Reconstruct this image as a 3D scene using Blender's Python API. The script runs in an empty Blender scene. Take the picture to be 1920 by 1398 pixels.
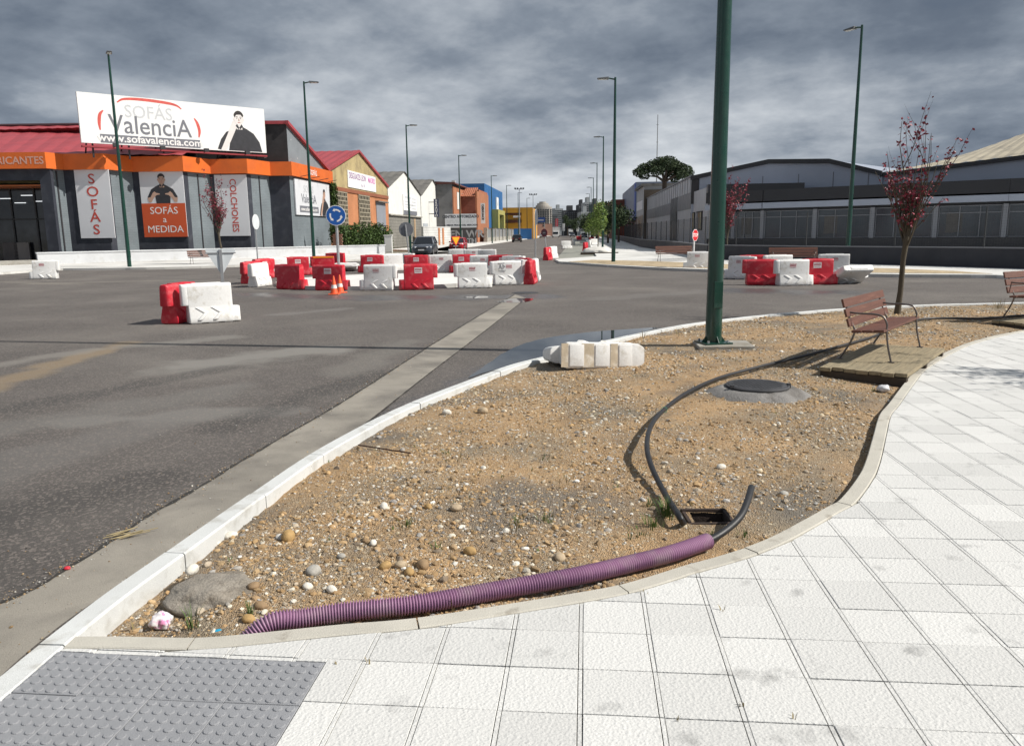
import bpy, bmesh, math, random
import numpy as np
from mathutils import Vector, Matrix, noise as mnoise
random.seed(7); rng = np.random.default_rng(11)
S = bpy.context.scene
COL = S.collection
R = math.radians

# ------------------------------------------------------------------ camera
F, PITCH, ROLL, CH = 1447.4, R(10.2935), R(-0.7369), 1.887     # focal length in photo pixels, eye height above the road
_f = np.array([0, math.cos(PITCH), -math.sin(PITCH)]); _u = np.array([0, math.sin(PITCH), math.cos(PITCH)]); _x = np.array([1., 0, 0])
CX = math.cos(ROLL)*_x + math.sin(ROLL)*_u; CU = -math.sin(ROLL)*_x + math.cos(ROLL)*_u
cam = bpy.data.objects.new('camera', bpy.data.cameras.new('camera')); COL.objects.link(cam)
cam.data.sensor_width = 36; cam.data.lens = 36*F/1920; cam.data.clip_start = .05; cam.data.clip_end = 6000
cam.matrix_world = Matrix(((CX[0], CU[0], -_f[0], 0), (CX[1], CU[1], -_f[1], 0), (CX[2], CU[2], -_f[2], CH), (0, 0, 0, 1)))
S.camera = cam
# ------------------------------------------------------------------ light
SUN_EL = R(43); to_sun = Vector((12.82*.998, -2.57, 0)).normalized()*math.cos(SUN_EL) + Vector((0, 0, math.sin(SUN_EL)))
sun = bpy.data.objects.new('sun', bpy.data.lights.new('sun', 'SUN')); COL.objects.link(sun)
sun.data.energy = 4.6; sun.data.angle = R(.53); sun.data.color = (1, .955, .88)
sun.rotation_euler = to_sun.to_track_quat('Z', 'Y').to_euler(); sun.location = (20, -5, 40)
W = bpy.data.worlds.new('World'); S.world = W; W.use_nodes = True
def world():
    nt = W.node_tree; nt.nodes.clear(); N = nt.nodes.new; L = nt.links.new
    out = N('ShaderNodeOutputWorld'); sky = N('ShaderNodeTexSky'); sky.sky_type = 'NISHITA'; sky.sun_disc = False
    sky.sun_elevation = SUN_EL; sky.sun_rotation = math.atan2(to_sun.x, to_sun.y)
    b1 = N('ShaderNodeBackground'); L(sky.outputs[0], b1.inputs[0]); b1.inputs[1].default_value = .06
    tc = N('ShaderNodeTexCoord'); sp = N('ShaderNodeSeparateXYZ'); L(tc.outputs['Generated'], sp.inputs[0])
    mx = N('ShaderNodeMath'); mx.operation = 'MAXIMUM'; L(sp.outputs[2], mx.inputs[0]); mx.inputs[1].default_value = 0
    ad = N('ShaderNodeMath'); ad.operation = 'ADD'; L(mx.outputs[0], ad.inputs[0]); ad.inputs[1].default_value = .27
    cb = N('ShaderNodeCombineXYZ')
    for i in (0, 1):
        dv = N('ShaderNodeMath'); dv.operation = 'DIVIDE'; L(sp.outputs[i], dv.inputs[0]); L(ad.outputs[0], dv.inputs[1]); L(dv.outputs[0], cb.inputs[i])
    def nz(scale, detail, rough, dist, off):
        mp = N('ShaderNodeMapping'); L(cb.outputs[0], mp.inputs[0]); mp.inputs['Location'].default_value = off; mp.inputs['Rotation'].default_value = (0, 0, .5)
        n = N('ShaderNodeTexNoise'); n.inputs['Scale'].default_value = scale; n.inputs['Detail'].default_value = detail
        n.inputs['Roughness'].default_value = rough; n.inputs['Distortion'].default_value = dist; L(mp.outputs[0], n.inputs[0]); return n.outputs['Fac']
    def math_(op, a, b):
        m = N('ShaderNodeMath'); m.operation = op
        for i, q in enumerate((a, b)):
            if isinstance(q, (int, float)): m.inputs[i].default_value = q
            else: L(q, m.inputs[i])
        return m.outputs[0]
    big = nz(.75, 4, .5, .1, (3.1, 1.4, 0)); mid = nz(2.5, 10, .57, .05, (7.7, 2.2, 0)); fine = nz(8, 6, .6, .1, (1.2, 5.5, 0))
    v = math_('ADD', math_('ADD', math_('MULTIPLY', big, .52), math_('MULTIPLY', mid, .46)), math_('MULTIPLY', fine, .06))
    hz = N('ShaderNodeMapRange'); L(mx.outputs[0], hz.inputs[0]); hz.inputs[1].default_value = .0; hz.inputs[2].default_value = .20; hz.inputs[3].default_value = .085; hz.inputs[4].default_value = 0
    v = math_('ADD', v, hz.outputs[0])
    rp = N('ShaderNodeValToRGB'); L(v, rp.inputs[0]); e = rp.color_ramp.elements
    e[0].position = .375; e[0].color = (.092, .118, .162, 1); e[1].position = .70; e[1].color = (.60, .63, .66, 1)
    for p, c in ((.445, (.130, .160, .206, 1)), (.515, (.205, .240, .290, 1)), (.595, (.36, .395, .44, 1))):
        q = e.new(p); q.color = c
    b2 = N('ShaderNodeBackground'); L(rp.outputs[0], b2.inputs[0]); b2.inputs[1].default_value = 1
    cov = N('ShaderNodeMapRange'); L(v, cov.inputs[0]); cov.inputs[1].default_value = .36; cov.inputs[2].default_value = .42; cov.inputs[3].default_value = .9; cov.inputs[4].default_value = 1
    ms = N('ShaderNodeMixShader'); L(cov.outputs[0], ms.inputs[0]); L(b1.outputs[0], ms.inputs[1]); L(b2.outputs[0], ms.inputs[2]); L(ms.outputs[0], out.inputs[0])
world()
S.view_settings.view_transform = 'Standard'; S.view_settings.look = 'None'; S.view_settings.exposure = .24; S.view_settings.gamma = 1; S.view_settings.use_curve_mapping = False

# ------------------------------------------------------------------ surveying: photo pixel -> point on the ground / on a vertical wall
def ray(px, py): return _f + CX*(px-960)/F - CU*(py-699)/F
def G(px, py, z=0.):
    d = ray(px, py); t = (z-CH)/d[2]; return Vector((d[0]*t, d[1]*t, z))
def A(px, py, Y):
    d = ray(px, py)*Y; d = d/ray(px, py)[1]; return Vector((d[0], d[1], d[2]+CH))
def proj(w):
    d = np.array(w) - np.array([0, 0, CH]); z = d@_f; return 960+F*(d@CX)/z, 699-F*(d@CU)/z
_vp = ray(1088, 434.5); SD = Vector((_vp[0], _vp[1])).normalized(); SN = Vector((SD.y, -SD.x))   # the street runs along SD, SN points to its right
def ST(u, v, z=0.): return Vector((SN.x*u+SD.x*v, SN.y*u+SD.y*v, z))
class Wall:
    """vertical wall from plan point a to b; s along, d outward (to the right of a->b is -d), z up"""
    def __init__(w, a, b):
        w.a = Vector((a[0], a[1])); w.b = Vector((b[0], b[1])); w.t = (w.b-w.a); w.len = w.t.length; w.t = w.t/w.len; w.n = Vector((w.t.y, -w.t.x))
    def P(w, s, d, z): q = w.a + w.t*s + w.n*d; return Vector((q.x, q.y, z))
    def px(w, px, py, d=0.):
        r = ray(px, py); dx, dy = r[0], r[1]; ax, ay = w.a + w.n*d
        den = dx*w.t.y - dy*w.t.x; k = (ax*w.t.y - ay*w.t.x)/den
        s = (dx*k-ax)*w.t.x + (dy*k-ay)*w.t.y; return s, CH + r[2]*k
# ------------------------------------------------------------------ materials
MATS = {}
def M(name, col, rough=.8, var=.12, scale=3., bump=0., bscale=40., metal=0., fine=0., fscale=120., spec=.5, col2=None, c2scale=1., c2lo=.5, c2hi=.65, coat=0., stretch=None, attr=None):
    if name in MATS: return MATS[name]
    m = bpy.data.materials.new(name); m.use_nodes = True; nt = m.node_tree; N = nt.nodes.new; L = nt.links.new
    b = nt.nodes['Principled BSDF']; b.inputs['Roughness'].default_value = rough; b.inputs['Metallic'].default_value = metal
    b.inputs['Specular IOR Level'].default_value = spec; b.inputs['Coat Weight'].default_value = coat
    tc = N('ShaderNodeTexCoord'); vec = tc.outputs['Object']
    if stretch:
        mp = N('ShaderNodeMapping'); mp.inputs['Scale'].default_value = stretch; L(vec, mp.inputs[0]); vec = mp.outputs[0]
    def noise(s, d=5, ro=.55, dist=0):
        n = N('ShaderNodeTexNoise'); n.inputs['Scale'].default_value = s; n.inputs['Detail'].default_value = d; n.inputs['Roughness'].default_value = ro; n.inputs['Distortion'].default_value = dist
        L(vec, n.inputs[0]); return n.outputs['Fac']
    def mr(src, a0, a1, b0, b1):
        r = N('ShaderNodeMapRange'); L(src, r.inputs[0])
        for i, q in enumerate((a0, a1, b0, b1)): r.inputs[i+1].default_value = q
        return r.outputs[0]
    if attr:
        at = N('ShaderNodeAttribute'); at.attribute_name = attr; c = at.outputs['Color']
    else:
        rgb = N('ShaderNodeRGB'); rgb.outputs[0].default_value = (*col, 1); c = rgb.outputs[0]
    def mix(fac, c1, c2v, bt='MIX'):
        x = N('ShaderNodeMix'); x.data_type = 'RGBA'; x.blend_type = bt
        if isinstance(fac, (int, float)): x.inputs[0].default_value = fac
        else: L(fac, x.inputs[0])
        L(c1, x.inputs[6])
        if isinstance(c2v, tuple): x.inputs[7].default_value = (*c2v, 1)
        else: L(c2v, x.inputs[7])
        return x.outputs[2]
    if col2: c = mix(mr(noise(c2scale, 7, .6, .3), c2lo, c2hi, 0, 1), c, col2)
    if var:
        g = N('ShaderNodeCombineColor'); q = mr(noise(scale), .3, .7, 1-var, 1+var)
        for i in range(3): L(q, g.inputs[i])
        c = mix(1., c, g.outputs[0], 'MULTIPLY')
    if fine:
        g = N('ShaderNodeCombineColor'); q = mr(noise(fscale, 3, .7), .3, .7, 1-fine, 1+fine)
        for i in range(3): L(q, g.inputs[i])
        c = mix(1., c, g.outputs[0], 'MULTIPLY')
    L(c, b.inputs['Base Color'])
    if bump:
        bp = N('ShaderNodeBump'); bp.inputs['Strength'].default_value = min(1, bump); bp.inputs['Distance'].default_value = .01*max(1, bump); L(noise(bscale, 4, .65), bp.inputs['Height']); L(bp.outputs[0], b.inputs['Normal'])
    L(mr(noise(scale*2.3), .3, .7, max(.03, rough-.08), min(1, rough+.08)), b.inputs['Roughness'])
    m['ext'] = 1; MATS[name] = m; return m
def nodes_of(m): return m.node_tree.nodes, m.node_tree.links.new, m.node_tree.nodes['Principled BSDF']
# ------------------------------------------------------------------ mesh collector
class MB:
    def __init__(s): s.v = []; s.f = []
    def add(s, vs, fs):
        o = len(s.v); s.v += [tuple(p) for p in vs]; s.f += [tuple(i+o for i in q) for q in fs]; return s
    def hexa(s, p):   # 8 points: bottom 4 ccw, top 4 ccw
        return s.add(p, [(3, 2, 1, 0), (4, 5, 6, 7), (0, 1, 5, 4), (1, 2, 6, 5), (2, 3, 7, 6), (3, 0, 4, 7)])
    def box(s, x0, x1, y0, y1, z0, z1):
        return s.hexa([(x0, y0, z0), (x1, y0, z0), (x1, y1, z0), (x0, y1, z0), (x0, y0, z1), (x1, y0, z1), (x1, y1, z1), (x0, y1, z1)])
    def wbox(s, w, s0, s1, d0, d1, z0, z1):
        return s.hexa([w.P(s0, d1, z0), w.P(s1, d1, z0), w.P(s1, d0, z0), w.P(s0, d0, z0), w.P(s0, d1, z1), w.P(s1, d1, z1), w.P(s1, d0, z1), w.P(s0, d0, z1)])
    def wpoly(s, w, pts, d0, d1):  # polygon (s,z) ccw seen from outside, extruded d0..d1
        n = len(pts); vs = [w.P(a, d1, z) for a, z in pts] + [w.P(a, d0, z) for a, z in pts]
        return s.add(vs, [tuple(range(n)), tuple(range(2*n-1, n-1, -1))] + [(i, i+n, (i+1) % n+n, (i+1) % n) for i in range(n)])
    def prism(s, pts, z0, z1):
        n = len(pts); vs = [(p[0], p[1], z0) for p in pts] + [(p[0], p[1], z1) for p in pts]
        return s.add(vs, [tuple(range(n-1, -1, -1)), tuple(range(n, 2*n))] + [(i, (i+1) % n, (i+1) % n+n, i+n) for i in range(n)])
    def loft(s, rings, cap=True, close=True):
        n = len(rings[0]); o = len(s.v)
        for r in rings: s.v += [tuple(p) for p in r]
        for k in range(len(rings)-1):
            for i in range(n if close else n-1):
                j = (i+1) % n; s.f.append((o+k*n+i, o+k*n+j, o+(k+1)*n+j, o+(k+1)*n+i))
        if cap: s.f.append(tuple(o+i for i in range(n-1, -1, -1))); s.f.append(tuple(o+(len(rings)-1)*n+i for i in range(n)))
        return s
    def tube(s, pts, rad, n=8, cap=True):
        pts = [Vector(p) for p in pts]; rings = []; up = Vector((0, 0, 1)); prev = None
        for i, p in enumerate(pts):
            t = (pts[min(i+1, len(pts)-1)] - pts[max(i-1, 0)]).normalized()
            if prev is None: a = t.cross(up) if abs(t.z) < .95 else t.cross(Vector((1, 0, 0)))
            else: a = prev - t*prev.dot(t)
            a.normalize(); prev = a; b = t.cross(a); r = rad[i] if hasattr(rad, '__len__') else rad
            rings.append([p + (a*math.cos(2*math.pi*k/n) + b*math.sin(2*math.pi*k/n))*r for k in range(n)])
        return s.loft(rings, cap)
    def lathe(s, prof, n=20, c=(0, 0, 0)):   # prof: (r,z) bottom to top
        return s.loft([[(c[0]+r*math.cos(2*math.pi*k/n), c[1]+r*math.sin(2*math.pi*k/n), c[2]+z) for k in range(n)] for r, z in prof], True)
    def build(s, name, mat, parent=None, smooth=False, bevel=0., org=None, ang=35):
        me = bpy.data.meshes.new(name); vs = s.v
        root = parent
        while root is not None and root.parent is not None: root = root.parent
        if org is None and root is not None and root.get('_w'): org = root.location
        if org is not None: vs = [(p[0]-org[0], p[1]-org[1], p[2]-org[2]) for p in vs]
        me.from_pydata(vs, [], s.f); me.update()
        if bevel or smooth or True:
            bm = bmesh.new(); bm.from_mesh(me)
            bmesh.ops.recalc_face_normals(bm, faces=bm.faces)
            if bevel:
                es = [e for e in bm.edges if len(e.link_faces) == 2 and e.calc_face_angle(0) > R(25)]
                bmesh.ops.bevel(bm, geom=es, offset=bevel, segments=2, profile=.6, affect='EDGES', clamp_overlap=True)
            bm.to_mesh(me); bm.free()
        if smooth:
            me.polygons.foreach_set('use_smooth', [True]*len(me.polygons))
            me.set_sharp_from_angle(angle=R(ang))
        me.materials.append(mat); o = bpy.data.objects.new(name, me); COL.objects.link(o)
        if parent is not None: o.parent = parent
        return o
def tag(o, label, cat, group=None, kind=None):
    if label: o['label'] = label
    if cat: o['category'] = cat
    if group: o['group'] = group
    if kind: o['kind'] = kind
    return o
def struct(o, label=None): o['kind'] = 'structure'; return o
def thing(name, label, cat, loc=(0, 0, 0), rz=0., group=None, world_parts=False):
    o = bpy.data.objects.new(name, None); COL.objects.link(o); o.location = loc; o.rotation_euler = (0, 0, rz); o.empty_display_size = .2
    if world_parts: o['_w'] = 1
    return tag(o, label, cat, group)
def copy_tree(o, parent=None):
    c = o.copy(); COL.objects.link(c)
    if parent: c.parent = parent
    for ch in o.children: copy_tree(ch, c)
    return c
_tmp = []
def text(body, size, mat, parent, T, name='lettering', align='CENTER', bold=0., ext=.004, sx=1.):
    """flat lettering; T maps (x right, y up, z out) to world"""
    cu = bpy.data.curves.new('t', 'FONT'); cu.body = body; cu.size = size; cu.align_x = align; cu.align_y = 'CENTER'; cu.offset = bold; cu.extrude = ext; cu.resolution_u = 3
    o = bpy.data.objects.new('t', cu); COL.objects.link(o); dg = bpy.context.evaluated_depsgraph_get(); dg.update()
    me = bpy.data.meshes.new_from_object(o.evaluated_get(dg)); bpy.data.objects.remove(o); bpy.data.curves.remove(cu)
    org = parent.location if parent.get('_w') else Vector((0, 0, 0))
    for v in me.vertices: v.co = Vector(T(v.co.x*sx, v.co.y, v.co.z)) - org
    me.materials.clear(); me.materials.append(mat); me.name = name
    r = bpy.data.objects.new(name, me); COL.objects.link(r); r.parent = parent; return r
def flat(parent, w, pts, d, mat, name, th=.004): return MB().wpoly(w, pts, d, d+th).build(name, mat, parent)
def catmull(pts, k=8):
    pts = [Vector(p) for p in pts]; P = [pts[0]*2-pts[1]] + pts + [pts[-1]*2-pts[-2]]; out = []
    for i in range(1, len(P)-2):
        a, b, c, d = P[i-1:i+3]
        for j in range(k):
            t = j/k; out.append(.5*((2*b) + (c-a)*t + (2*a-5*b+4*c-d)*t*t + (3*b-a-3*c+d)*t**3))
    return out + [pts[-1]]
def resample(pts, step):
    out = [pts[0]]; acc = 0
    for a, b in zip(pts, pts[1:]):
        l = (b-a).length; p = 0
        while acc + (l-p) >= step: p += step-acc; out.append(a+(b-a)*(p/l)); acc = 0
        acc += l-p
    return out
def fbm(x, y, s, o=3, z=0.):
    a = 0; k = 1; t = 0
    for i in range(o): a += k*mnoise.noise((x*s, y*s, z+i*7.3)); t += k; k *= .5; s *= 2.1
    return a/t
# ================================================================== THE GROUND
PZ = .13      # top of the near pavement
def asphalt():
    m = M('asphalt', (.106, .095, .087), .86, .22, .35, 1.0, 150, fine=.45, fscale=80, col2=(.175, .160, .142), c2scale=.22, c2lo=.50, c2hi=.74)
    nd, L, b = nodes_of(m); N = nd.new
    tc = N('ShaderNodeTexCoord')
    # dusty tyre tracks and sandy trail left by site traffic, wet ground in front of the barriers
    NZ = N('ShaderNodeTexNoise'); NZ.inputs['Scale'].default_value = 1.3; NZ.inputs['Detail'].default_value = 6; L(tc.outputs['Object'], NZ.inputs[0])
    def seg_mask(p, q, w, nscale=1.3, amp=.6):
        p = Vector((p.x, p.y, 0)); q = Vector((q.x, q.y, 0)); t = (q-p); l = t.length; t /= l
        sb = N('ShaderNodeVectorMath'); sb.operation = 'SUBTRACT'; L(tc.outputs['Object'], sb.inputs[0]); sb.inputs[1].default_value = p
        nz = NZ
        def dot(v):
            d = N('ShaderNodeVectorMath'); d.operation = 'DOT_PRODUCT'; L(sb.outputs[0], d.inputs[0]); d.inputs[1].default_value = v; return d.outputs['Value']
        def mth(op, a, b_=0.):
            x = N('ShaderNodeMath'); x.operation = op
            for i, c in enumerate((a, b_)):
                if isinstance(c, (int, float)): x.inputs[i].default_value = c
                else: L(c, x.inputs[i])
            return x.outputs[0]
        al = dot(t); ac = dot(Vector((-t.y, t.x, 0)))
        e = mth('MAXIMUM', mth('ABSOLUTE', mth('SUBTRACT', al, l/2)), l/2); e = mth('SUBTRACT', e, l/2)
        d = mth('SQRT', mth('ADD', mth('MULTIPLY', e, e), mth('MULTIPLY', ac, ac)))
        d = mth('DIVIDE', d, w); d = mth('ADD', d, mth('MULTIPLY', mth('SUBTRACT', nz.outputs['Fac'], .5), amp*4))
        r = N('ShaderNodeMapRange'); L(d, r.inputs[0]); r.inputs[1].default_value = .45; r.inputs[2].default_value = 1.1; r.inputs[3].default_value = 1; r.inputs[4].default_value = 0
        return r.outputs[0]
    src = b.inputs['Base Color'].links[0].from_socket
    def over(mask, col, k):
        global_ = N('ShaderNodeMath'); global_.operation = 'MULTIPLY'; L(mask, global_.inputs[0]); global_.inputs[1].default_value = k
        x = N('ShaderNodeMix'); x.data_type = 'RGBA'; L(global_.outputs[0], x.inputs[0]); L(over.c, x.inputs[6]); x.inputs[7].default_value = (*col, 1); over.c = x.outputs[2]
    over.c = src
    for p, q, w, col, k in ((G(-60, 735), G(235, 645), .34, (.27, .20, .12), .75), (G(-40, 690), G(170, 655), .28, (.25, .235, .21), .6),
                            (G(235, 650), G(420, 632), .4, (.22, .21, .19), .65), (G(330, 690), G(600, 655), .6, (.24, .23, .21), .85), (G(150, 790), G(520, 770), .35, (.21, .20, .185), .75), (G(420, 800), G(700, 700), .3, (.052, .049, .047), .6), (G(60, 760), G(420, 690), .35, (.05, .048, .046), .55), (G(-100, 1000), G(260, 905), .45, (.052, .048, .045), .6), (G(-60, 900), G(250, 800), .5, (.17, .16, .15), .55), (G(640, 700), G(760, 640), .4, (.19, .18, .16), .55), (G(1130, 560), G(1330, 545), .7, (.17, .16, .15), .5),
                            (G(-60, 815), G(420, 735), .55, (.17, .162, .15), .6), (G(520, 590), G(650, 578), .3, (.2, .19, .18), .5),
                            (G(60, 532), G(330, 525), .5, (.22, .2, .17), .6), (G(0, 528), G(140, 533), .5, (.22, .2, .17), .5)):
        over(seg_mask(p, q, w), col, k)
    wet = None
    for p, q, w, k in ((G(470, 552), G(700, 560), .9, .8), (G(700, 558), G(1000, 556), 1.1, .75), (G(1385, 545), G(1580, 548), 1.2, .8), (G(900, 700), G(1250, 618), .40, .5), (G(700, 790), G(1000, 668), .35, .6)):
        mk = seg_mask(p, q, w, .9, .5); over(mk, (.048, .046, .046), k*.75); 
        wet = mk if wet is None else (lambda a, c: (lambda x: (L(a, x.inputs[0]), L(c, x.inputs[1]), setattr(x, 'operation', 'MAXIMUM'), x.outputs[0])[-1])(N('ShaderNodeMath')))(wet, mk)
    L(over.c, b.inputs['Base Color'])
    rs = b.inputs['Roughness'].links[0].from_socket
    x = N('ShaderNodeMix'); x.data_type = 'FLOAT'; L(wet, x.inputs[0]); L(rs, x.inputs[2]); x.inputs[3].default_value = .30; L(x.outputs[0], b.inputs['Roughness'])
    # chippings
    vo = N('ShaderNodeTexVoronoi'); vo.inputs['Scale'].default_value = 60; L(tc.outputs['Object'], vo.inputs[0])
    r = N('ShaderNodeMapRange'); L(vo.outputs['Color'], r.inputs[0]); r.inputs[1].default_value = .62; r.inputs[2].default_value = .84; r.inputs[3].default_value = 0; r.inputs[4].default_value = .75
    x = N('ShaderNodeMix'); x.data_type = 'RGBA'; L(r.outputs[0], x.inputs[0]); L(over.c, x.inputs[6]); x.inputs[7].default_value = (.25, .215, .19, 1); L(x.outputs[2], b.inputs['Base Color'])
    return m
mAsph = asphalt()
mGround = M('waste_ground', (.19, .165, .12), .95, .2, .3, .6, 20, col2=(.10, .11, .06), c2scale=.2)
mConc = M('concrete', (.34, .325, .29), .85, .14, 1.1, .5, 90, fine=.12, fscale=160, col2=(.25, .225, .185), c2scale=1.6)
mGutter = M('gutter_concrete', (.29, .265, .225), .8, .16, .9, .5, 120, fine=.14, fscale=190, col2=(.165, .15, .13), c2scale=1.1, c2lo=.46, c2hi=.68)
mPaveFar = M('pale_paving', (.66, .65, .62), .8, .08, .4, 0, fine=.06, fscale=6, col2=(.5, .49, .46), c2scale=.25)
mParking = M('parking_concrete', (.27, .27, .235), .85, .12, .4, 0, col2=(.2, .2, .17), c2scale=.3)
mWater = M('puddle_water', (.030, .032, .034), .03, 0, 1, spec=.6)
nd, L, b = nodes_of(mWater); b.inputs['Roughness'].default_value = .02
for l in list(b.inputs['Roughness'].links): mWater.node_tree.links.remove(l)

struct(MB().add([(-3000, -800, -.06), (3000, -800, -.06), (3000, 4500, -.06), (-3000, 4500, -.06)], [(0, 1, 2, 3)]).build('ground', mGround))
road_pts = [(-70, -12), (45, -12), (45, 52)] + [tuple(ST(3, v).xy) for v in (60, 900)] + [tuple(ST(-15.4, v).xy) for v in (900, 62)] + [(-30, 62), (-70, 48)]
struct(MB().add([(*p, 0) for p in road_pts], [tuple(range(len(road_pts)))]).build('road', mAsph))
# concrete drainage channel
cl = [(-90, 1165), (0, 1131), (94, 1087), (208, 1015), (283, 965), (378, 911), (480, 848), (624, 765), (734, 695), (846, 624), (965, 552)]
cr = [(-60, 1330), (30, 1240), (150, 1145), (300, 1050), (400, 985), (480, 935), (590, 862), (684, 795), (802, 702), (912, 618), (987, 559)]
ch = MB(); n = len(cl)
Lp = catmull([G(*p, .004) for p in cl], 6); Rp = catmull([G(*p, .004) for p in cr], 6)
for i, p in enumerate(Lp):   # ragged joint with the asphalt
    j = .025*fbm(p.x*3, p.y*3, 1.4, 3); Lp[i] = p + Vector((j, -j, 0))
ch.loft([[a, b_] for a, b_ in zip(Lp, Rp)], cap=False, close=False)
struct(ch.build('drainage_channel', mGutter))
# dark crumbling joint along the channel
jm = MB(); mTar = M('joint_dirt', (.035, .032, .028), .9, .3, 6, .8, 60)
for e, side in ((Lp, -1), (Rp[34:], 1)):
    pp = resample(e, .05); ra, rb = [], []
    for i, p in enumerate(pp):
        t = (pp[min(i+1, len(pp)-1)]-pp[max(i-1, 0)]).normalized(); nn = Vector((-t.y, t.x, 0))*(-side)
        w = max(.003, .020+.040*fbm(p.x*4, p.y*4, 2, 4)) * (1 if side < 0 else .6)
        ra.append(p-nn*w*.5+Vector((0, 0, .003))); rb.append(p+nn*w+Vector((0, 0, .003)))
    jm.loft([[a, b_] for a, b_ in zip(ra, rb)], False, False)
struct(jm.build('channel_joint', mTar))
# puddles
def puddle(px, z, label):
    pts = catmull([G(*p, z) for p in px] + [G(*px[0], z)], 6)[:-1]
    pts = [p + Vector((.05*fbm(p.x*2, p.y*2, 1, 3), .05*fbm(p.y*2, p.x*2, 1, 3), 0)) for p in pts]
    o = MB().add(pts, [tuple(range(len(pts)))]).build('puddle', mWater); return tag(o, label, 'puddle', kind='structure')
puddle([(905, 688), (940, 664), (985, 643), (1050, 629), (1120, 621), (1190, 616), (1232, 614), (1190, 626), (1150, 636), (1110, 646), (1029, 667), (980, 679), (940, 690), (905, 700), (880, 707)], .006, 'long still puddle lying against the pale kerb')
puddle([(925, 566), (958, 560), (990, 559), (1000, 561), (984, 566), (950, 567)], .0085, 'small puddle at the end of the concrete channel')
puddle([(868, 557), (905, 555), (915, 558), (890, 559)], .006, 'thin puddle sliver in front of the ring of barriers')

# ------------------------------------------------------------------ kerb along the near bed (granite stones)
mGran = M('granite_kerb', (.62, .63, .62), .75, .06, 2, .35, 220, fine=.16, fscale=260, col2=(.42, .41, .375), c2scale=4.5, c2lo=.54, c2hi=.74)
kp = [(-330, 1520), (-140, 1372), (0, 1262), (63, 1211), (189, 1115), (302, 1037), (466, 924), (600, 837), (752, 760), (900, 703), (960, 682), (1029, 665), (1151, 634), (1250, 613), (1322, 602), (1460, 587), (1595, 577), (1727, 571), (1920, 566), (2200, 560), (2500, 557)]
KERB = catmull([G(*p, PZ) for p in kp], 10)
KW = .135
def offset(pl, d, z=None):
    out = []
    for i, p in enumerate(pl):
        t = (pl[min(i+1, len(pl)-1)]-pl[max(i-1, 0)]); t.z = 0; t.normalize(); q = p + Vector((t.y, -t.x, 0))*d
        if z is not None: q.z = z
        out.append(q)
    return out
KIN = offset(KERB, KW)
kerb = struct(thing('kerb', None, None, world_parts=True)); del_cat = kerb.pop('category', None)
i0 = 0; seg = []; acc = 0
def kerb_piece(a, b_, parent, name='kerb_stone', z0=-.12):
    rings = []
    for p, q in zip(a, b_):
        lo = Vector((p.x, p.y, z0)); li = Vector((q.x, q.y, z0)); c = (q-p)*.13
        rings.append([lo, Vector((p.x, p.y, p.z-.018)), p+c, q-c*.6, Vector((q.x, q.y, q.z-.010)), li])
    o = MB().loft(rings).build(name, mGran, parent, smooth=True, ang=20); return o
st = [0]
for i in range(1, len(KERB)):
    acc += (KERB[i]-KERB[i-1]).length
    if acc >= .98 or i == len(KERB)-1: st.append(i); acc = 0
def densify(pl): return pl
KERB2 = resample(KERB, .1); KIN2 = offset(KERB2, KW)
n0 = next(i for i, p in enumerate(KERB2) if proj(p)[0] > 63)
cuts = list(range(n0 % 10, len(KERB2), 10)); cuts = ([0] if cuts[0] > 1 else []) + cuts
for a, b_ in zip(cuts, cuts[1:]):
    gap = .0035; pa = [p.copy() for p in KERB2[a:b_+1]]; pb = [p.copy() for p in KIN2[a:b_+1]]
    dz = random.uniform(-.004, .004); lat = random.uniform(-.004, .004)
    for pp in (pa, pb):
        t = (pp[1]-pp[0]).normalized(); pp[0] += t*gap; t = (pp[-1]-pp[-2]).normalized(); pp[-1] -= t*gap
        for q in pp: q.z += dz; q.x += lat
    kerb_piece(pa, pb, kerb)
# ------------------------------------------------------------------ edging between bed and pavement
mEdge = M('edging_concrete', (.50, .475, .415), .85, .10, 3, .4, 150, fine=.10, fscale=180, col2=(.34, .31, .26), c2scale=3.5, c2lo=.60, c2hi=.68)
ep = [(118, 1215), (200, 1214.5), (342, 1217), (436, 1211), (507, 1204), (640, 1190), (718, 1184), (782, 1177.5), (848, 1168), (972, 1148), (1092, 1128), (1172, 1113), (1240, 1094), (1311, 1071), (1362, 1057), (1432, 1034), (1492, 1007), (1576, 959), (1605, 941), (1637, 897), (1650, 865), (1660, 822), (1670, 780), (1687, 757), (1716, 716), (1737, 692), (1782, 664), (1837, 641), (1920, 622), (2050, 603), (2250, 590)]
EDGE = [G(*p, PZ) for p in ep]
ED = resample(catmull(EDGE, 8), .05)
EOUT = offset(ED, -.098)     # soil side
edging = struct(thing('pavement_edging', None, None, world_parts=True))
jpx = [118, 352, 782, 1172, 1425, 1598, 1660.5, 1693, 1724, 1760, 1800, 1850, 1905, 1960, 2030, 2110, 2190]
jp = [min(range(len(ED)), key=lambda i: abs(proj(ED[i])[0]-x)) for x in jpx] + [len(ED)-1]
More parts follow.
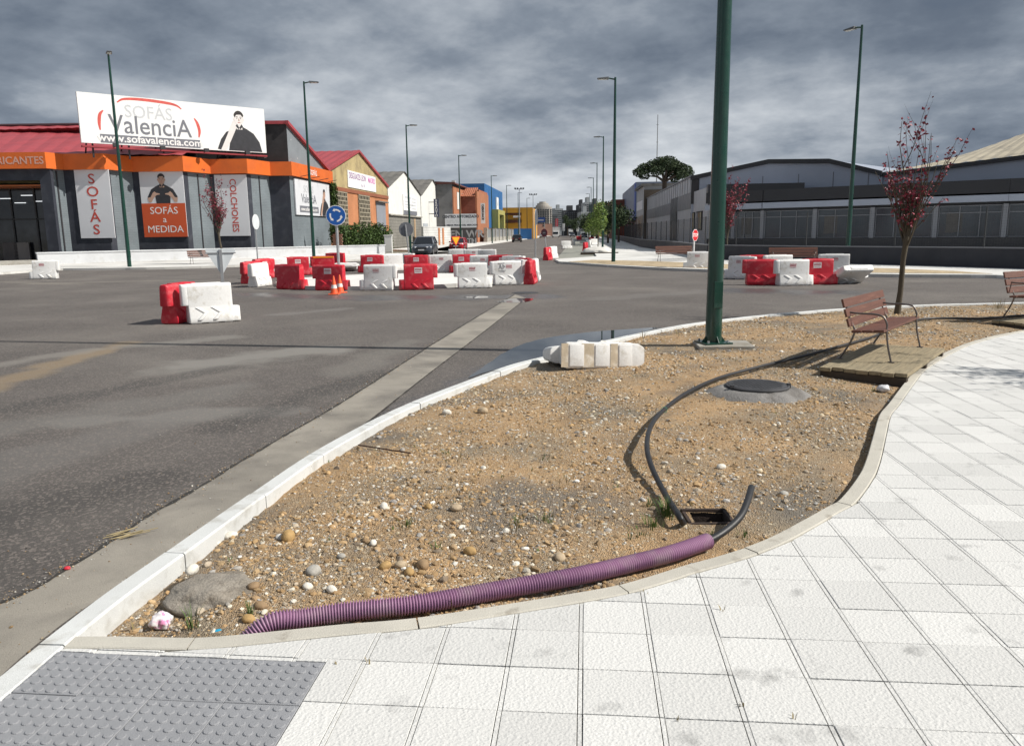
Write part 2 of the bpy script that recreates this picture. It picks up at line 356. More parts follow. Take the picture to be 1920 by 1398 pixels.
for a, b_ in zip(jp, jp[1:]):
    if b_-a < 2: continue
    rings = []; dz = random.uniform(.001, .007)
    idx = list(range(a, b_+1, 1))
    for k, i in enumerate(idx):
        p, q = ED[i].copy(), EOUT[i].copy()
        e = .004 if k == 0 else (-.004 if k == len(idx)-1 else 0); t = (ED[min(i+1, len(ED)-1)]-ED[max(i-1, 0)]).normalized(); p += t*e; q += t*e
        p.z = q.z = PZ+dz; c = (q-p)*.07
        rings.append([Vector((p.x, p.y, -.08)), Vector((p.x, p.y, p.z-.006)), p+c, q-c, Vector((q.x, q.y, q.z-.006)), Vector((q.x, q.y, -.16))])
    MB().loft(rings).build('edging_block', mEdge, edging, smooth=True, ang=20)
# ------------------------------------------------------------------ pavement tiles
def tile_mat():
    m = M('white_paving_tile', (.63, .625, .605), .8, .05, 1.3, .0, fine=.16, fscale=170, col2=(.56, .54, .50), c2scale=1.1, c2lo=.60, c2hi=.80)
    nd, L, b = nodes_of(m); N = nd.new; tc = N('ShaderNodeTexCoord')
    vo = N('ShaderNodeTexVoronoi'); vo.inputs['Scale'].default_value = 85; vo.feature = 'SMOOTH_F1'; nz = N('ShaderNodeTexNoise'); nz.inputs['Scale'].default_value = 60; nz.inputs['Detail'].default_value = 3
    geo = N('ShaderNodeNewGeometry')
    for x in (vo, nz): L(geo.outputs['Position'], x.inputs['Vector'])
    mm = N('ShaderNodeMath'); mm.operation = 'MULTIPLY'; L(vo.outputs['Distance'], mm.inputs[0]); L(nz.outputs['Fac'], mm.inputs[1])
    bp = N('ShaderNodeBump'); bp.inputs['Strength'].default_value = 1; bp.inputs['Distance'].default_value = .0055; L(mm.outputs[0], bp.inputs['Height']); L(bp.outputs[0], b.inputs['Normal'])
    # every tile a slightly different batch, grime spots in world space
    oi = N('ShaderNodeObjectInfo'); r = N('ShaderNodeMapRange'); L(oi.outputs['Random'], r.inputs[0]); r.inputs[3].default_value = .89; r.inputs[4].default_value = 1.05
    s2 = N('ShaderNodeTexNoise'); s2.inputs['Scale'].default_value = 5.5; s2.inputs['Detail'].default_value = 5; L(geo.outputs['Position'], s2.inputs['Vector'])
    r2 = N('ShaderNodeMapRange'); L(s2.outputs['Fac'], r2.inputs[0]); r2.inputs[1].default_value = .62; r2.inputs[2].default_value = .80; r2.inputs[3].default_value = 1; r2.inputs[4].default_value = .55
    m2 = N('ShaderNodeMath'); m2.operation = 'MULTIPLY'; L(r.outputs[0], m2.inputs[0]); L(r2.outputs[0], m2.inputs[1])
    src = b.inputs['Base Color'].links[0].from_socket; x = N('ShaderNodeMix'); x.data_type = 'RGBA'; x.blend_type = 'MULTIPLY'; x.inputs[0].default_value = 1; L(src, x.inputs[6]); L(m2.outputs[0], x.inputs[7]); L(x.outputs[2], b.inputs['Base Color'])
    return m
mTile = tile_mat()
mMortar = M('joint_mortar', (.19, .178, .155), .95, .3, 8, .5, 60)
TA = -.09577; TO = Vector((.714533*1.757, 2.10548*1.757)); TS = .3
ta = Vector((math.cos(TA), math.sin(TA))); tb = Vector((-math.sin(TA), math.cos(TA)))
def grid(c, r): q = TO + ta*c*TS + tb*r*TS; return q
# near pavement slab (bed of the tiles)
slab = [Vector((p.x, p.y)) for p in offset(ED, -.03)] + [Vector((26, 14)), Vector((26, -6)), Vector((-6.5, -6))] + [G(-140, 1372, 0).xy + Vector((.1, -.35)), G(118, 1218, PZ).xy]
pave = struct(MB().prism(slab, .02, PZ-.016).build('pavement', mMortar))
def clip(poly, p, nrm):    # keep side where (x-p).nrm >= 0
    out = []
    for i, a in enumerate(poly):
        b_ = poly[(i+1) % len(poly)]; da = (a-p).dot(nrm); db = (b_-p).dot(nrm)
        if da >= 0: out.append(a)
        if (da >= 0) != (db >= 0): out.append(a + (b_-a)*(da/(da-db)))
    return out
E2 = [p.xy for p in ED]
KI = [p.xy for p in KIN2]
def edge_near(q):
    i = min(range(len(E2)), key=lambda k: (E2[k]-q).length_squared); j = min(i+1, len(E2)-1); h = max(i-1, 0); t = (E2[j]-E2[h]).normalized()
    return E2[i], Vector((t.y, -t.x))
def kerb_near(q):
    i = min(range(len(KI)), key=lambda k: (KI[k]-q).length_squared); j = min(i+1, len(KI)-1); h = max(i-1, 0); t = (KI[j]-KI[h]).normalized()
    return KI[i], Vector((t.y, -t.x))
TC, TR = -6.57, -3.1     # right and far limit of the warning paving
g_ = .0013; GR0, GR1 = .2800, .2838    # groove that splits each tile in two
def tile_shape(polys, z=0., dep=.03, bev=.0018):
    mb = MB()
    for pl in polys:
        if len(pl) < 3: continue
        c = sum(pl, Vector((0, 0)))/len(pl)
        inn = [p + (c-p).normalized()*bev*1.4 for p in pl]
        n = len(pl); vs = [(p.x, p.y, -dep) for p in pl] + [(p.x, p.y, -bev) for p in pl] + [(p.x, p.y, 0) for p in inn]
        mb.add(vs, [(i, (i+1) % n, (i+1) % n+n, i+n) for i in range(n)] + [(i+n, (i+1) % n+n, (i+1) % n+2*n, i+2*n) for i in range(n)] + [tuple(range(2*n, 3*n))])
    return mb
def rect(a, b_, c, d): return [Vector((a, c)), Vector((b_, c)), Vector((b_, d)), Vector((a, d))]
gr_ = .0024
full_polys = [rect(g_, GR0, gr_, TS-gr_), rect(GR1, TS-g_, gr_, TS-gr_)]
full_me = None
cells = []
for c in range(-14, 46):
    for r in range(-14, 46):
        ctr = grid(c+.5, r+.5)
        if ctr.x > 24 or ctr.y < .3: continue
        ep_, en = edge_near(ctr); de = (ctr-ep_).dot(en)
        kp_, kn = kerb_near(ctr); dk = (ctr-kp_).dot(kn)
        if de < -.24 and ctr.x > -2.2: continue
        if dk < -.24: continue
        px, py = proj((ctr.x, ctr.y, PZ))
        if (ctr.y > .8 and not (-700 < px < 2900)) or ctr.y > 16: continue
        polys = [[p.copy() for p in q] for q in full_polys]; cut = False
        def half(p, n):     # world half plane -> local tile frame
            pl = p - grid(c, r); return Vector((pl.dot(ta), pl.dot(tb))), Vector((n.dot(ta), n.dot(tb)))
        if de < .26 and ctr.x > -2.2:
            p, n_ = half(ep_+en*.006, en); polys = [clip(q, p, n_) for q in polys]; cut = True
        if dk < .26 and ctr.y < 3.4:
            p, n_ = half(kp_+kn*.006, kn); polys = [clip(q, p, n_) for q in polys]; cut = True
        if c < TC and r < TR:
            if c+1 > TC and r+1 > TR:
                far_ = [clip(clip(q, Vector((0, (TR-r)*TS+.003)), Vector((0, 1))), Vector(((TC-c)*TS+.001, 0)), Vector((-1, 0))) for q in polys]
                polys = [clip(q, Vector(((TC-c)*TS+.003, 0)), Vector((1, 0))) for q in polys] + far_; cut = True
            elif c+1 > TC: polys = [clip(q, Vector(((TC-c)*TS+.003, 0)), Vector((1, 0))) for q in polys]; cut = True
            elif r+1 > TR: polys = [clip(q, Vector((0, (TR-r)*TS+.003)), Vector((0, 1))) for q in polys]; cut = True
            else: continue
        polys = [q for q in polys if len(q) > 2]
        if not polys: continue
        ar = 30000/max(.5, ctr.y)**3 if (-60 < px < 1980 and py < 1480) else 0
        cells.append((ar, c, r, polys, cut, ctr))
cells.sort(key=lambda q: -q[0])
rest = MB()
for k, (ar, c, r, polys, cut, ctr) in enumerate(cells):
    o0 = grid(c, r); dz = random.uniform(-.0016, .0016)
    if k < 295 and ar > 0:
        if not cut and full_me:
            o = bpy.data.objects.new('paving_tile', full_me); COL.objects.link(o); o.parent = pave
        else:
            o = tile_shape(polys).build('paving_tile', mTile, pave)
            if not cut: full_me = o.data
        o.location = (o0.x, o0.y, PZ+dz); o.rotation_euler = (random.uniform(-.004, .004), random.uniform(-.004, .004), TA+random.uniform(-.003, .003))
    else:
        t = tile_shape(polys); rest.add([(o0.x+ta.x*v[0]+tb.x*v[1], o0.y+ta.y*v[0]+tb.y*v[1], PZ+dz+v[2]) for v in t.v], t.f)
o = rest.build('farther_paving_tiles', mTile, pave); o['kind'] = 'stuff'
# warning paving with domes
mTact = M('grey_tactile_tile', (.275, .28, .295), .62, .08, 3, .35, 160, fine=.08, fscale=200, col2=(.33, .335, .345), c2scale=2.2, c2lo=.55, c2hi=.72)
def tact_mesh():
    mb = tile_shape([rect(g_, TS-g_, g_, TS-g_)])
    for i in range(6):
        for j in range(6):
            cx, cy = .025+.05*i, .025+.05*j
            mb.loft([[(cx+rr*math.cos(2*math.pi*k/12), cy+rr*math.sin(2*math.pi*k/12), z) for k in range(12)] for rr, z in ((.0182, -.001), (.0172, .0032), (.0148, .0046))], True)
    return mb
tme = None
for c in range(0, 9):
    for r in range(0, 9):
        q = grid(TC-1-c, TR-1-r); ctr = grid(TC-.5-c, TR-.5-r); kp_, kn = kerb_near(ctr); d = (ctr-kp_).dot(kn)
        if d < -.12 or ctr.y < .6: continue
        if d < .3:
            mb = tact_mesh(); bm = bmesh.new(); me = bpy.data.meshes.new('warning_tile'); me.from_pydata(mb.v, [], mb.f); bm.from_mesh(me)
            pl = kp_+kn*.006-q; p = Vector((pl.dot(ta), pl.dot(tb), 0)); nn = Vector((kn.dot(ta), kn.dot(tb), 0))
            bmesh.ops.bisect_plane(bm, geom=bm.verts[:]+bm.edges[:]+bm.faces[:], plane_co=p, plane_no=nn, clear_inner=True)
            if not bm.faces: bm.free(); continue
            bmesh.ops.recalc_face_normals(bm, faces=bm.faces); bm.to_mesh(me); bm.free(); me.materials.append(mTact)
            o = bpy.data.objects.new('warning_tile', me); COL.objects.link(o); o.parent = pave
        elif tme is None:
            o = tact_mesh().build('warning_tile', mTact, pave, smooth=True, ang=25); tme = o.data
        else:
            o = bpy.data.objects.new('warning_tile', tme); COL.objects.link(o); o.parent = pave
        o.location = (q.x, q.y, PZ+random.uniform(-.002, .001)); o.rotation_euler = (random.uniform(-.003, .003), random.uniform(-.003, .003), TA)

# ------------------------------------------------------------------ the planting bed: bare stony soil
def kdist(q):
    p, n_ = kerb_near(q); return (q-p).dot(n_)
KIa = np.array([(p.x, p.y) for p in KIN2]); KNa = np.array([tuple(kerb_near(Vector(p))[1]) for p in KIa])
Ea = np.array([(p.x, p.y) for p in EOUT]); ENa = np.array([tuple(edge_near(p.xy)[1]) for p in EOUT])
def side_np(P, C, Nn):
    out = np.empty(len(P))
    for i in range(0, len(P), 4000):
        q = P[i:i+4000]; d = ((q[:, None]-C[None])**2).sum(2); k = d.argmin(1); out[i:i+4000] = ((q-C[k])*Nn[k]).sum(1)
    return out
HOLE = G(250, 1165, PZ-.1); PIT = G(1326, 978, .06); MAN = G(1420, 722, .20)
def soil_z(x, y, dk, de):
    """dk distance from kerb inside, de distance from edging inside"""
    z = .075 + .035*min(1, min(dk, de)/1.2) + .02*min(1, max(0, y-8)/6)
    z += .022*fbm(x, y, 1.1, 3) + .022*fbm(x, y, 5, 4, 4.)
    h = math.exp(-(((x-HOLE.x)/.26)**2 + ((y-HOLE.y)/.22)**2)); z -= .15*h
    z -= .06*math.exp(-max(0, de)/.07) * (.6+.4*fbm(x, y, 2, 1)) + .02*math.exp(-max(0, dk)/.06)
    z -= .035*math.exp(-max(0, dk)/.25)*max(0, min(1, (8-y)/4))
    return max(z, .012+.008*fbm(x, y, 6, 2, 1.))
step = .045
xs = np.arange(-2.6, 16, step); ys = np.arange(2.9, 18.6, step)
gx, gy = np.meshgrid(xs, ys); P = np.stack([gx.ravel(), gy.ravel()], 1)
DK = side_np(P, KIa, KNa); DE = -side_np(P, Ea, ENa)
ok = (DK > -.05) & (DE > -.05)
Z = np.zeros(len(P)); mdm = []
for i in np.nonzero(ok)[0]: Z[i] = soil_z(P[i, 0], P[i, 1], DK[i], DE[i])
idm = -np.ones(len(P), int); idm[ok] = np.arange(ok.sum()); nx = len(xs); quads = []
okg = ok.reshape(len(ys), nx)
for j in range(len(ys)-1):
    for i in range(nx-1):
        if okg[j, i] and okg[j, i+1] and okg[j+1, i] and okg[j+1, i+1]:
            a = j*nx+i
            cxp, cyp = P[a]
            if abs(cxp-PIT.x+.02) < .115 and abs(cyp-PIT.y+.02) < .085: continue
            quads.append((idm[a], idm[a+1], idm[a+nx+1], idm[a+nx]))
def soil_mat():
    m = M('stony_soil', (.40, .262, .138), .95, .18, 1.7, 1.0, 55, fine=.35, fscale=75, col2=(.26, .205, .14), c2scale=.75, c2lo=.47, c2hi=.60)
    nd, L, b = nodes_of(m); N = nd.new; tc = N('ShaderNodeTexCoord')
    vo = N('ShaderNodeTexVoronoi'); vo.inputs['Scale'].default_value = 48; L(tc.outputs['Object'], vo.inputs[0])
    r = N('ShaderNodeMapRange'); L(vo.outputs['Color'], r.inputs[0]); r.inputs[1].default_value = .68; r.inputs[2].default_value = .9; r.inputs[3].default_value = 0; r.inputs[4].default_value = .6
    src = b.inputs['Base Color'].links[0].from_socket; x = N('ShaderNodeMix'); x.data_type = 'RGBA'; L(r.outputs[0], x.inputs[0]); L(src, x.inputs[6]); x.inputs[7].default_value = (.52, .44, .32, 1); 
    n2 = N('ShaderNodeTexNoise'); n2.inputs['Scale'].default_value = .9; n2.inputs['Detail'].default_value = 5; mp = N('ShaderNodeMapping'); mp.inputs['Location'].default_value = (5, 9, 2); L(tc.outputs['Object'], mp.inputs[0]); L(mp.outputs[0], n2.inputs[0])
    r2 = N('ShaderNodeMapRange'); L(n2.outputs['Fac'], r2.inputs[0]); r2.inputs[1].default_value = .52; r2.inputs[2].default_value = .66; r2.inputs[3].default_value = 0; r2.inputs[4].default_value = .8
    y = N('ShaderNodeMix'); y.data_type = 'RGBA'; L(r2.outputs[0], y.inputs[0]); L(x.outputs[2], y.inputs[6]); y.inputs[7].default_value = (.155, .14, .12, 1); L(y.outputs[2], b.inputs['Base Color'])
    vb = N('ShaderNodeTexVoronoi'); vb.inputs['Scale'].default_value = 110; L(tc.outputs['Object'], vb.inputs[0]); nb = N('ShaderNodeTexNoise'); nb.inputs['Scale'].default_value = 26; nb.inputs['Detail'].default_value = 6; L(tc.outputs['Object'], nb.inputs[0])
    ad = N('ShaderNodeMath'); L(vb.outputs['Distance'], ad.inputs[0]); L(nb.outputs['Fac'], ad.inputs[1]); bp = N('ShaderNodeBump'); bp.inputs['Strength'].default_value = 1; bp.inputs['Distance'].default_value = .010; L(ad.outputs[0], bp.inputs['Height']); L(bp.outputs[0], b.inputs['Normal'])
    return m
mSoil = soil_mat()
me = bpy.data.meshes.new('planting_bed'); me.from_pydata(np.column_stack([P[ok], Z[ok]]).tolist(), [], [tuple(map(int, q)) for q in quads]); me.polygons.foreach_set('use_smooth', [True]*len(me.polygons)); me.materials.append(mSoil)
bed = bpy.data.objects.new('planting_bed', me); COL.objects.link(bed); struct(bed)
def bed_z(x, y):
    q = Vector((x, y)); p, n_ = kerb_near(q); dk = (q-p).dot(n_); i = int(((Ea-np.array([x, y]))**2).sum(1).argmin()); de = -float(((np.array([x, y])-Ea[i])*ENa[i]).sum()); return soil_z(x, y, dk, de)
def BG(px, py):     # point on the bed under a photo pixel
    z = .09
    for _ in range(3): q = G(px, py, z); z = bed_z(q.x, q.y)
    return Vector((q.x, q.y, z))
# pebbles: real little stones
def ico(sub=1):
    bm = bmesh.new(); bmesh.ops.create_icosphere(bm, subdivisions=sub, radius=1); bm.verts.ensure_lookup_table()
    v = np.array([tuple(q.co) for q in bm.verts]); f = np.array([[w.index for w in q.verts] for q in bm.faces]); bm.free(); return v, f
iv1, if1 = ico(1); iv2, if2 = ico(2)
PAL = np.array([(.62, .57, .47), (.70, .66, .58), (.48, .40, .30), (.44, .29, .14), (.50, .35, .19), (.38, .35, .31), (.30, .28, .26), (.56, .47, .33), (.74, .72, .67), (.33, .22, .12), (.45, .43, .40), (.42, .27, .13), (.36, .25, .14)])
mStone = M('pebbles', (.5, .45, .35), .85, .10, 40, .35, 160, attr='Col')
def pebbles(pts, sizes, cols, name, sub_big=.022):
    V, Fc, C, o = [], [], [], 0
    for (x, y, z), s, c in zip(pts, sizes, cols):
        bv, bf = (iv2, if2) if s > sub_big else (iv1, if1)
        ax = np.array([1, rng.uniform(.6, .95), rng.uniform(.4, .75)])*s; v = bv*(1+rng.normal(0, .20 if s < sub_big else .07, (len(bv), 1)))*ax
        a = rng.uniform(0, 6.283); ti = rng.normal(0, .3); ca, sa, ct, s_ = math.cos(a), math.sin(a), math.cos(ti), math.sin(ti)
        v = v@np.array([[1, 0, 0], [0, ct, s_], [0, -s_, ct]])@np.array([[ca, sa, 0], [-sa, ca, 0], [0, 0, 1]]); v = v+np.array([x, y, z+s*rng.uniform(-.15, .22)])
        V.append(v); Fc.append(bf+o); C.append(np.repeat(c[None], len(bv), 0)); o += len(bv)
    V = np.concatenate(V); Fc = np.concatenate(Fc); C = np.concatenate(C)
    me = bpy.data.meshes.new(name); me.vertices.add(len(V)); me.vertices.foreach_set('co', V.ravel()); me.loops.add(Fc.size); me.loops.foreach_set('vertex_index', Fc.ravel().astype(np.int32))
    me.polygons.add(len(Fc)); me.polygons.foreach_set('loop_start', np.arange(0, Fc.size, 3, dtype=np.int32)); me.polygons.foreach_set('use_smooth', np.repeat([False], len(Fc)))
    ca = me.color_attributes.new('Col', 'FLOAT_COLOR', 'POINT'); ca.data.foreach_set('color', np.column_stack([C, np.ones(len(C))]).ravel()); me.update(); me.validate()
    me.materials.append(mStone); ob = bpy.data.objects.new(name, me); COL.objects.link(ob); return ob
inside = ok & (DK > .01) & (DE > .01)
Pin = P[inside]; Zin = Z[inside]
pp = np.array([proj((x, y, z)) for (x, y), z in zip(Pin, Zin)])
vis = (pp[:, 0] > -150) & (pp[:, 0] < 2080) & (pp[:, 1] < 1450) & ~((abs(Pin[:, 0]-PIT.x) < .13) & (abs(Pin[:, 1]-PIT.y) < .10))
Pv, Zv = Pin[vis], Zin[vis]
dens = np.array([max(.12, .62+1.5*fbm(x, y, .8, 3, 2.2)+.5*fbm(x, y, 3.1, 2, 9.)) for x, y in Pv]); w = dens/np.maximum(Pv[:, 1], 3)**1.15
NP = 64000
k = rng.choice(len(Pv), NP, p=w/w.sum()); xy = Pv[k]+rng.uniform(-step/2, step/2, (NP, 2))
sz = np.clip(rng.lognormal(math.log(.0056), .58, NP), .0024, .028)*(1+.06*np.maximum(xy[:, 1]-5, 0)*.6)
col = PAL[rng.choice(len(PAL), NP, p=np.array([9, 5, 12, 14, 14, 7, 6, 12, 3, 9, 5, 12, 10])/118)]*rng.uniform(.72, 1.12, (NP, 1))
o = pebbles(np.column_stack([xy, Zv[k]]), np.minimum(sz, .04), col, 'gravel'); tag(o, 'pale and ochre pebbles strewn over the bare soil', 'gravel', kind='stuff')
# clods of the soil itself
NC = 15000; k = rng.choice(len(Pv), NC, p=w/w.sum()); xy = Pv[k]+rng.uniform(-step/2, step/2, (NC, 2)); sz = np.clip(rng.lognormal(math.log(.0095), .5, NC), .004, .035)
SOILC = np.array([(.34, .22, .11), (.28, .19, .10), (.40, .27, .14), (.22, .17, .12)]); o = pebbles(np.column_stack([xy, Zv[k]-sz*.12]), sz, SOILC[rng.integers(0, 4, NC)]*rng.uniform(.8, 1.15, (NC, 1)), 'clods', .5); tag(o, 'brown clods of dry soil scattered over the bed', 'soil clods', kind='stuff')
# grit that collects along the joints of the drainage channel and at the foot of the kerb
def along(pl, n, lo, hi, z):
    out = []
    for _ in range(n):
        i = min(len(pl)-2, int(len(pl)*rng.random()**1.5)); p = pl[i].lerp(pl[i+1], rng.random()); t = (pl[i+1]-pl[i]).normalized(); o = rng.normal(0, (hi-lo)/3)+(lo+hi)/2; out.append((p.x+t.y*o, p.y-t.x*o, z))
    return out
pts = along([p for p in resample(Lp, .1) if -2 < p.y < 14], 1500, -.10, .05, .006) + along([p for p in KERB2 if p.y < 15], 1500, -.16, -.01, .008) + along([p for p in resample(Lp, .1) if p.y < 12], 500, -.6, .9, .006)
gs_ = np.clip(rng.lognormal(math.log(.0035), .45, len(pts)), .0018, .012); o = pebbles(np.array(pts), gs_, PAL[rng.integers(0, len(PAL), len(pts))]*rng.uniform(.45, .95, (len(pts), 1)), 'grit', .5); tag(o, 'fine grit collected along the drainage channel and kerb', 'grit', kind='stuff')
# ================================================================== FAR GROUND: pavements, island
mKerbFar = M('far_kerb', (.52, .51, .48), .8, .08, 1, 0)
def walk(name, pts, z1=.12): return struct(MB().prism([p[:2] if isinstance(p, tuple) else (p.x, p.y) for p in pts], -.05, z1).build(name, mPaveFar))
lk = [G(-420, 545), G(-150, 522), G(0, 515), G(112, 507), G(275, 505.5), G(410, 502), G(500, 498), G(600, 493), G(690, 488)] + [ST(-15, 66), ST(-15, 900)]
left_in = [ST(-21, 900), ST(-21, 140), ST(-23, 92)]
wl0, wl1 = Vector((-32.6, 55.7)), Vector((-12.0, 73.0)); wdir = (wl1-wl0).normalized()
walk('pavement_left', lk + left_in + [Vector((*(wl1+wdir*8), 0)), Vector((*(wl0-wdir*25), 0)), Vector((-75, 20, 0))])
rk = [ST(-1.7, 52), G(1049, 494), G(1140, 501), G(1237, 506.5), G(1324, 510), G(1608, 519), G(1865, 521.6), G(1920, 525), G(2150, 545), G(2600, 600)]
walk('pavement_right', [p for p in rk] + [Vector((45, 20, 0)), Vector((45, 60, 0)), ST(11, 66), ST(9, 900), ST(1.2, 900), ST(1.2, 57)])
def far_kerb(pl, name):
    root = struct(thing(name, None, None, world_parts=True)); q = resample(catmull([Vector((p.x, p.y, .125)) for p in pl], 8), 1.0); qi = offset(q, .18)
    for i in range(len(q)-1):
        a, b_, c, d = q[i], q[i+1], qi[i+1], qi[i]; e = (b_-a)*.006
        MB().hexa([Vector((p.x, p.y, -.05)) for p in (a+e, b_-e, c-e, d+e)] + [a+e, b_-e, c-e, d+e]).build('kerb_stone', mKerbFar, root)
far_kerb([p for p in lk[1:10]][::-1], 'kerb_left'); far_kerb(rk[1:9][::-1], 'kerb_right')
struct(MB().add([ST(-1.7, 56, .006), ST(1.2, 56, .006), ST(1.2, 600, .006), ST(-1.7, 600, .006)], [(0, 1, 2, 3)]).build('parking_strip', mParking))
mBedFar = M('gravel_bed', (.42, .33, .21), .95, .25, 2.5, .8, 14, fine=.3, fscale=9)
b1 = [G(1066, 494.5), G(1140, 500), G(1237, 505), G(1324, 508), G(1440, 511), G(1420, 503), G(1330, 498), G(1200, 493), G(1110, 491)]
struct(MB().prism(b1, .05, .132).build('gravel_bed_right', mBedFar))
b2 = [G(1590, 516.5), G(1860, 519.5), G(1790, 514), G(1680, 509), G(1590, 506.5)]
struct(MB().prism(b2, .05, .132).build('gravel_bed_right', mBedFar))
# roundabout island
IC = Vector((-4.75, 31.0)); IR = 4.45
isl = struct(thing('roundabout_island', None, None, (IC.x, IC.y, 0)))
mIsl = M('white_island_concrete', (.72, .71, .68), .8, .06, 1.2, 0, fine=.1, fscale=40)
struct(MB().lathe([(IR-.19, -.02), (IR-.19, .125), (.5, .17)], 64).build('island_top', mIsl, isl))
for k in range(28):
    a0, a1 = 2*math.pi*k/28+.002, 2*math.pi*(k+1)/28-.002; ps = [(IR*math.cos(a0), IR*math.sin(a0)), (IR*math.cos(a1), IR*math.sin(a1)), ((IR-.18)*math.cos(a1), (IR-.18)*math.sin(a1)), ((IR-.18)*math.cos(a0), (IR-.18)*math.sin(a0))]
    MB().prism(ps, -.05, .13).build('kerb_stone', mKerbFar, isl)
# manhole in the road
mIron = M('cast_iron', (.075, .075, .08), .62, .2, 6, .5, 70, metal=.4)
q = G(985, 549); t = thing('manhole_cover', 'flat dark round manhole cover in the asphalt at the end of the concrete channel', 'manhole cover', (q.x, q.y, 0))
MB().lathe([(.42, .001), (.42, .010), (.36, .012)], 28).build('rim', mIron, t); MB().lathe([(.34, .008), (.34, .016), (.02, .017)], 28).build('lid', mIron, t)

# ================================================================== TRAFFIC BARRIERS
mRed = M('red_barrier_plastic', (.54, .012, .030), .48, .10, 1.5, .25, 22, col2=(.58, .09, .10), c2scale=3.5, c2lo=.50, c2hi=.66, fine=.10, fscale=40)
mWhite = M('white_barrier_plastic', (.76, .755, .74), .5, .05, 2, .25, 22, col2=(.52, .485, .42), c2scale=4.5, c2lo=.54, c2hi=.76, fine=.07, fscale=40)
mLabel = M('label_paper', (.72, .70, .70), .6, .03, 5)
mRedInk = M('red_ink', (.45, .05, .07), .6, .05, 9); mGreyInk = M('grey_ink', (.16, .16, .18), .6, .05, 9)
mHoleD = M('hole_shade', (.03, .028, .025), .9, 0)
BL, BH = 1.1, .86
BX = 1.2
def barrier_meshes(flip):
    s = (-1 if flip else 1)*BX
    def sec(x, prof, k=1., dz=0.): return [(s*x, y*k, z+dz) for y, z in prof] + [(s*x, -y*k, z+dz) for y, z in reversed(prof)]
    full = [(.195, 0), (.208, .04), (.205, .12), (.152, .345), (.146, .40), (.136, .62), (.124, .80), (.088, .852)]
    upp = [(.138, .385), (.142, .42), (.132, .62), (.120, .80), (.085, .846)]; foot = [(.19, 0), (.20, .04), (.196, .12), (.146, .33)]
    body = MB().loft([sec(-.435, full, .95), sec(-.42, full), sec(.36, full), sec(.405, full, .94)])
    tongue = MB().loft([sec(-.55, upp, .55, -.004), sec(-.53, upp, .82), sec(-.48, upp, .97), sec(-.425, upp, .99)])
    ft = MB().loft([sec(.37, foot, .98), sec(.48, foot, .93), sec(.535, foot, .72), sec(.55, foot, .55, -.006)])
    cap = MB().loft([sec(-.33, [(.055, .84), (.055, .868)]), sec(.22, [(.055, .84), (.055, .868)])]); rib = []
    for side in (-1, 1):
        for x0 in (-.33, -.04):
            mb = MB(); on = lambda x, z: (s*x, side*(.205-.053*(z-.12)/.225), z)
            for (xa, za), (xb, zb) in (((x0, .335), (x0+.15, .215)), ((x0+.15, .215), (x0+.03, .07))):
                pts = []
                for dx, off in ((0, 0.0), (.11, 0.0), (.085, .030), (.025, .030)):
                    for (x, z) in ((xa, za), (xb, zb)): p = on(x+dx, z); pts.append((p[0], p[1]+side*(off-.008), p[2]))
                a0, b0, a1, b1, a2, b2, a3, b3 = pts; mb.hexa([a0, a1, b1, b0, a3, a2, b2, b3])
            rib.append(mb)
    under = [MB().box(min(s*a, s*b_), max(s*a, s*b_), -.17, .17, -.02, .01) for a, b_ in ((-.40, -.22), (-.08, .10), (.22, .38))]
    return body, tongue, ft, cap, rib, under
PROTO = {}
def barrier(x, y, yaw, colour, label, flip=False, z=0., rot=None, lab=0, group=None, sx=1.):
    key = (colour, flip); mat = mRed if colour == 'red' else mWhite
    t = thing('traffic_barrier', label, 'barrier', (x, y, z), 0, group or 'plastic traffic barriers')
    t.rotation_euler = rot if rot else (0, 0, yaw); t.location.z = z + (0 if rot else .02); t.scale.x = sx
    if key not in PROTO:
        body, tg, ft, cap, rib, under = barrier_meshes(flip)
        PROTO[key] = [body.build('body', mat, t, True, .012, ang=35), tg.build('coupling_tongue', mat, t, True, .012, ang=35), ft.build('coupling_foot', mat, t, True, .012, ang=35), cap.build('filler_cap', mat, t, True, .006)] + [r.build('chevron_rib', mat, t, True, .005) for r in rib] + [u.build('foot', mat, t, True, .012) for u in under]
    else:
        for p in PROTO[key]:
            c = p.copy(); COL.objects.link(c); c.parent = t
    for side in ((-1,) if lab == 1 else (-1, 1) if lab == 2 else ()):
        s = -1 if flip else 1; mb = MB(); yy = side*.1345; x0 = -.02+random.uniform(-.05, .05)
        mb.hexa([(x0-.13, yy+side*.010, .55), (x0+.13, yy+side*.010, .55), (x0+.13, yy-side*.0, .55), (x0-.13, yy, .55), (x0-.13, yy-side*.004, .74), (x0+.13, yy-side*.004, .74), (x0+.13, yy-side*.02, .74), (x0-.13, yy-side*.02, .74)])
        if colour == 'red': lb = mb.build('sticker', mLabel, t)
        ink = MB()
        for k_, (zz, hh) in enumerate(((.70, .022), (.655, .032), (.60, .018))):
            xx = x0-.11
            while xx < x0+.10:
                wd = random.uniform(.012, .03); f_ = (zz-.55)/.19; ya = yy+side*(.0115-.014*f_)
                ink.box(xx, min(xx+wd, x0+.11), min(ya, ya+side*.002), max(ya, ya+side*.002), zz-hh/2, zz+hh/2); xx += wd+.008
        o_ = ink.build('print', mRedInk, t); o_['kind'] = 'stuff'
    return t
def bp(px, py, yaw, colour, label, **k):
    g = G(px, py); return barrier(g.x, g.y, R(yaw), colour, label, **k)
NEAR = 'plastic traffic barriers'
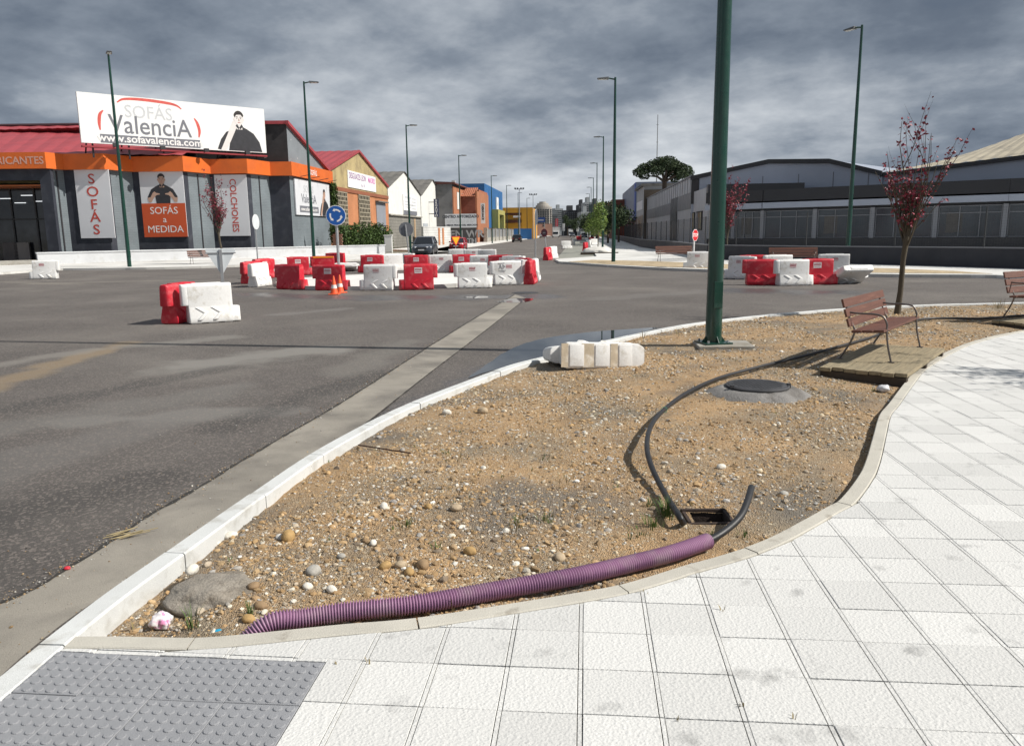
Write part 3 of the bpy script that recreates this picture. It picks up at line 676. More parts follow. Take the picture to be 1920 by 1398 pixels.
# pair standing alone on the left
bp(397, 604, 33, 'white', 'clean white plastic barrier of the near pair standing alone on the asphalt', flip=False, sx=.93)
bp(343, 603, 82, 'red', 'red plastic barrier seen end on behind the near white one')
bp(86, 523, 12, 'white', 'white plastic barrier standing by itself at far left near the furniture shop', flip=True, lab=1)
# ring round the island: front
RG = 'barriers round the roundabout island'
def ring(px, py, yaw, colour, label, **k): return bp(px, py, yaw, colour, label, group=RG, **k)
ring(547, 542, -24, 'red', 'plain dark red barrier second from the left end of the ring, no sticker')
ring(622, 544, -12, 'red', 'red barrier with sticker right behind the two traffic cones', lab=1)
ring(711, 544, -7, 'white', 'grey shaded white barrier between the cones and the red front barrier', flip=True, lab=1)
ring(785, 543, 6, 'red', 'bright red barrier with large sticker at the front centre of the ring', flip=True, lab=1)
ring(887, 540, 10, 'white', 'bright white barrier right of the front centre red one', flip=False, lab=1)
gb = ring(952, 534, 14, 'white', 'white barrier with dark graffiti scribble at the right of the ring', flip=False, lab=1)
ring(488, 537, 78, 'white', 'white barrier seen end on at the left end of the ring')
ring(474, 531, 74, 'red', 'sliver of red barrier hidden behind the leftmost white barrier of the ring')
ring(494, 522, 60, 'red', 'pinkish red barrier behind the leftmost white end-on barrier', flip=True, lab=1)
ring(519, 519, 35, 'white', 'white barrier half hidden behind the red ones at the left of the ring')
ring(561, 516, 14, 'red', 'red barrier with white label at the back left of the ring', lab=1)
ob = ring(609, 514, 8, 'red', 'red barrier with an orange reflective band along its top edge')
ring(632, 503, -14, 'red', 'red barrier beyond the orange banded one behind the roundabout sign post')
ring(650, 508, 20, 'white', 'short white barrier lying low right of the roundabout sign post', rot=(R(80), 0, R(15)), z=.2)
ring(696, 511, -3, 'red', 'red barrier with small white tag at the back of the ring left of centre', lab=1, flip=True)
ring(738, 508, 28, 'white', 'white barrier at the back of the ring beside the leaning sign post')
ring(762, 506, -20, 'white', 'white barrier tucked behind the red back barrier near the dark car')
ring(784, 512, 2, 'red', 'red barrier with sticker at the back of the ring in front of the dark car', lab=1)
ring(829, 511, 4, 'white', 'greyish white barrier between two red ones at the back of the ring', lab=1)
ring(868, 511, 2, 'red', 'red barrier with sticker below the yellow warning triangle', lab=1, flip=True)
ring(860, 492, 4, 'white', 'white barrier carrying the yellow warning triangle')
ring(889, 493, 2, 'white', 'white barrier just right of the yellow triangle barrier', lab=1)
ring(916, 494, -8, 'white', 'white barrier at the right end of the rear row')
ring(908, 514, -4, 'white', 'grey shaded white barrier behind the bright front white one', lab=1)
ring(942, 514, -14, 'red', 'red barrier with sticker behind the graffiti scribbled white one', lab=1)
ring(966, 517, -34, 'white', 'white barrier half hidden near the right bend of the ring')
ring(981, 525, -58, 'red', 'red barrier running away from view at the right bend of the ring', flip=True)
ring(995, 532, 80, 'red', 'red barrier seen end on at the right end of the ring')
ring(1003, 527, 84, 'white', 'white barrier edge outermost at the right end of the ring')
ring(975, 530, -66, 'white', 'white barrier seen end on beside the right red end barrier')
# orange band on its barrier
MB().box(-.52, .47, -.142, .142, .765, .842).build('reflective_band', M('orange_reflector', (.85, .30, .02), .5, .05, 4), ob, bevel=.01)
# graffiti scribble
scr = MB()
for q0, q1 in (((-.36, .55), (-.30, .74)), ((-.30, .74), (-.24, .55)), ((-.34, .63), (-.26, .63)), ((-.20, .74), (-.20, .55)), ((-.20, .70), (-.12, .66)), ((-.12, .66), (-.20, .60)), ((-.38, .50), (-.10, .52)), ((-.32, .46), (-.14, .47)), ((-.38, .77), (-.14, .79))):
    yv = lambda z_: -(.146-.010*(z_-.40)/.22)-.004; scr.tube([(q0[0], yv(q0[1]), q0[1]), (q1[0], yv(q1[1]), q1[1])], .008, 5)
sc_ = scr.build('graffiti', mGreyInk, gb); sc_['kind'] = 'stuff'
# cluster on the right
CG = 'barriers clustered on the right of the junction'
def clus(px, py, yaw, colour, label, **k): return bp(px, py, yaw, colour, label, group=CG, sx=1.02, **k)
clus(1388, 523, -52, 'white', 'shaded white barrier at the left end of the right hand cluster', lab=1, flip=True)
clus(1428, 534, -8, 'red', 'big dark red barrier at the front left of the right hand cluster', flip=False)
clus(1417, 519, -12, 'red', 'red barrier peeking over behind the front left red one of the right cluster')
clus(1460, 519, 5, 'white', 'white barrier at the back middle of the right hand cluster')
clus(1486, 535, 4, 'white', 'white barrier between the two red fronts of the right hand cluster', lab=1, flip=False)
clus(1531, 533, -4, 'red', 'red barrier with sticker at the front of the right hand cluster', lab=1)
clus(1566, 517, -18, 'white', 'white barrier standing behind the tilted one at right end of cluster', lab=1)
g = G(1585, 531); barrier(g.x, g.y, 0, 'white', 'white barrier tipped on its side at the right end of the cluster', rot=(R(62), 0, R(14)), z=.17, group=CG)
stop_b = bp(1307, 506, -14, 'white', 'white barrier carrying the stop sign beside the gravel bed', lab=1, flip=True)
FG = 'barriers along the street works'
bp(1027, 488, 70, 'red', 'red barrier with white arrow patch carrying the dark round sign', group=FG, lab=1)
bp(1037, 485, 64, 'white', 'white barrier standing against the red one with the round sign', group=FG)
for px, py, yaw, c, lab_ in ((1062, 466.5, 15, 'white', 'first white barrier along the edge of the concrete parking strip'), (1075, 459.5, 75, 'white', 'small white barrier second along the parking strip'), (1098, 471.5, 70, 'red', 'red barrier seen end on beside the white soil bag'),
                         (1105.5, 464, 80, 'white', 'white barrier seen end on left of the young green tree'), (1114, 460, 30, 'white', 'white barrier behind the stem of the young green tree'), (1085.5, 450, 10, 'red', 'small far red barrier at the end of the parking strip'),
                         (1092, 446, 10, 'red', 'tiny far red barrier beside the oncoming dark car'), (1110, 454, 40, 'red', 'far red barrier behind the young green tree'), (1120, 447, 20, 'red', 'tiny far red barrier right of the young green tree')):
    bp(px, py, yaw, c, lab_, group=FG)
# fallen barrier on the edge of the bed: lies on its side, base towards the viewer
q = BG(1128, 690)
fbar = barrier(q.x, q.y+.03, 0, 'white', 'dirty white barrier toppled on its side across the pale kerb', rot=(R(-97), R(3), R(13)), z=q.z+.165, group='plastic traffic barriers', sx=.95)
fbar.scale = (.92, .84, .84)
mDirty = M('dirty_white_plastic', (.50, .42, .31), .7, .2, 6, .3, 30, col2=(.66, .61, .53), c2scale=5)
for a_, b_ in ((-.245, -.095), (.115, .205), (-.50, -.415)): MB().box(1.2*a_, 1.2*b_, -.185, .185, -.008, .004).build('dirty_recess', mDirty, fbar)
for x_ in (-.60, -.53): MB().loft([[(x_+.026*math.cos(a), .142+d_, .60+.026*math.sin(a)) for a in np.linspace(0, 6.283, 14, endpoint=False)] for d_ in (-.16, .003)]).build('pin_hole_disc', mHoleD, fbar)  # dark discs: shade inside the pin holes put into the colour
# cones
mCone = M('orange_cone', (.80, .11, .03), .5, .06, 5); mConeW = M('cone_band', (.8, .79, .76), .5, .04, 5)
def cone(px, py, label):
    g = G(px, py); t = thing('traffic_cone', label, 'traffic cone', (g.x, g.y, 0), random.uniform(0, 1), 'orange traffic cones')
    MB().box(-.17, .17, -.17, .17, 0, .035).build('foot', mCone, t, bevel=.012)
    MB().lathe([(.13, .03), (.12, .06), (.025, .58), (.018, .60)], 20).build('cone_body', mCone, t, True)
    MB().lathe([(.0945, .20), (.0745, .31)], 20).build('band', mConeW, t, True); MB().lathe([(.0605, .385), (.0405, .48)], 20).build('band', mConeW, t, True)
cone(627, 552, 'front orange and white traffic cone before the red barrier'); cone(638, 549, 'orange and white traffic cone just right and behind the front one')

# ================================================================== TRAFFIC SIGNS
mSteel = M('galvanised_steel', (.42, .43, .44), .45, .08, 4, .1, 60, metal=.6); mSignBack = M('sign_back_aluminium', (.66, .70, .72), .5, .06, 3, 0)
mBlue = M('sign_blue', (.012, .10, .38), .4, .03, 3); mSignW = M('sign_white', (.8, .8, .8), .4, .02, 3); mSignR = M('sign_red', (.62, .02, .03), .4, .03, 3); mBlk = M('black_print', (.02, .02, .022), .5, .02, 4); mSignY = M('sign_yellow', (.85, .45, .02), .4, .03, 3)
def disc(mb, r, y0, y1, cz, n=32, a0=0.):
    mb.loft([[(r*math.cos(a0+2*math.pi*k/n), y, cz+r*math.sin(a0+2*math.pi*k/n)) for k in range(n)] for y in (y1, y0)]); return mb
def sign(px, py, h, yaw, label, lean=0., post=.03, z=0., name='traffic_sign', base=None, flatpost=False, top=None):
    g = base or G(px, py, z); t = thing(name, label, 'traffic sign', g, R(yaw)); t.rotation_euler = (0, R(lean), R(yaw))
    if flatpost: MB().box(-post, post, -.02, .02, 0, top or h+.1).build('post', mSteel, t, bevel=.004)
    else: MB().tube([(0, 0, 0), (0, 0, top or h)], post, 12).build('post', mSteel, t, True)
    return t
# roundabout sign (faces us; local -y is the front)
t = sign(637, 532, 2.75, 3, 'round blue roundabout sign with three white arrows on a grey post', post=.055, top=2.75)
hz = 2.62; MB().add([], []); disc(MB(), .385, -.075, -.060, hz).build('plate', mSignW, t, bevel=.003); disc(MB(), .360, -.079, -.0755, hz).build('blue_face', mBlue, t)
for k in range(3):
    a0 = R(100+120*k); mb = MB(); rin, rout = .185, .245; n = 10; span = R(62)
    ri = [(rin*math.cos(a0-span*i/n), -.0815, hz+rin*math.sin(a0-span*i/n)) for i in range(n+1)]; ro = [(rout*math.cos(a0-span*i/n), -.0815, hz+rout*math.sin(a0-span*i/n)) for i in range(n+1)]
    a0 = R(100+120*k)
    # arrows circulate anticlockwise: head at the start angle
    mb.loft([[i_, o_] for i_, o_ in zip(ri, ro)], False, False)
    hA = [(rr*math.cos(a), -.0815, hz+rr*math.sin(a)) for rr, a in ((.150, a0), (.280, a0), (.215, a0+R(24)))]; mb.add(hA, [(0, 1, 2)])
    mb.build('arrow', mSignW, t)
# yield sign seen from behind, near
t = sign(419, 546, 2.0, 16, 'back of a triangular give way sign on a flat grey post', post=.05, flatpost=True, top=1.44)
def tri(mb, s, y0, y1, cz, rnd=.06):
    pts = []
    for k in range(3):
        a = R(90+120*k)+math.pi
        for d in (-.16, -.05, .05, .16): pts.append(((s-.03*abs(d)*6)*math.cos(a+d*.6), (s-.03*abs(d)*6)*math.sin(a+d*.6)))
    mb.loft([[(x, y, cz+z) for x, z in pts] for y in (y1, y0)]); return mb
tri(MB(), .56, .022, .036, 1.16).build('plate_back', mSignBack, t, bevel=.004); tri(MB(), .555, .0365, .040, 1.16).build('sign_face', mSignW, t)
MB().box(-.5, .5, .0, .021, 1.30, 1.34).build('clamp', mSteel, t)
# round sign seen nearly edge on, left of the ring
t = sign(484, 499, 2.9, 82, 'round sign seen almost edge on before the grey shop wall', post=.04, top=3.05)
disc(MB(), .47, -.06, -.045, 2.75).build('plate', mSignW, t, bevel=.003); disc(MB(), .44, -.064, -.0605, 2.75).build('plate_back', mSignBack, t)
# leaning round sign seen from behind
t = sign(768, 490, 3.0, 185, 'back of a round grey sign on a leaning post behind the ring', lean=4.5, post=.05, top=2.55)
disc(MB(), .50, -.066, -.05, 2.2).build('plate_back', M('sign_back_dark', (.19, .20, .22), .6, .1, 4, 0, metal=.3), t, bevel=.003); disc(MB(), .49, -.07, -.0665, 2.2).build('sign_face', mSignW, t)
# tall round sign seen edge on, by the right end of the ring
t = sign(1004, 497, 3.5, 76, 'tall round sign seen edge on at the right of the ring', lean=1.2, post=.045, top=3.15)
disc(MB(), .46, -.062, -.045, 2.75).build('plate', mSignBack, t, bevel=.003); disc(MB(), .45, -.066, -.0625, 2.75).build('sign_face', M('sign_dark_face', (.10, .11, .13), .5, .05, 4), t)
# stop sign standing in its barrier
g = G(1300, 505); t = sign(0, 0, 2.05, 48, 'red octagonal stop sign on a white post above a white barrier', base=Vector((g.x, g.y+.05, .80)), post=.045, top=.80)
t.children[0].data.materials[0] = mSignW
disc(MB(), .30, -.07, -.055, .85, 8, R(22.5)).build('plate', mSignW, t, bevel=.003); disc(MB(), .275, -.074, -.0705, .85, 8, R(22.5)).build('red_face', mSignR, t)
text('STOP', .235, mSignW, t, lambda x, y, z: (x, -.0755-z, .85+y), bold=.006, sx=.95, ext=.001)
# dark round sign in the red barrier down the street
g = G(1024, 488); t = sign(0, 0, 1.2, -40, 'small dark round prohibition sign above the red street barrier', base=Vector((g.x, g.y, .80)), lean=-6, post=.035, top=.85)
disc(MB(), .27, -.06, -.045, 1.05).build('plate', M('dark_red', (.16, .012, .03), .5, .05, 4), t); disc(MB(), .19, -.064, -.0605, 1.05).build('sign_face', M('sign_dim_face', (.10, .05, .06), .5, .05, 4), t); MB().box(-.11, .11, -.068, -.0645, 1.02, 1.08).build('white_bar', M('bar_grey', (.35, .33, .33), .5), t)
# yellow warning triangle standing in the white rear barrier
g = G(855, 490); t = sign(0, 0, 1.2, 38, 'temporary yellow give way triangle with red border above the rear barriers', base=Vector((g.x, g.y, .80)), post=.03, top=.45)
tri(MB(), .42, -.055, -.04, .66).build('red_border', mSignR, t, bevel=.003); tri(MB(), .33, -.059, -.0555, .66).build('yellow_face', mSignY, t); text('...', .2, mBlk, t, lambda x, y, z: (x, -.06-z, 1.06+y), ext=.001) if 0 else None

# ================================================================== STREET LAMPS
mGreen = M('green_lamp_paint', (.004, .042, .028), .32, .08, 2, .05, 40, coat=.3); mLampHead = M('lamp_head_grey', (.10, .105, .11), .5, .05, 5); mLampGlass = M('lamp_lens', (.55, .55, .52), .25, .02, 5)
def lamp(loc, H, yaw, label, r0=.12, plate=False, arm=.75):
    t = thing('street_lamp', label, 'street lamp', loc, R(yaw), 'tall green street lamps')
    MB().tube([(0, 0, 0), (0, 0, .05), (0, 0, H*.5), (0, 0, H-.05), (0, 0, H)], [r0*1.02, r0, r0*.78, r0*.5, r0*.45], 24).build('pole', mGreen, t, True)
    MB().tube([(0, 0, H-.12), (-arm*.4, 0, H-.06), (-arm*.62, 0, H-.04)], [.045, .04, .04], 10).build('arm', mGreen, t, True)
    h = MB().hexa([(-arm*1.35, -.14, H-.085), (-arm*.5, -.17, H-.11), (-arm*.5, .17, H-.11), (-arm*1.35, .14, H-.085), (-arm*1.35, -.12, H-.03), (-arm*.5, -.13, H+.02), (-arm*.5, .13, H+.02), (-arm*1.35, .12, H-.03)]).build('lamp_head', mLampHead, t, bevel=.015)
    MB().box(-arm*1.25, -arm*.62, -.11, .11, H-.118, H-.1).build('lens', mLampGlass, h)
    MB().box(-.07, .07, -r0-.004, -r0+.03, .55, .95).build('access_door', mGreen, t, bevel=.004)
    if plate:
        MB().prism([(-.22, -.22), (.22, -.22), (.22, .22), (-.22, .22)], 0, .022).build('base_plate', mGreen, t, bevel=.003)
        for sx in (-1, 1):
            for sy in (-1, 1):
                MB().loft([[( .16*sx+.02*math.cos(a*math.pi/3), .16*sy+.02*math.sin(a*math.pi/3), z) for a in range(6)] for z in (.02, .055)]).build('bolt_nut', mSteel, t)
        for a in range(4):
            ca, sa = math.cos(a*math.pi/2), math.sin(a*math.pi/2); mb = MB(); pts = [(r0*.9, 0, .02), (.20, 0, .02), (r0*.9, 0, .13)]
            vs = [(x*ca-(y+o_)*sa, x*sa+(y+o_)*ca, z) for o_ in (-.006, .006) for x, y, z in pts]; mb.add(vs, [(0, 1, 2), (5, 4, 3), (0, 3, 4, 1), (1, 4, 5, 2), (2, 5, 3, 0)]).build('gusset', mGreen, t)
    return t
q = BG(1337, 647)
foot = MB().prism([(q.x-.30, q.y-.36), (q.x+.52, q.y-.42), (q.x+.58, q.y+.22), (q.x-.25, q.y+.30)], q.z-.2, q.z+.035).build('lamp_footing', mConc, None, bevel=.008)
tag(foot, 'low rough concrete footing under the nearest green lamp post', 'footing')
lamp((q.x, q.y, q.z+.037), 12.2, 12, 'nearest thick green lamp post bolted to a concrete footing in the bed', .125, True)
def lampg(px, py, H, yaw, label, **k): g = G(px, py, .12); return lamp((g.x, g.y, .12), H, yaw, label, **k)
lampg(243, 500, 12.4, 120, 'green street lamp in front of the furniture billboard'); lamp((A(589, 489, 56).x, 56, .12), 12.2, 182, 'green street lamp right of the furniture shop corner')
lampg(1588, 491, 11.9, -60, 'green street lamp in front of the dark showroom on the right'); lampg(1150, 491, 10.3, -2, 'green street lamp at the corner of the right hand gravel bed')
for k_, (v, l) in enumerate(((83, 'second green street lamp down the right pavement'), (114, 'third green street lamp down the right pavement'), (145, 'fourth green street lamp down the right pavement'), (175, 'fifth street lamp down the right pavement'), (205, 'sixth and farthest street lamp down the right pavement'))):
    p = ST(2.35, v); lamp((p.x, p.y, .12), 11.4, -2, l, r0=.11)
for k_, (v, l) in enumerate(((71, 'green street lamp beside the dark grey car on the left pavement'), (99, 'street lamp in front of the brown brick workshop'), (135, 'street lamp in front of the blue building'), (163, 'street lamp before the yellow building'), (193, 'street lamp at the right edge of the yellow building'), (225, 'farthest street lamp on the left pavement'))):
    p = ST(-15.2 if k_ else -15.6, v); lamp((p.x, p.y, .12), 11.4, 178, l, r0=.11)
for (px, top, Y) in ((974.5, 353, 185), (1000, 364, 225)):    # lighting masts with cross arms
    p = A(px, 440, Y); H = A(px, top, Y).z; t = thing('floodlight_mast', 'thin grey floodlight mast with clustered lamps %s' % ('before the yellow building' if Y < 200 else 'right of the yellow building'), 'floodlight mast', (p.x, p.y, 0))
    MB().tube([(0, 0, 0), (0, 0, H)], [.14, .07], 8).build('pole', mSteel, t); MB().box(-1.0, 1.0, -.05, .05, H-.3, H-.2).build('cross_arm', mSteel, t)
    for x in (-.95, -.4, .4, .95): MB().box(x-.2, x+.2, -.15, .15, H-.2, H+.12).build('floodlight', mLampHead, t)

# ================================================================== BENCHES
mSlat = M('brown_bench_wood', (.125, .048, .030), .55, .16, 3, .3, 30, stretch=(1, 14, 14), fine=.12, fscale=60, col2=(.20, .09, .06), c2scale=2, c2lo=.58, c2hi=.75)
mIronB = M('bench_steel', (.16, .14, .13), .42, .12, 5, .1, 40, metal=.7)
def bench(loc, yaw, label, L=1.75, simple=False):
    t = thing('park_bench', label, 'bench', loc, R(yaw), 'brown slatted park benches'); hx = L/2
    # local: x along, seat faces -y
    bx = [(.185, .47, .235, .6), ]
    def plank(name, p0, p1, y, z, dy, dz, th, rx):
        mb = MB(); c, s = math.cos(rx), math.sin(rx)
        def T(x, a, b_): return (x, y + a*c - b_*s, z + a*s + b_*c)
        mb.hexa([T(p0, -dy/2, -th/2), T(p1, -dy/2, -th/2), T(p1, dy/2, -th/2), T(p0, dy/2, -th/2), T(p0, -dy/2, th/2), T(p1, -dy/2, th/2), T(p1, dy/2, th/2), T(p0, dy/2, th/2)])
        return mb.build(name, mSlat, t, bevel=.006)
    for k, (y, z) in enumerate(((-.20, .44), (-.055, .425), (.09, .415))): plank('seat_slat', -hx, hx, y, z, .125, 0, .035, R(-3))
    for k, (y, z) in enumerate(((.205, .53), (.245, .665), (.285, .80))): plank('back_slat', -hx, hx, y, z, .118, 0, .03, R(73))
    for sx in (-1, 1):
        x = sx*(hx-.16)
        MB().tube(catmull([(x, -.34, 0), (x, -.285, .22), (x, -.255, .44), (x, -.255, .52), (x, -.20, .625), (x, -.08, .655), (x, .12, .655), (x, .235, .665)], 5), .013, 8).build('arm_rest', mIronB, t, True)
        MB().tube(catmull([(x, .33, 0), (x, .21, .22), (x, .155, .395), (x, .19, .50), (x, .265, .67), (x, .31, .84)], 5), .014, 8).build('back_leg', mIronB, t, True)
        MB().tube([(x, -.265, .415), (x, .16, .392)], .013, 8).build('seat_rail', mIronB, t, True)
        for y in (-.34, .33): MB().box(x-.03, x+.03, y-.04, y+.04, 0, .008).build('foot_plate', mIronB, t)
    return t
mTimber = M('weathered_timber', (.30, .245, .155), .85, .2, 2.5, .5, 40, stretch=(1.5, 14, 14), fine=.2, fscale=30, col2=(.22, .185, .12), c2scale=1.4, c2lo=.47, c2hi=.66)
mTimberD = M('dark_sleeper', (.06, .045, .032), .9, .2, 3, .5, 30)
def deck(loc, yaw, L, Wd, label, n=7, h=.13):
    t = thing('timber_deck', label, 'deck', loc, R(yaw), 'timber decks under the benches')
    for k in range(n):
        y0 = -Wd/2+Wd*k/n; dz = random.uniform(-.006, .006); dx = random.uniform(-.03, .03)
        MB().box(-L/2+dx, L/2+dx, y0+.004, y0+Wd/n-.004, h-.045+dz, h+dz).build('plank', mTimber, t, bevel=.004)
    for x in (-L/2+.06, 0, L/2-.06): MB().box(x-.05, x+.05, -Wd/2+.01, Wd/2-.01, -.10, h-.05).build('bearer', mTimberD, t)
    return t
dz_ = .085
deck((4.88, 9.93, dz_), 52, 2.38, .98, 'weathered timber deck under the near brown bench', h=.145)
bench((4.99, 10.30, dz_+.150), 50.8, 'brown slatted bench with curved steel arms on the near timber deck', L=1.98).scale = (.96, .92, .90)
deck((10.0, 14.12, .07), 27, 2.3, .95, 'timber deck cut by the right edge of the view', h=.13)
bench((10.05, 14.45, .205), 27, 'brown bench at the right edge of the view, only its left end showing', L=1.9)
def bench_px(px, py, yaw, label, L=1.9): g = G(px, py, .13); bench((g.x, g.y, .13), yaw, label, L)
bench_px(1265, 489, 4, 'brown bench on the right hand gravel bed left of the stop sign', 2.2)
bench_px(1487, 497, -12, 'brown bench behind the right hand cluster of barriers', 2.3)
bench_px(384, 494, 40, 'brown bench before the white low wall of the furniture shop', 2.0)

# ================================================================== THINGS LYING ON THE BED
mPurple = M('purple_conduit', (.29, .145, .25), .58, .14, 3, .1, 60, col2=(.36, .26, .30), c2scale=6, c2lo=.50, c2hi=.74)
cp = [(395, 1203), (432, 1189), (500, 1170), (570, 1158), (640, 1147), (786, 1131), (932, 1106), (1077, 1080), (1187, 1055), (1262, 1036), (1327, 1014)]
path = []
for k, p in enumerate(cp):
    q = BG(*p); q = G(p[0], p[1], max(q.z, .02)+.052); path.append(q)
path[0].z = -.03; path[1].z = .02
path = resample(catmull(path, 10), .0035)
cr_ = .047; rad = [cr_ - .0065*(.5+.5*math.cos(2*math.pi*i/4.0))**1.0 for i in range(len(path))]
rad = [cr_ if (i % 4) in (1, 2) else cr_-.0095 for i in range(len(path))]
t = MB().tube(path, rad, 20, cap=False).build('corrugated_conduit', mPurple, None, smooth=True, ang=80); tag(t, 'purple corrugated plastic conduit lying along the pavement edging', 'conduit')
mRub = M('black_rubber', (.020, .020, .022), .5, .15, 5, .1, 80)
def hose(pp, r, label, name='cable', n=12, mat=None):
    o = MB().tube(resample(catmull(pp, 10), .03), r, n).build(name, mat or mRub, None, smooth=True, ang=60); return tag(o, label, 'cable')
e = path[-1]
c0 = [path[-60].lerp(e, 0), e] ; c0 = [path[-80], e, G(1362, 993, .15), G(1388, 968, .19), G(1401, 940, .23), G(1409, 913, .26)]
hose(c0, .0215, 'short black cable curving up out of the purple conduit end')
hp = [(1283, 985, -.05), (1274, 968, .06), (1246, 924, .03), (1220, 870, .07), (1213, 832, .10), (1221, 798, .10), (1245, 768, .075), (1290, 735, .05), (1350, 708, .03), (1430, 686, .025), (1500, 669, .02), (1560, 653, .02), (1640, 630, .02), (1690, 607, .02), (1745, 597, .02), (1850, 597, .02), (1905, 592, .01), (2010, 588, -.03)]
hpp = []
for px, py, dz in hp:
    q = BG(px, py) if px < 1940 else BG(1940, 590) + Vector((.7, .0, 0)); hpp.append(G(px, py, q.z+.022+dz) if px < 1940 else q)
hose(hpp, .0205, 'long black hose snaking from the drain pit past the manhole to the benches', 'hose')
q = hpp[6]; tie = MB().tube([q+Vector((.03*math.cos(a), .024*math.sin(a)*.3, .026*math.sin(a))) for a in np.linspace(0, 6.28, 12)], .003, 5).build('twine', M('green_twine', (.10, .30, .20), .8, .1, 9)); tag(tie, 'bit of green twine tied round the long black hose', 'twine')
# open pit the cables come from
mBrickD = M('pit_brick', (.045, .030, .024), .9, .25, 12, .5, 50)
mDarkPit = M('pit_shade', (.020, .017, .014), .9, .2, 9)  # near-black floor: the shade of a deeper pit put into the colour
t = thing('drain_pit', 'open dark rectangular cable pit with a broken brick rim in the bed', 'pit', (PIT.x, PIT.y, 0))
pz = bed_z(PIT.x, PIT.y)+.016
for b_ in ((-.145, .150, -.115, -.095, .004, pz-.012), (-.150, .140, .085, .108, .004, pz+.004), (-.145, -.122, -.095, .085, .004, pz-.006), (.118, .142, -.095, .085, .004, pz)):
    MB().box(*b_).build('pit_wall', mBrickD, t, bevel=.004)
MB().box(-.122, .118, -.095, .085, .003, .008).build('pit_floor', mDarkPit, t)
# manhole on its mortar cone
mMort = M('grey_mortar', (.215, .205, .195), .95, .15, 5, 1.0, 45, fine=.25, fscale=70, col2=(.13, .12, .11), c2scale=4)
mz = bed_z(MAN.x, MAN.y)
t = thing('manhole', 'round iron manhole lid set on a rough grey mortar cone in the bed', 'manhole', (MAN.x, MAN.y, mz-.02))
n = 48; rings = []
for rr, zz in ((.64, -.06), (.60, -.005), (.54, .03), (.48, .06), (.42, .088), (.37, .098), (.33, .094)):
    rings.append([((rr*(1+.16*fbm(math.cos(a)*2.5, math.sin(a)*1.5, 1, 3, rr)))*math.cos(a), rr*(1+.16*fbm(math.cos(a)*2.5, math.sin(a)*1.5, 1, 3, rr))*math.sin(a)*.92, zz+(.012*fbm(rr*8+math.cos(a)*5, math.sin(a)*5, 1, 2) if rr < .75 else 0)) for a in np.linspace(0, 2*math.pi, n, endpoint=False)])
MB().loft(rings).build('mortar_collar', mMort, t, smooth=True, ang=60)
MB().lathe([(.335, .07), (.34, .118), (.332, .124), (.318, .124), (.316, .118)], 40).build('frame_ring', mIron, t, smooth=True, ang=30)
lid = MB().lathe([(.312, .09), (.312, .126), (.30, .130), (.02, .130)], 40).build('lid', mIron, t, smooth=True, ang=30)
stud = MB()
for i in range(-7, 8):
    for j in range(-7, 8):
        if math.hypot(i, j) < 7.1: stud.box(i*.038-.012, i*.038+.012, j*.038-.012, j*.038+.012, .129, .1335)
stud.build('tread_pattern', mIron, lid)
for a in (R(200), R(-10)): MB().box(.33*math.cos(a)-.02, .33*math.cos(a)+.02, .33*math.sin(a)-.02, .33*math.sin(a)+.02, .09, .145).build('lug', mIron, t, bevel=.004)
# lump of waste concrete at the corner
def lump(loc, sx, sy, sz, mat, name, label, cat, seed, sub=4, group=None, amp=.22, fr=2.2):
    bm = bmesh.new(); bmesh.ops.create_icosphere(bm, subdivisions=sub, radius=1)
    for v in bm.verts:
        p = v.co.copy(); k = 1+amp*fbm(p.x+seed*3.1, p.y-seed*1.7, fr, 3, p.z*fr); v.co = Vector((p.x*sx*k, p.y*sy*k, p.z*sz*k))
    me = bpy.data.meshes.new(name); bm.to_mesh(me); bm.free(); me.polygons.foreach_set('use_smooth', [True]*len(me.polygons)); me.materials.append(mat)
    o = bpy.data.objects.new(name, me); COL.objects.link(o); o.location = loc; return tag(o, label, cat, group)
mWaste = M('waste_concrete', (.285, .255, .215), .95, .2, 6, 1.0, 60, fine=.3, fscale=110, col2=(.17, .145, .115), c2scale=7)
q = BG(402, 1110)
o = lump((q.x+.0, q.y+.02, .045), .245, .20, .075, mWaste, 'concrete_lump', 'flat lump of waste concrete in the corner of the bed', 'rubble', 3, 5, amp=.28, fr=1.9)
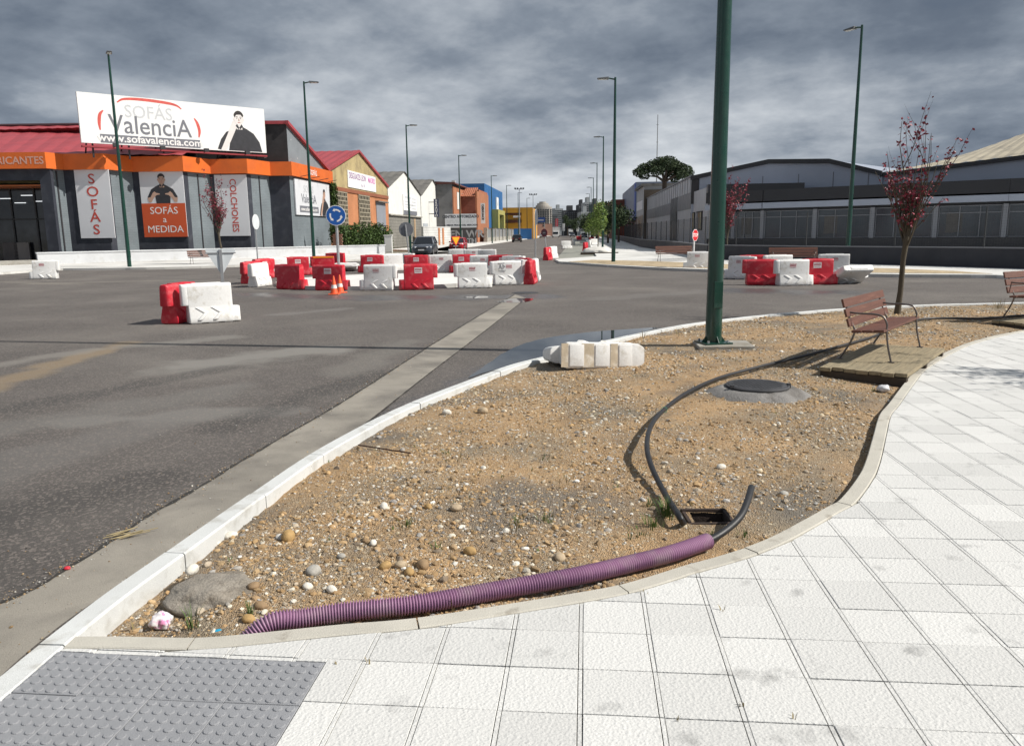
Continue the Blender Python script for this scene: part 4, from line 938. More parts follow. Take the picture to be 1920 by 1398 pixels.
# distinct stones
SC = {'o': (.42, .27, .11), 'g': (.40, .38, .34), 'w': (.70, .66, .58), 'b': (.30, .20, .11), 't': (.46, .36, .24)}
stones = [(541, 1010, 17, 'o', 'big rounded ochre cobble near the kerb left of the bed'), (588, 1074, 15, 'g', 'smooth grey cobble with pale top among small pebbles'), (476, 1102, 13, 'b', 'upright brown cobble beside the concrete lump'), (363, 1096, 14, 'w', 'cream cobble lying on the concrete lump'),
          (722, 1064, 12, 'o', 'ochre cobble leftmost of the group of four above the conduit'), (752, 1062, 12, 't', 'squarish tan cobble in the group of four above the conduit'), (767, 1076, 13, 'o', 'flat rusty cobble in front of the tan squarish one'), (793, 1063, 15, 'b', 'long flat brown cobble right of the group above the conduit'),
          (881, 1037, 13, 'o', 'flat tan cobble standing alone above the conduit middle'), (489, 1139, 13, 'b', 'flat brown cobble near the start of the conduit'), (433, 1004, 12, 'w', 'pale cobble close against the kerb'), (577, 1190-88, 10, 'w', 'small white cobble left of the ochre group'),
          (720, 952, 10, 'w', 'small white stone in the grey gravel patch'), (838, 776, 9, 'w', 'pale stone near the far part of the kerb'), (905, 774, 10, 't', 'tan stone casting a small shadow near the far kerb'), (803, 953, 9, 'o', 'yellowish stone in the middle of the bed'), (855, 955, 11, 't', 'rounded tan stone in the middle of the bed'), (1050, 1048, 12, 't', 'tan stone just above the right half of the conduit'),
          (1470, 928, 9, 'g', 'grey stone near the curved edging'), (1352, 878, 9, 'w', 'cream stone inside the loop of the hose'), (700, 1020, 9, 'w', 'white flinty stone above the ochre group'), (622, 1108, 11, 'w', 'long white stone lying flat left of the conduit'), (466, 1163, 12, 'o', 'ochre stone half buried by the conduit start'), (640, 1045, 9, 'g', 'grey flat pebble beside the smooth grey cobble')]
for k, (px, py, r, c, l) in enumerate(stones):
    q = BG(px, py); s = r*q.y/F*1.12; m_ = M('cobble_'+c, SC[c], .8, .16, 30, .3, 120, col2=tuple(x*.65 for x in SC[c]), c2scale=22)
    zz = q.z + (.075 if 'on the concrete' in l else 0)
    o = lump((q.x, q.y, zz+s*.32), s, s*random.uniform(.68, .9), s*random.uniform(.52, .75), m_, 'cobble', l, 'stone', k+11, 3, 'cobbles on the bed', .16, 1.2); o.rotation_euler = (random.uniform(-.2, .2), random.uniform(-.2, .2), random.uniform(0, 3))
# rusty rod
a, b_ = BG(672, 838), BG(770, 856)
tag(MB().tube([a+Vector((0, 0, .02)), b_+Vector((0, 0, .03))], .006, 6).build('steel_rod', M('rust', (.06, .025, .015), .8, .3, 20)), 'thin rusty steel rod lying near the kerb', 'rod')
# litter
q = BG(300, 1180); o = lump((q.x, q.y+.02, bed_z(q.x, q.y)+.035), .052, .042, .038, M('pink_wrapper', (.78, .74, .75), .4, .05, 9, col2=(.72, .28, .48), c2scale=17, c2lo=.5, c2hi=.56), 'paper_cup', 'crumpled white and pink paper cup in the corner hole', 'litter', 5, 4, amp=.55, fr=1.7)
q = G(409, 1186, .06); o = lump((q.x, q.y, q.z), .032, .02, .018, M('blue_wrapper', (.02, .32, .52), .4, .05, 9), 'wrapper', 'scrap of blue wrapper at the start of the purple conduit', 'litter', 8, 2, amp=.3)
q = BG(1656, 735); o = lump((q.x, q.y, q.z+.04), .07, .06, .045, M('clear_plastic', (.62, .62, .64), .3, .05, 9), 'plastic_bag', 'scrap of pale plastic bag beside the curved edging near the deck', 'litter', 9, 3, amp=.5)
q = G(126, 1067, .004); o = lump((q.x, q.y, .012), .02, .016, .012, M('red_scrap', (.6, .03, .05), .5), 'plastic_scrap', 'tiny red plastic scrap on the drainage channel', 'litter', 12, 2, amp=.4)
# dry twigs in the channel
q = G(225, 1008); tw = MB()
for k in range(12):
    a = Vector((q.x+random.uniform(-.1, .1), q.y+random.uniform(-.05, .06), .012)); d = Vector((random.uniform(.06, .16), random.uniform(.02, .1), random.uniform(0, .02))); tw.tube([a, a+d], .003, 4)
tag(tw.build('dry_twigs', M('straw', (.36, .29, .16), .9, .1, 9)), 'small bundle of dry straw on the drainage channel', 'twigs')
# ------------------------------------------------------------------ weeds
mWeed = M('weed_green', (.075, .125, .025), .7, .25, 5); mWeedD = M('weed_dry', (.24, .19, .085), .8, .2, 5)
def blades(mb, c, n, h, spread):
    for _ in range(n):
        a = random.uniform(0, 6.28); r = random.random()*spread; p = Vector((c.x+r*math.cos(a), c.y+r*math.sin(a), c.z-.005)); l = h*random.uniform(.45, 1.1); d = Vector((math.cos(a), math.sin(a), 0))*l*random.uniform(.1, .7); w = Vector((-math.sin(a), math.cos(a), 0))*random.uniform(.0015, .004)
        m1 = p+d*.4+Vector((0, 0, l*.6)); e_ = p+d+Vector((0, 0, l*.9)); mb.add([p-w, p+w, m1+w*.8, m1-w*.8, e_], [(0, 1, 2, 3), (3, 2, 4)])
wg, wd = MB(), MB()
for px, py, n, h, sp in ((1252, 968, 75, .15, .07), (1225, 985, 45, .08, .09), (1215, 950, 18, .06, .05), (1200, 1000, 20, .05, .08), (362, 1178, 14, .13, .025), (470, 1152, 12, .09, .02), (765, 985, 26, .06, .05), (1020, 975, 34, .06, .07), (822, 1028, 12, .05, .04), (1395, 1005, 20, .05, .05), (1330, 1010, 14, .06, .04), (840, 850, 18, .05, .10), (1020, 860, 12, .05, .08), (970, 980, 20, .05, .1), (1180, 1010, 12, .05, .05), (1640, 735, 10, .07, .05), (1500, 735, 12, .06, .1)):
    blades(wg, BG(px, py), n, h, sp)
for px, py, n, h, sp in ((968, 985, 26, .06, .12), (580, 885, 8, .12, .03), (565, 890, 6, .10, .02), (860, 860, 14, .06, .12), (1270, 615+12, 8, .14, .05), (1205, 625+8, 10, .18, .06), (970, 690, 7, .12, .03), (1650, 588, 12, .2, .1), (1870, 578, 30, .25, .25), (1800, 585, 12, .18, .2), (1060, 900, 12, .06, .1), (1700, 600, 12, .12, .2), (308, 1085, 2, .16, .01), (275, 1110, 3, .14, .015), (250, 1180, 2, .06, .01), (1585, 940, 4, .1, .01), (850, 1150, 3, .16, .01)):
    blades(wd, BG(px, py), n, h, sp)
for _ in range(420):
    i = rng.integers(len(Pv)); blades(wg if random.random() < .55 else wd, Vector((*Pv[i], Zv[i])), random.randint(2, 5), .035, .03)
# weeds pushing through the tile joints
for px, py in ((632, 1247), (690, 1240), (1270, 1350), (1355, 1145), (1395, 1320), (1490, 1350), (1210, 1110)):
    q = G(px, py, PZ); blades(wd, q, 3, .035, .02)
tag(wg.build('weeds', mWeed), 'green weeds sprouting on the stony bed', 'weeds', kind='stuff'); tag(wd.build('dry_grass', mWeedD), 'dry grass stalks scattered on the bed and along the kerb', 'grass', kind='stuff')

# ================================================================== TREES
mBark = M('bark', (.080, .066, .046), .9, .2, 6, .8, 35, stretch=(1, 1, .3)); mBarkD = M('dark_bark', (.07, .052, .038), .9, .2, 3, .5, 10)
mRedLeaf = M('red_leaf', (.235, .022, .045), .55, .35, 2.5, col2=(.12, .02, .035), c2scale=3)
for m_ in (mRedLeaf,):
    nd, L, b = nodes_of(m_); b.inputs['Subsurface Weight'].default_value = 0
def leaf(mb, p, s, rnd):
    d = Vector((rnd.uniform(-1, 1), rnd.uniform(-1, 1), rnd.uniform(-.8, .4))).normalized(); w = d.cross(Vector((rnd.uniform(-1, 1), rnd.uniform(-1, 1), rnd.uniform(-1, 1)))).normalized()*s*.33
    n_ = d.cross(w).normalized()*s*.08
    mb.add([p, p+d*s*.45+w+n_, p+d*s, p+d*s*.45-w+n_], [(0, 1, 2), (0, 2, 3)])
def plum(loc, H, label, seed, nb=16, leaves=650, spread=.55, fork=.36, r0=.07, ls=.055, lean=(0, 0), dens_top=1.):
    rnd = random.Random(seed); t = thing('red_leaf_tree', label, 'tree', loc, 0, 'young red-leaved street trees')
    tr = MB(); fz = H*fork; fk = Vector((lean[0]*fz, lean[1]*fz, fz))
    tr.tube([(0, 0, -.05), (lean[0]*fz*.3+.01, 0, fz*.3), (fk.x*.7-.015, fk.y*.7, fz*.7), fk], [r0*1.25, r0*.95, r0*.9, r0*1.05], 10)
    cr = MB(); tips = []
    def twig(p, d, l, r, lev):
        pts = [p]; n_ = 5
        for i in range(n_):
            d = (d+Vector((rnd.gauss(0, .10), rnd.gauss(0, .10), .10))).normalized(); pts.append(pts[-1]+d*l/n_)
        tr.tube(pts, [r*(1-.8*i/n_) for i in range(n_+1)], 5)
        tips.append((pts, lev))
        if lev < 2:
            for k in range(rnd.randint(2, 4) if lev == 0 else rnd.randint(1, 3)):
                i = rnd.randint(1, 3); a = rnd.uniform(0, 6.28); twig(pts[i], (d+Vector((math.cos(a), math.sin(a), .25))*rnd.uniform(.25, .55)).normalized(), l*rnd.uniform(.35, .7), r*.5, lev+1)
    for k in range(nb):
        a = 6.283*k/nb+rnd.uniform(-.2, .2); s = rnd.uniform(.12, 1)*spread; hh = fk-Vector((0, 0, rnd.uniform(0, .16)*H*.5))
        twig(hh, Vector((math.cos(a)*s, math.sin(a)*s, 1)).normalized(), (H-fz)*rnd.uniform(.45, 1.0), r0*.36, 0)
    for _ in range(leaves):
        pts, lev = rnd.choice(tips); i = rnd.randint(1, 4); f_ = rnd.random(); p = pts[i].lerp(pts[i+1], f_)
        if rnd.random() > min(1, .22+.9*(p.z-fz)/(H-fz)): continue
        leaf(cr, p+Vector((rnd.gauss(0, .03), rnd.gauss(0, .03), rnd.gauss(0, .03))), ls*rnd.uniform(.6, 1.3), rnd)
    tr.build('trunk', mBark, t, smooth=True, ang=60); cr.build('crown', mRedLeaf, t); return t
q = BG(1682, 588); plum(q, 3.95, 'sparse red-leaved young tree standing in the bed behind the near bench', 4, nb=17, leaves=1500, spread=.33, fork=.40, r0=.056, lean=(.05, 0), ls=.08)
g = G(1368, 496); gy_ = 48; p = A(1362, 490, gy_); plum((p.x, p.y, .1), 5.3, 'red-leaved young tree just right of the nearest lamp post', 9, nb=16, leaves=2600, spread=.30, fork=.30, r0=.06, ls=.13)
p = G(420, 494, .12); plum((p.x, p.y, .12), 5.3, 'red-leaved young tree in front of the furniture shop posters', 12, nb=15, leaves=1500, spread=.32, fork=.38, r0=.07, ls=.13, lean=(-.10, 0))
plum((9.35, 8.35, PZ), 4.4, 'red-leaved tree to the right whose leaf shadow falls on the white tiles', 21, nb=14, leaves=1300, spread=.45, fork=.35, r0=.06, ls=.08)
# umbrella pine behind the grey building
mPine = M('pine_needles', (.030, .052, .018), .8, .35, .8, col2=(.05, .072, .024), c2scale=.9)
def leafcloud(mb, blobs, n, s, rnd, flatf=.6):
    tot = sum(b_[1]**2 for b_ in blobs)
    for c, r in blobs:
        for _ in range(int(n*r*r/tot)):
            while True:
                d = Vector((rnd.uniform(-1, 1), rnd.uniform(-1, 1), rnd.uniform(-1, 1)))
                if .25 < d.length < 1: break
            d = d*(rnd.random()**.25/d.length*.98 if rnd.random() < .75 else 1); p = Vector(c)+Vector((d.x*r, d.y*r, d.z*r*flatf))
            a = Vector((rnd.gauss(0, 1), rnd.gauss(0, 1), rnd.gauss(0, .7))).normalized(); w = a.cross(Vector((rnd.gauss(0, 1), rnd.gauss(0, 1), rnd.gauss(0, 1)))).normalized(); k = s*rnd.uniform(.5, 1.3)
            mb.add([p-a*k, p+w*k*.35, p+a*k, p-w*k*.35], [(0, 1, 2), (0, 2, 3)])
rnd = random.Random(3); YP = 112.; base = A(1247, 360, YP); t = thing('umbrella_pine', 'dark umbrella pine rising behind the grey building', 'tree', (base.x, base.y, 0))
def pp_(px, py, dy=0.): q = A(px, py, YP+dy); return (q.x-base.x, q.y-base.y, q.z)
tr = MB(); fk = pp_(1246, 341)
tr.tube([(0, 0, 0), (0, 0, 4), fk], [.42, .36, .32], 8)
for px, py in ((1215, 330), (1236, 318), (1262, 322), (1280, 328), (1250, 312)): tr.tube([fk, ((fk[0]+pp_(px, py)[0])/2, rnd.uniform(-1, 1), (fk[2]+pp_(px, py)[2])/2+.3), pp_(px, py, rnd.uniform(-2, 2))], [.2, .15, .08], 6)
tr.build('trunk', mBarkD, t, True); cr = MB()
bl = [(pp_(px, py, dy), r) for px, py, r, dy in ((1198, 323, 1.15, 0), (1209, 316, 1.3, 1), (1208, 329, 1.0, -1), (1226, 311, 1.5, 0), (1238, 307, 1.6, 1), (1252, 306, 1.7, -1), (1262, 312, 1.6, 1), (1272, 316, 1.5, 0), (1285, 318, 1.2, 1), (1291, 324, .95, 0), (1279, 328, 1.1, -1), (1265, 326, 1.2, 0), (1250, 320, 1.3, 2), (1232, 320, 1.2, -2), (1266, 335, .9, 0))]
leafcloud(cr, [(c, r*.86) for c, r in bl], 9500, .19, rnd, .70); cr.build('crown', mPine, t)
# young green tree in its bag of soil
mLime = M('lime_leaf', (.13, .20, .035), .6, .3, .8, col2=(.19, .26, .05), c2scale=1.2); mBag = M('white_soil_bag', (.62, .60, .56), .8, .08, 2, .4, 9)
g = G(1121, 474.5); t = thing('young_tree', 'young lime green tree with thin stem in front of the street lamps', 'tree', (g.x, g.y, .1)); k_ = g.y/F
MB().tube([(0, 0, 0), (.02, 0, 2.0), (.05, 0, 4.2)], [.05, .035, .02], 6).build('trunk', mBark, t, True); cr = MB(); rnd = random.Random(8)
leafcloud(cr, [((dx*k_, rnd.uniform(-.3, .3), z), r) for dx, z, r in ((-14, 2.2, .75), (-8, 2.8, .75), (2, 2.6, .8), (6, 3.4, .6), (0, 3.6, .55), (4, 4.2, .4), (-5, 2.1, .8), (8, 2.8, .45))], 2300, .10, rnd, .9); cr.build('crown', mLime, t)
g = G(1121, 477); lump((g.x, g.y, .22), 1.35, .9, .42, mBag, 'soil_bag', 'slumped white bag of soil round the foot of the young green tree', 'bag', 4, 4, amp=.25)
tag(MB().box(g.x-1.55, g.x+1.55, g.y-1.2, g.y-1.05, .02, .2).build('board', mTimberD), 'dark timber board lying in front of the white soil bag', 'board')
# hedge by the brick workshop
mHedge = M('hedge_leaf', (.045, .085, .015), .7, .35, 1.5, col2=(.075, .13, .022), c2scale=1)
mHedgeCore = M('hedge_twigs', (.028, .036, .014), .9, .3, 2)
W0 = Wall(A(640, 470, 76.5).xy, A(737, 470, 84).xy)
t = thing('hedge', 'dense green hedge in front of the brick workshop', 'hedge', (W0.a.x, W0.a.y, 0), world_parts=True); rnd = random.Random(5)
hb = MB(); hL = W0.len; core = MB().wbox(W0, .25, hL-.2, -1.3, -.25, 0, 2.2).build('twigs', mHedgeCore, t)
for _ in range(9000):
    s = rnd.uniform(0, hL); z = rnd.uniform(.1, 2.75+.25*math.sin(s*2.1)+.2*math.sin(s*5)); d = rnd.uniform(-1.6, .15) if z > 2.2 or s < .4 or s > hL-.5 else rnd.choice((rnd.uniform(-.35, .15), rnd.uniform(-1.6, -1.2)))
    p = W0.P(s, d, z); a = Vector((rnd.gauss(0, 1), rnd.gauss(0, 1), rnd.gauss(0, 1))).normalized(); w = a.cross(Vector((rnd.gauss(0, 1), rnd.gauss(0, 1), rnd.gauss(0, 1)))).normalized(); k = rnd.uniform(.06, .15); hb.add([p-a*k, p+w*k*.6, p+a*k, p-w*k*.6], [(0, 1, 2, 3)])
hb.build('foliage', mHedge, t)

# ================================================================== CARS
mGlass = M('car_glass', (.012, .014, .017), .08, 0, 1, spec=.7); mTyre = M('tyre', (.018, .018, .019), .85, .1, 6); mRim = M('rim', (.38, .38, .39), .35, .05, 5, metal=.7); mHead = M('headlight', (.72, .74, .76), .12, .02, 5); mPlate = M('number_plate', (.7, .7, .68), .5, .02, 5); mGrille = M('grille', (.015, .015, .016), .5, .05, 5); mTail = M('tail_light', (.35, .01, .015), .3, .02, 5)
def paint(name, col): return M(name, col, .28, .04, 1.5, 0, coat=.6)
def car(loc, yaw, label, mat, L=4.4, Wd=1.84, H=1.62, kind='suv', bonnet=.92, name='parked_car', group='cars along the street'):
    """local x: front is -x"""
    t = thing(name, label, 'car', loc, yaw, group); h = L/2; w = Wd/2
    def sec(x, wb, wm, ws, z0, zm, zs, zt): return [(x, wb, z0), (x, wm, z0+.16), (x, wm, zm), (x, ws, zs), (x, ws*.86, zt), (x, -ws*.86, zt), (x, -ws, zs), (x, -wm, zm), (x, -wm, z0+.16), (x, -wb, z0)]
    g = .22; bl = .62*H; bn = bonnet*bl/.62*.62 if 0 else H*.585
    body = MB().loft([sec(-h, w*.62, w*.70, w*.62, g+.08, .52, .62, .66), sec(-h+.10, w*.80, w*.88, w*.80, g, .56, .72, .78), sec(-h+.45, w*.88, w*.97, w*.9, g, .62, bn-.10, bn-.03), sec(-h+1.15, w*.9, w, w*.93, g, .68, bn-.03, bn+.05), sec(-h+1.45, w*.9, w, w*.94, g, .70, bl-.02, bl+.04),
                       sec(h-.75, w*.9, w, w*.94, g, .72, bl, bl+.05), sec(h-.22, w*.88, w*.97, w*.88, g, .70, bl-.02, bl+.03), sec(h-.04, w*.80, w*.88, w*.80, g+.06, .62, bl-.12, bl-.06), sec(h, w*.7, w*.78, w*.7, g+.12, .60, bl-.20, bl-.14)]).build('body', mat, t, smooth=True, ang=32)
    def cab(x0, x1, zb, zt, fx, rx, wt, wb_): return [(x0, wb_, zb), (x1, wb_, zb), (x1, -wb_, zb), (x0, -wb_, zb)], [(x0+fx, wt, zt), (x1-rx, wt, zt), (x1-rx, -wt, zt), (x0+fx, -wt, zt)]
    c0, c1 = -h+1.22, h-(.16 if kind != 'sedan' else .75); rx = {'suv': .42, 'hatch': .42, 'sedan': .55}[kind]
    lo, hi = cab(c0, c1, bl+.02, H-.05, .78, rx, w*.70, w*.90); MB().hexa(lo+hi).build('window_glass', mGlass, t, bevel=.03)
    lo, hi = cab(c0+.72, c1-rx+.06, H-.075, H, .22, .2, w*.60, w*.735); MB().hexa(lo+hi).build('roof', mat, t, smooth=True, bevel=.02)
    for s in (-1, 1):
        for (xa, za, xb, zb, ww) in ((c0+.02, bl+.03, c0+.76, H-.06, .045), (c1-.02, bl+.03, c1-rx+.02, H-.06, .07), ((c0+c1)/2+.1, bl+.03, (c0+c1)/2+.16, H-.06, .04)):
            MB().tube([(xa, s*w*.905, za), (xb, s*w*.712, zb)], ww, 6).build('pillar', mat, t, True)
        MB().hexa([(c0+.35, s*w*1.0, bl+.02), (c0+.47, s*w*1.0, bl+.02), (c0+.47, s*(w+.17), bl+.03), (c0+.35, s*(w+.17), bl+.03), (c0+.35, s*w*1.0, bl+.15), (c0+.47, s*w*1.0, bl+.15), (c0+.47, s*(w+.17), bl+.16), (c0+.35, s*(w+.17), bl+.16)]).build('mirror', mat, t, bevel=.02)
        for x in (-h+.82, h-.80):
            wh = MB(); r = .335; prof = [(.10, r*.7), (.11, r*.94), (.07, r), (-.07, r), (-.11, r*.94), (-.10, r*.7)]
            wh.loft([[(x+rr*math.cos(a), s*(w-.10)+yy, r+rr*math.sin(a)) for a in np.linspace(0, 2*math.pi, 20, endpoint=False)] for yy, rr in prof]); tw = wh.build('wheel', mTyre, t, True, ang=50)
            MB().loft([[(x+rr*math.cos(a), s*(w-.10+yy), r+rr*math.sin(a)) for a in np.linspace(0, 2*math.pi, 14, endpoint=False)] for yy, rr in ((.08, r*.66), (.115, r*.62), (.10, r*.2))]).build('rim', mRim, tw)
            MB().loft([[(x+rr*math.cos(a), s*(w*.985), r+.02+rr*math.sin(a)) for a in np.linspace(0, math.pi, 12)] for rr in (r*1.16, r*.98)], False, False).build('wheel_arch', mGrille, t)
        MB().hexa([(-h+.02, s*w*.60, .66), (-h+.30, s*w*.90, .68), (-h+.26, s*w*.82, .68), (-h+.03, s*w*.42, .66), (-h+.09, s*w*.60, .80), (-h+.36, s*w*.93, .83), (-h+.40, s*w*.80, .83), (-h+.12, s*w*.42, .80)]).build('headlight', mHead, t)
        MB().box(h-.10, h+.004, min(s*w*.55, s*w*.84), max(s*w*.55, s*w*.84), bl-.30, bl-.14).build('tail_light', mTail, t)
    MB().box(-h-.012, -h+.06, -w*.50, w*.50, .60, .74).build('grille', mGrille, t, bevel=.01)
    MB().box(-h-.01, -h+.05, -w*.62, w*.62, .33, .44).build('air_intake', mGrille, t, bevel=.01)
    for x, d in ((-h-.022, 1), (h+.004, 1)): MB().box(x, x+.016, -.26, .26, .48, .59).build('number_plate', mPlate, t)
    return t
def yaw_for(dx, dy): return math.atan2(-dy, -dx)    # front (-x) points to (dx,dy)
toward = (-SD.x, -SD.y); away = (SD.x, SD.y)
def carpx(px, py, dr, label, mat, **k): g = G(px, py); d = Vector(dr).normalized(); L_ = k.get('L', 4.4); car((g.x-d.x*L_*.5, g.y-d.y*L_*.5, 0), yaw_for(d.x, d.y), label, mat, **k)
a_ = R(3); tw = (toward[0]*math.cos(a_)-toward[1]*math.sin(a_), toward[0]*math.sin(a_)+toward[1]*math.cos(a_))
carpx(790, 480.5, tw, 'dark grey car facing us, parked behind the ring of barriers', paint('slate_car_paint', (.045, .052, .066)), H=1.66)
a_ = R(1); tw = (toward[0]*math.cos(a_)-toward[1]*math.sin(a_), toward[0]*math.sin(a_)+toward[1]*math.cos(a_))
carpx(855, 470.5, tw, 'red hatchback facing us behind the yellow warning triangle', paint('red_car_paint', (.42, .008, .018)), L=3.9, Wd=1.66, H=1.42, kind='hatch')
g = G(968, 454); car((g.x+SD.x*2.1, g.y+SD.y*2.1, 0), yaw_for(*away), 'black car parked at the left kerb before the blue wall', paint('black_car_paint', (.018, .02, .022)), L=4.2, H=1.5, kind='hatch')
for u, v, l, c, kw in ((-12.6, 262, 'silver car parked farther down the left kerb', (.42, .43, .44), {}), (-12.6-1.2, 300, 'dark blue car parked beyond the silver one', (.04, .045, .06), {}), (1.1, 215, 'dark oncoming car near the far red barriers', (.02, .022, .03), {'H': 1.6}), (-3.0, 300, 'far white car on the street', (.6, .6, .6), {})):
    p = ST(u, v); car((p.x, p.y, 0), yaw_for(*toward), l, paint('paint_%d' % v, c), **kw)
mVan = paint('white_van_paint', (.66, .66, .65))
def van(u, v, label, w=2.3, H=3.2, L=6.5):
    p = ST(u, v); t = thing('delivery_truck', label, 'truck', (p.x, p.y, 0), yaw_for(*toward), 'white trucks far down the street')
    MB().box(-L/2+1.5, L/2, -w/2, w/2, .6, H).build('cargo_box', mVan, t, bevel=.05); MB().hexa([(-L/2, -w*.45, .4), (-L/2+1.5, -w*.46, .4), (-L/2+1.5, w*.46, .4), (-L/2, w*.45, .4), (-L/2+.35, -w*.42, 2.1), (-L/2+1.5, -w*.44, 2.2), (-L/2+1.5, w*.44, 2.2), (-L/2+.35, w*.42, 2.1)]).build('cab', mVan, t, bevel=.06)
    MB().hexa([(-L/2+.10, -w*.40, 1.25), (-L/2+.2, -w*.40, 1.25), (-L/2+.2, w*.40, 1.25), (-L/2+.10, w*.40, 1.25), (-L/2+.29, -w*.38, 1.95), (-L/2+.4, -w*.38, 1.95), (-L/2+.4, w*.38, 1.95), (-L/2+.29, w*.38, 1.95)]).build('windscreen', mGlass, t)
    for x in (-L/2+.9, L/2-1.2):
        for s in (-1, 1): MB().loft([[(x+.42*math.cos(a), s*(w/2-.12)+y, .42+.42*math.sin(a)) for a in np.linspace(0, 6.283, 16, endpoint=False)] for y in (-.1, .1)]).build('wheel', mTyre, t, True)
van(-8.5, 275, 'white box truck parked down the left side of the street', H=3.6); van(-4.2, 360, 'smaller white truck far down the middle of the street')
# ================================================================== BUILDINGS
def hit(p, d, px, py=420):
    r = ray(px, py); den = r[0]*d.y - r[1]*d.x; k = (p.x*d.y - p.y*d.x)/den; return Vector((r[0]*k, r[1]*k))
def brickmat(name, c1, c2, mort, sx=.25, sz=.07, rough=.85, bump=.3, worn=None):
    if name in MATS: return MATS[name]
    m = M(name, c1, rough, .08, .6); nd, L, b = nodes_of(m); N = nd.new; tc = N('ShaderNodeTexCoord'); sp = N('ShaderNodeSeparateXYZ'); L(tc.outputs['Object'], sp.inputs[0])
    ad = N('ShaderNodeMath'); L(sp.outputs[0], ad.inputs[0]); L(sp.outputs[1], ad.inputs[1]); cb = N('ShaderNodeCombineXYZ'); L(ad.outputs[0], cb.inputs[0]); L(sp.outputs[2], cb.inputs[1])
    br = N('ShaderNodeTexBrick'); L(cb.outputs[0], br.inputs[0]); br.inputs['Color1'].default_value = (*c1, 1); br.inputs['Color2'].default_value = (*c2, 1); br.inputs['Mortar'].default_value = (*mort, 1)
    br.inputs['Scale'].default_value = 1; br.inputs['Brick Width'].default_value = sx; br.inputs['Row Height'].default_value = sz; br.inputs['Mortar Size'].default_value = sz*.10
    nz = N('ShaderNodeTexNoise'); nz.inputs['Scale'].default_value = .5; nz.inputs['Detail'].default_value = 6; L(tc.outputs['Object'], nz.inputs[0]); r = N('ShaderNodeMapRange'); L(nz.outputs['Fac'], r.inputs[0]); r.inputs[1].default_value = .3; r.inputs[2].default_value = .7; r.inputs[3].default_value = .82; r.inputs[4].default_value = 1.12
    x = N('ShaderNodeMix'); x.data_type = 'RGBA'; x.blend_type = 'MULTIPLY'; x.inputs[0].default_value = 1; L(br.outputs[0], x.inputs[6]); L(r.outputs[0], x.inputs[7]); out = x.outputs[2]
    if worn:
        n2 = N('ShaderNodeTexNoise'); n2.inputs['Scale'].default_value = 2.2; n2.inputs['Detail'].default_value = 8; n2.inputs['Roughness'].default_value = .7; L(tc.outputs['Object'], n2.inputs[0]); r2 = N('ShaderNodeMapRange'); L(n2.outputs['Fac'], r2.inputs[0]); r2.inputs[1].default_value = worn[1]; r2.inputs[2].default_value = worn[1]+.02; 
        y = N('ShaderNodeMix'); y.data_type = 'RGBA'; L(r2.outputs[0], y.inputs[0]); L(out, y.inputs[6]); y.inputs[7].default_value = (*worn[0], 1); out = y.outputs[2]
    L(out, b.inputs['Base Color']); bp_ = N('ShaderNodeBump'); bp_.inputs['Strength'].default_value = bump; bp_.inputs['Distance'].default_value = .02; L(br.outputs['Fac'], bp_.inputs['Height']); bp_.invert = True; L(bp_.outputs[0], b.inputs['Normal']); return m
mGreyBrick = brickmat('grey_painted_brick', (.185, .215, .235), (.165, .195, .215), (.14, .165, .18), .5, .14, worn=((.62, .58, .5), .70))
mNavy = M('navy_render', (.030, .034, .048), .75, .15, .8, .2, 10, col2=(.05, .055, .07), c2scale=1)
mPeel = M('peeling_black_wall', (.030, .028, .030), .85, .2, 1, .3, 12, col2=(.42, .41, .40), c2scale=2.2, c2lo=.66, c2hi=.68)
mOrange = M('orange_fascia', (.66, .135, .018), .55, .06, .6, .05, 10, col2=(.58, .12, .02), c2scale=.7)
mPoster = M('poster_white', (.66, .67, .70), .5, .03, .5); mPosterO = M('poster_orange', (.56, .085, .022), .5, .03, .5); mInkR = M('poster_red', (.50, .07, .05), .5, .03, 1); mInkG = M('poster_grey', (.17, .175, .20), .5, .03, 1); mInkL = M('poster_light_grey', (.55, .56, .58), .5, .03, 1); mInkW = M('poster_letter_white', (.78, .76, .75), .5, .02, 1)
mSkin = M('print_skin', (.50, .32, .24), .5, .05, 2); mHair = M('print_hair', (.025, .02, .02), .5); mShirt = M('print_black_shirt', (.028, .028, .034), .5, .2, 3); mPale = M('print_pale_skin', (.72, .68, .66), .5, .04, 2)
mRoofRed = M('red_sheet_roof', (.36, .055, .065), .55, .08, .3, 0, col2=(.30, .045, .055), c2scale=.4); mRoofGrey = M('fibre_cement_roof', (.155, .148, .135), .9, .18, .5, 0, col2=(.09, .088, .08), c2scale=.8)
mDarkIn = M('dark_interior', (.018, .018, .02), .8, .1, 1); mShopGlass = M('shop_glass', (.02, .022, .026), .06, 0, 1, spec=.6)
mFrame = M('dark_frame', (.03, .03, .034), .5, .05, 2); mWhiteWall = M('white_render', (.70, .70, .67), .85, .07, .5, .1, 8, col2=(.55, .54, .50), c2scale=.5, c2lo=.55, c2hi=.72); mWallWhite = M('limewashed_wall', (.56, .57, .585), .85, .08, .8, .2, 12, col2=(.42, .41, .38), c2scale=.9, c2lo=.54, c2hi=.7)
def corrug(mb, p00, p10, p11, p01, pitch, amp=.05):
    """ribbed sheet: ribs run from the eave p00-p10 up to the ridge p01-p11"""
    p00, p10, p11, p01 = map(Vector, (p00, p10, p11, p01)); n = max(4, int((p10-p00).length/pitch)); nn = (p10-p00).cross(p01-p00).normalized()*amp
    if nn.z < 0: nn = -nn
    rows = []
    for i in range(2*n+1):
        f = i/(2*n); o = nn*(1 if i % 2 else 0); rows.append([p00.lerp(p10, f)+o, p01.lerp(p11, f)+o])
    mb.loft(rows, False, False); return mb
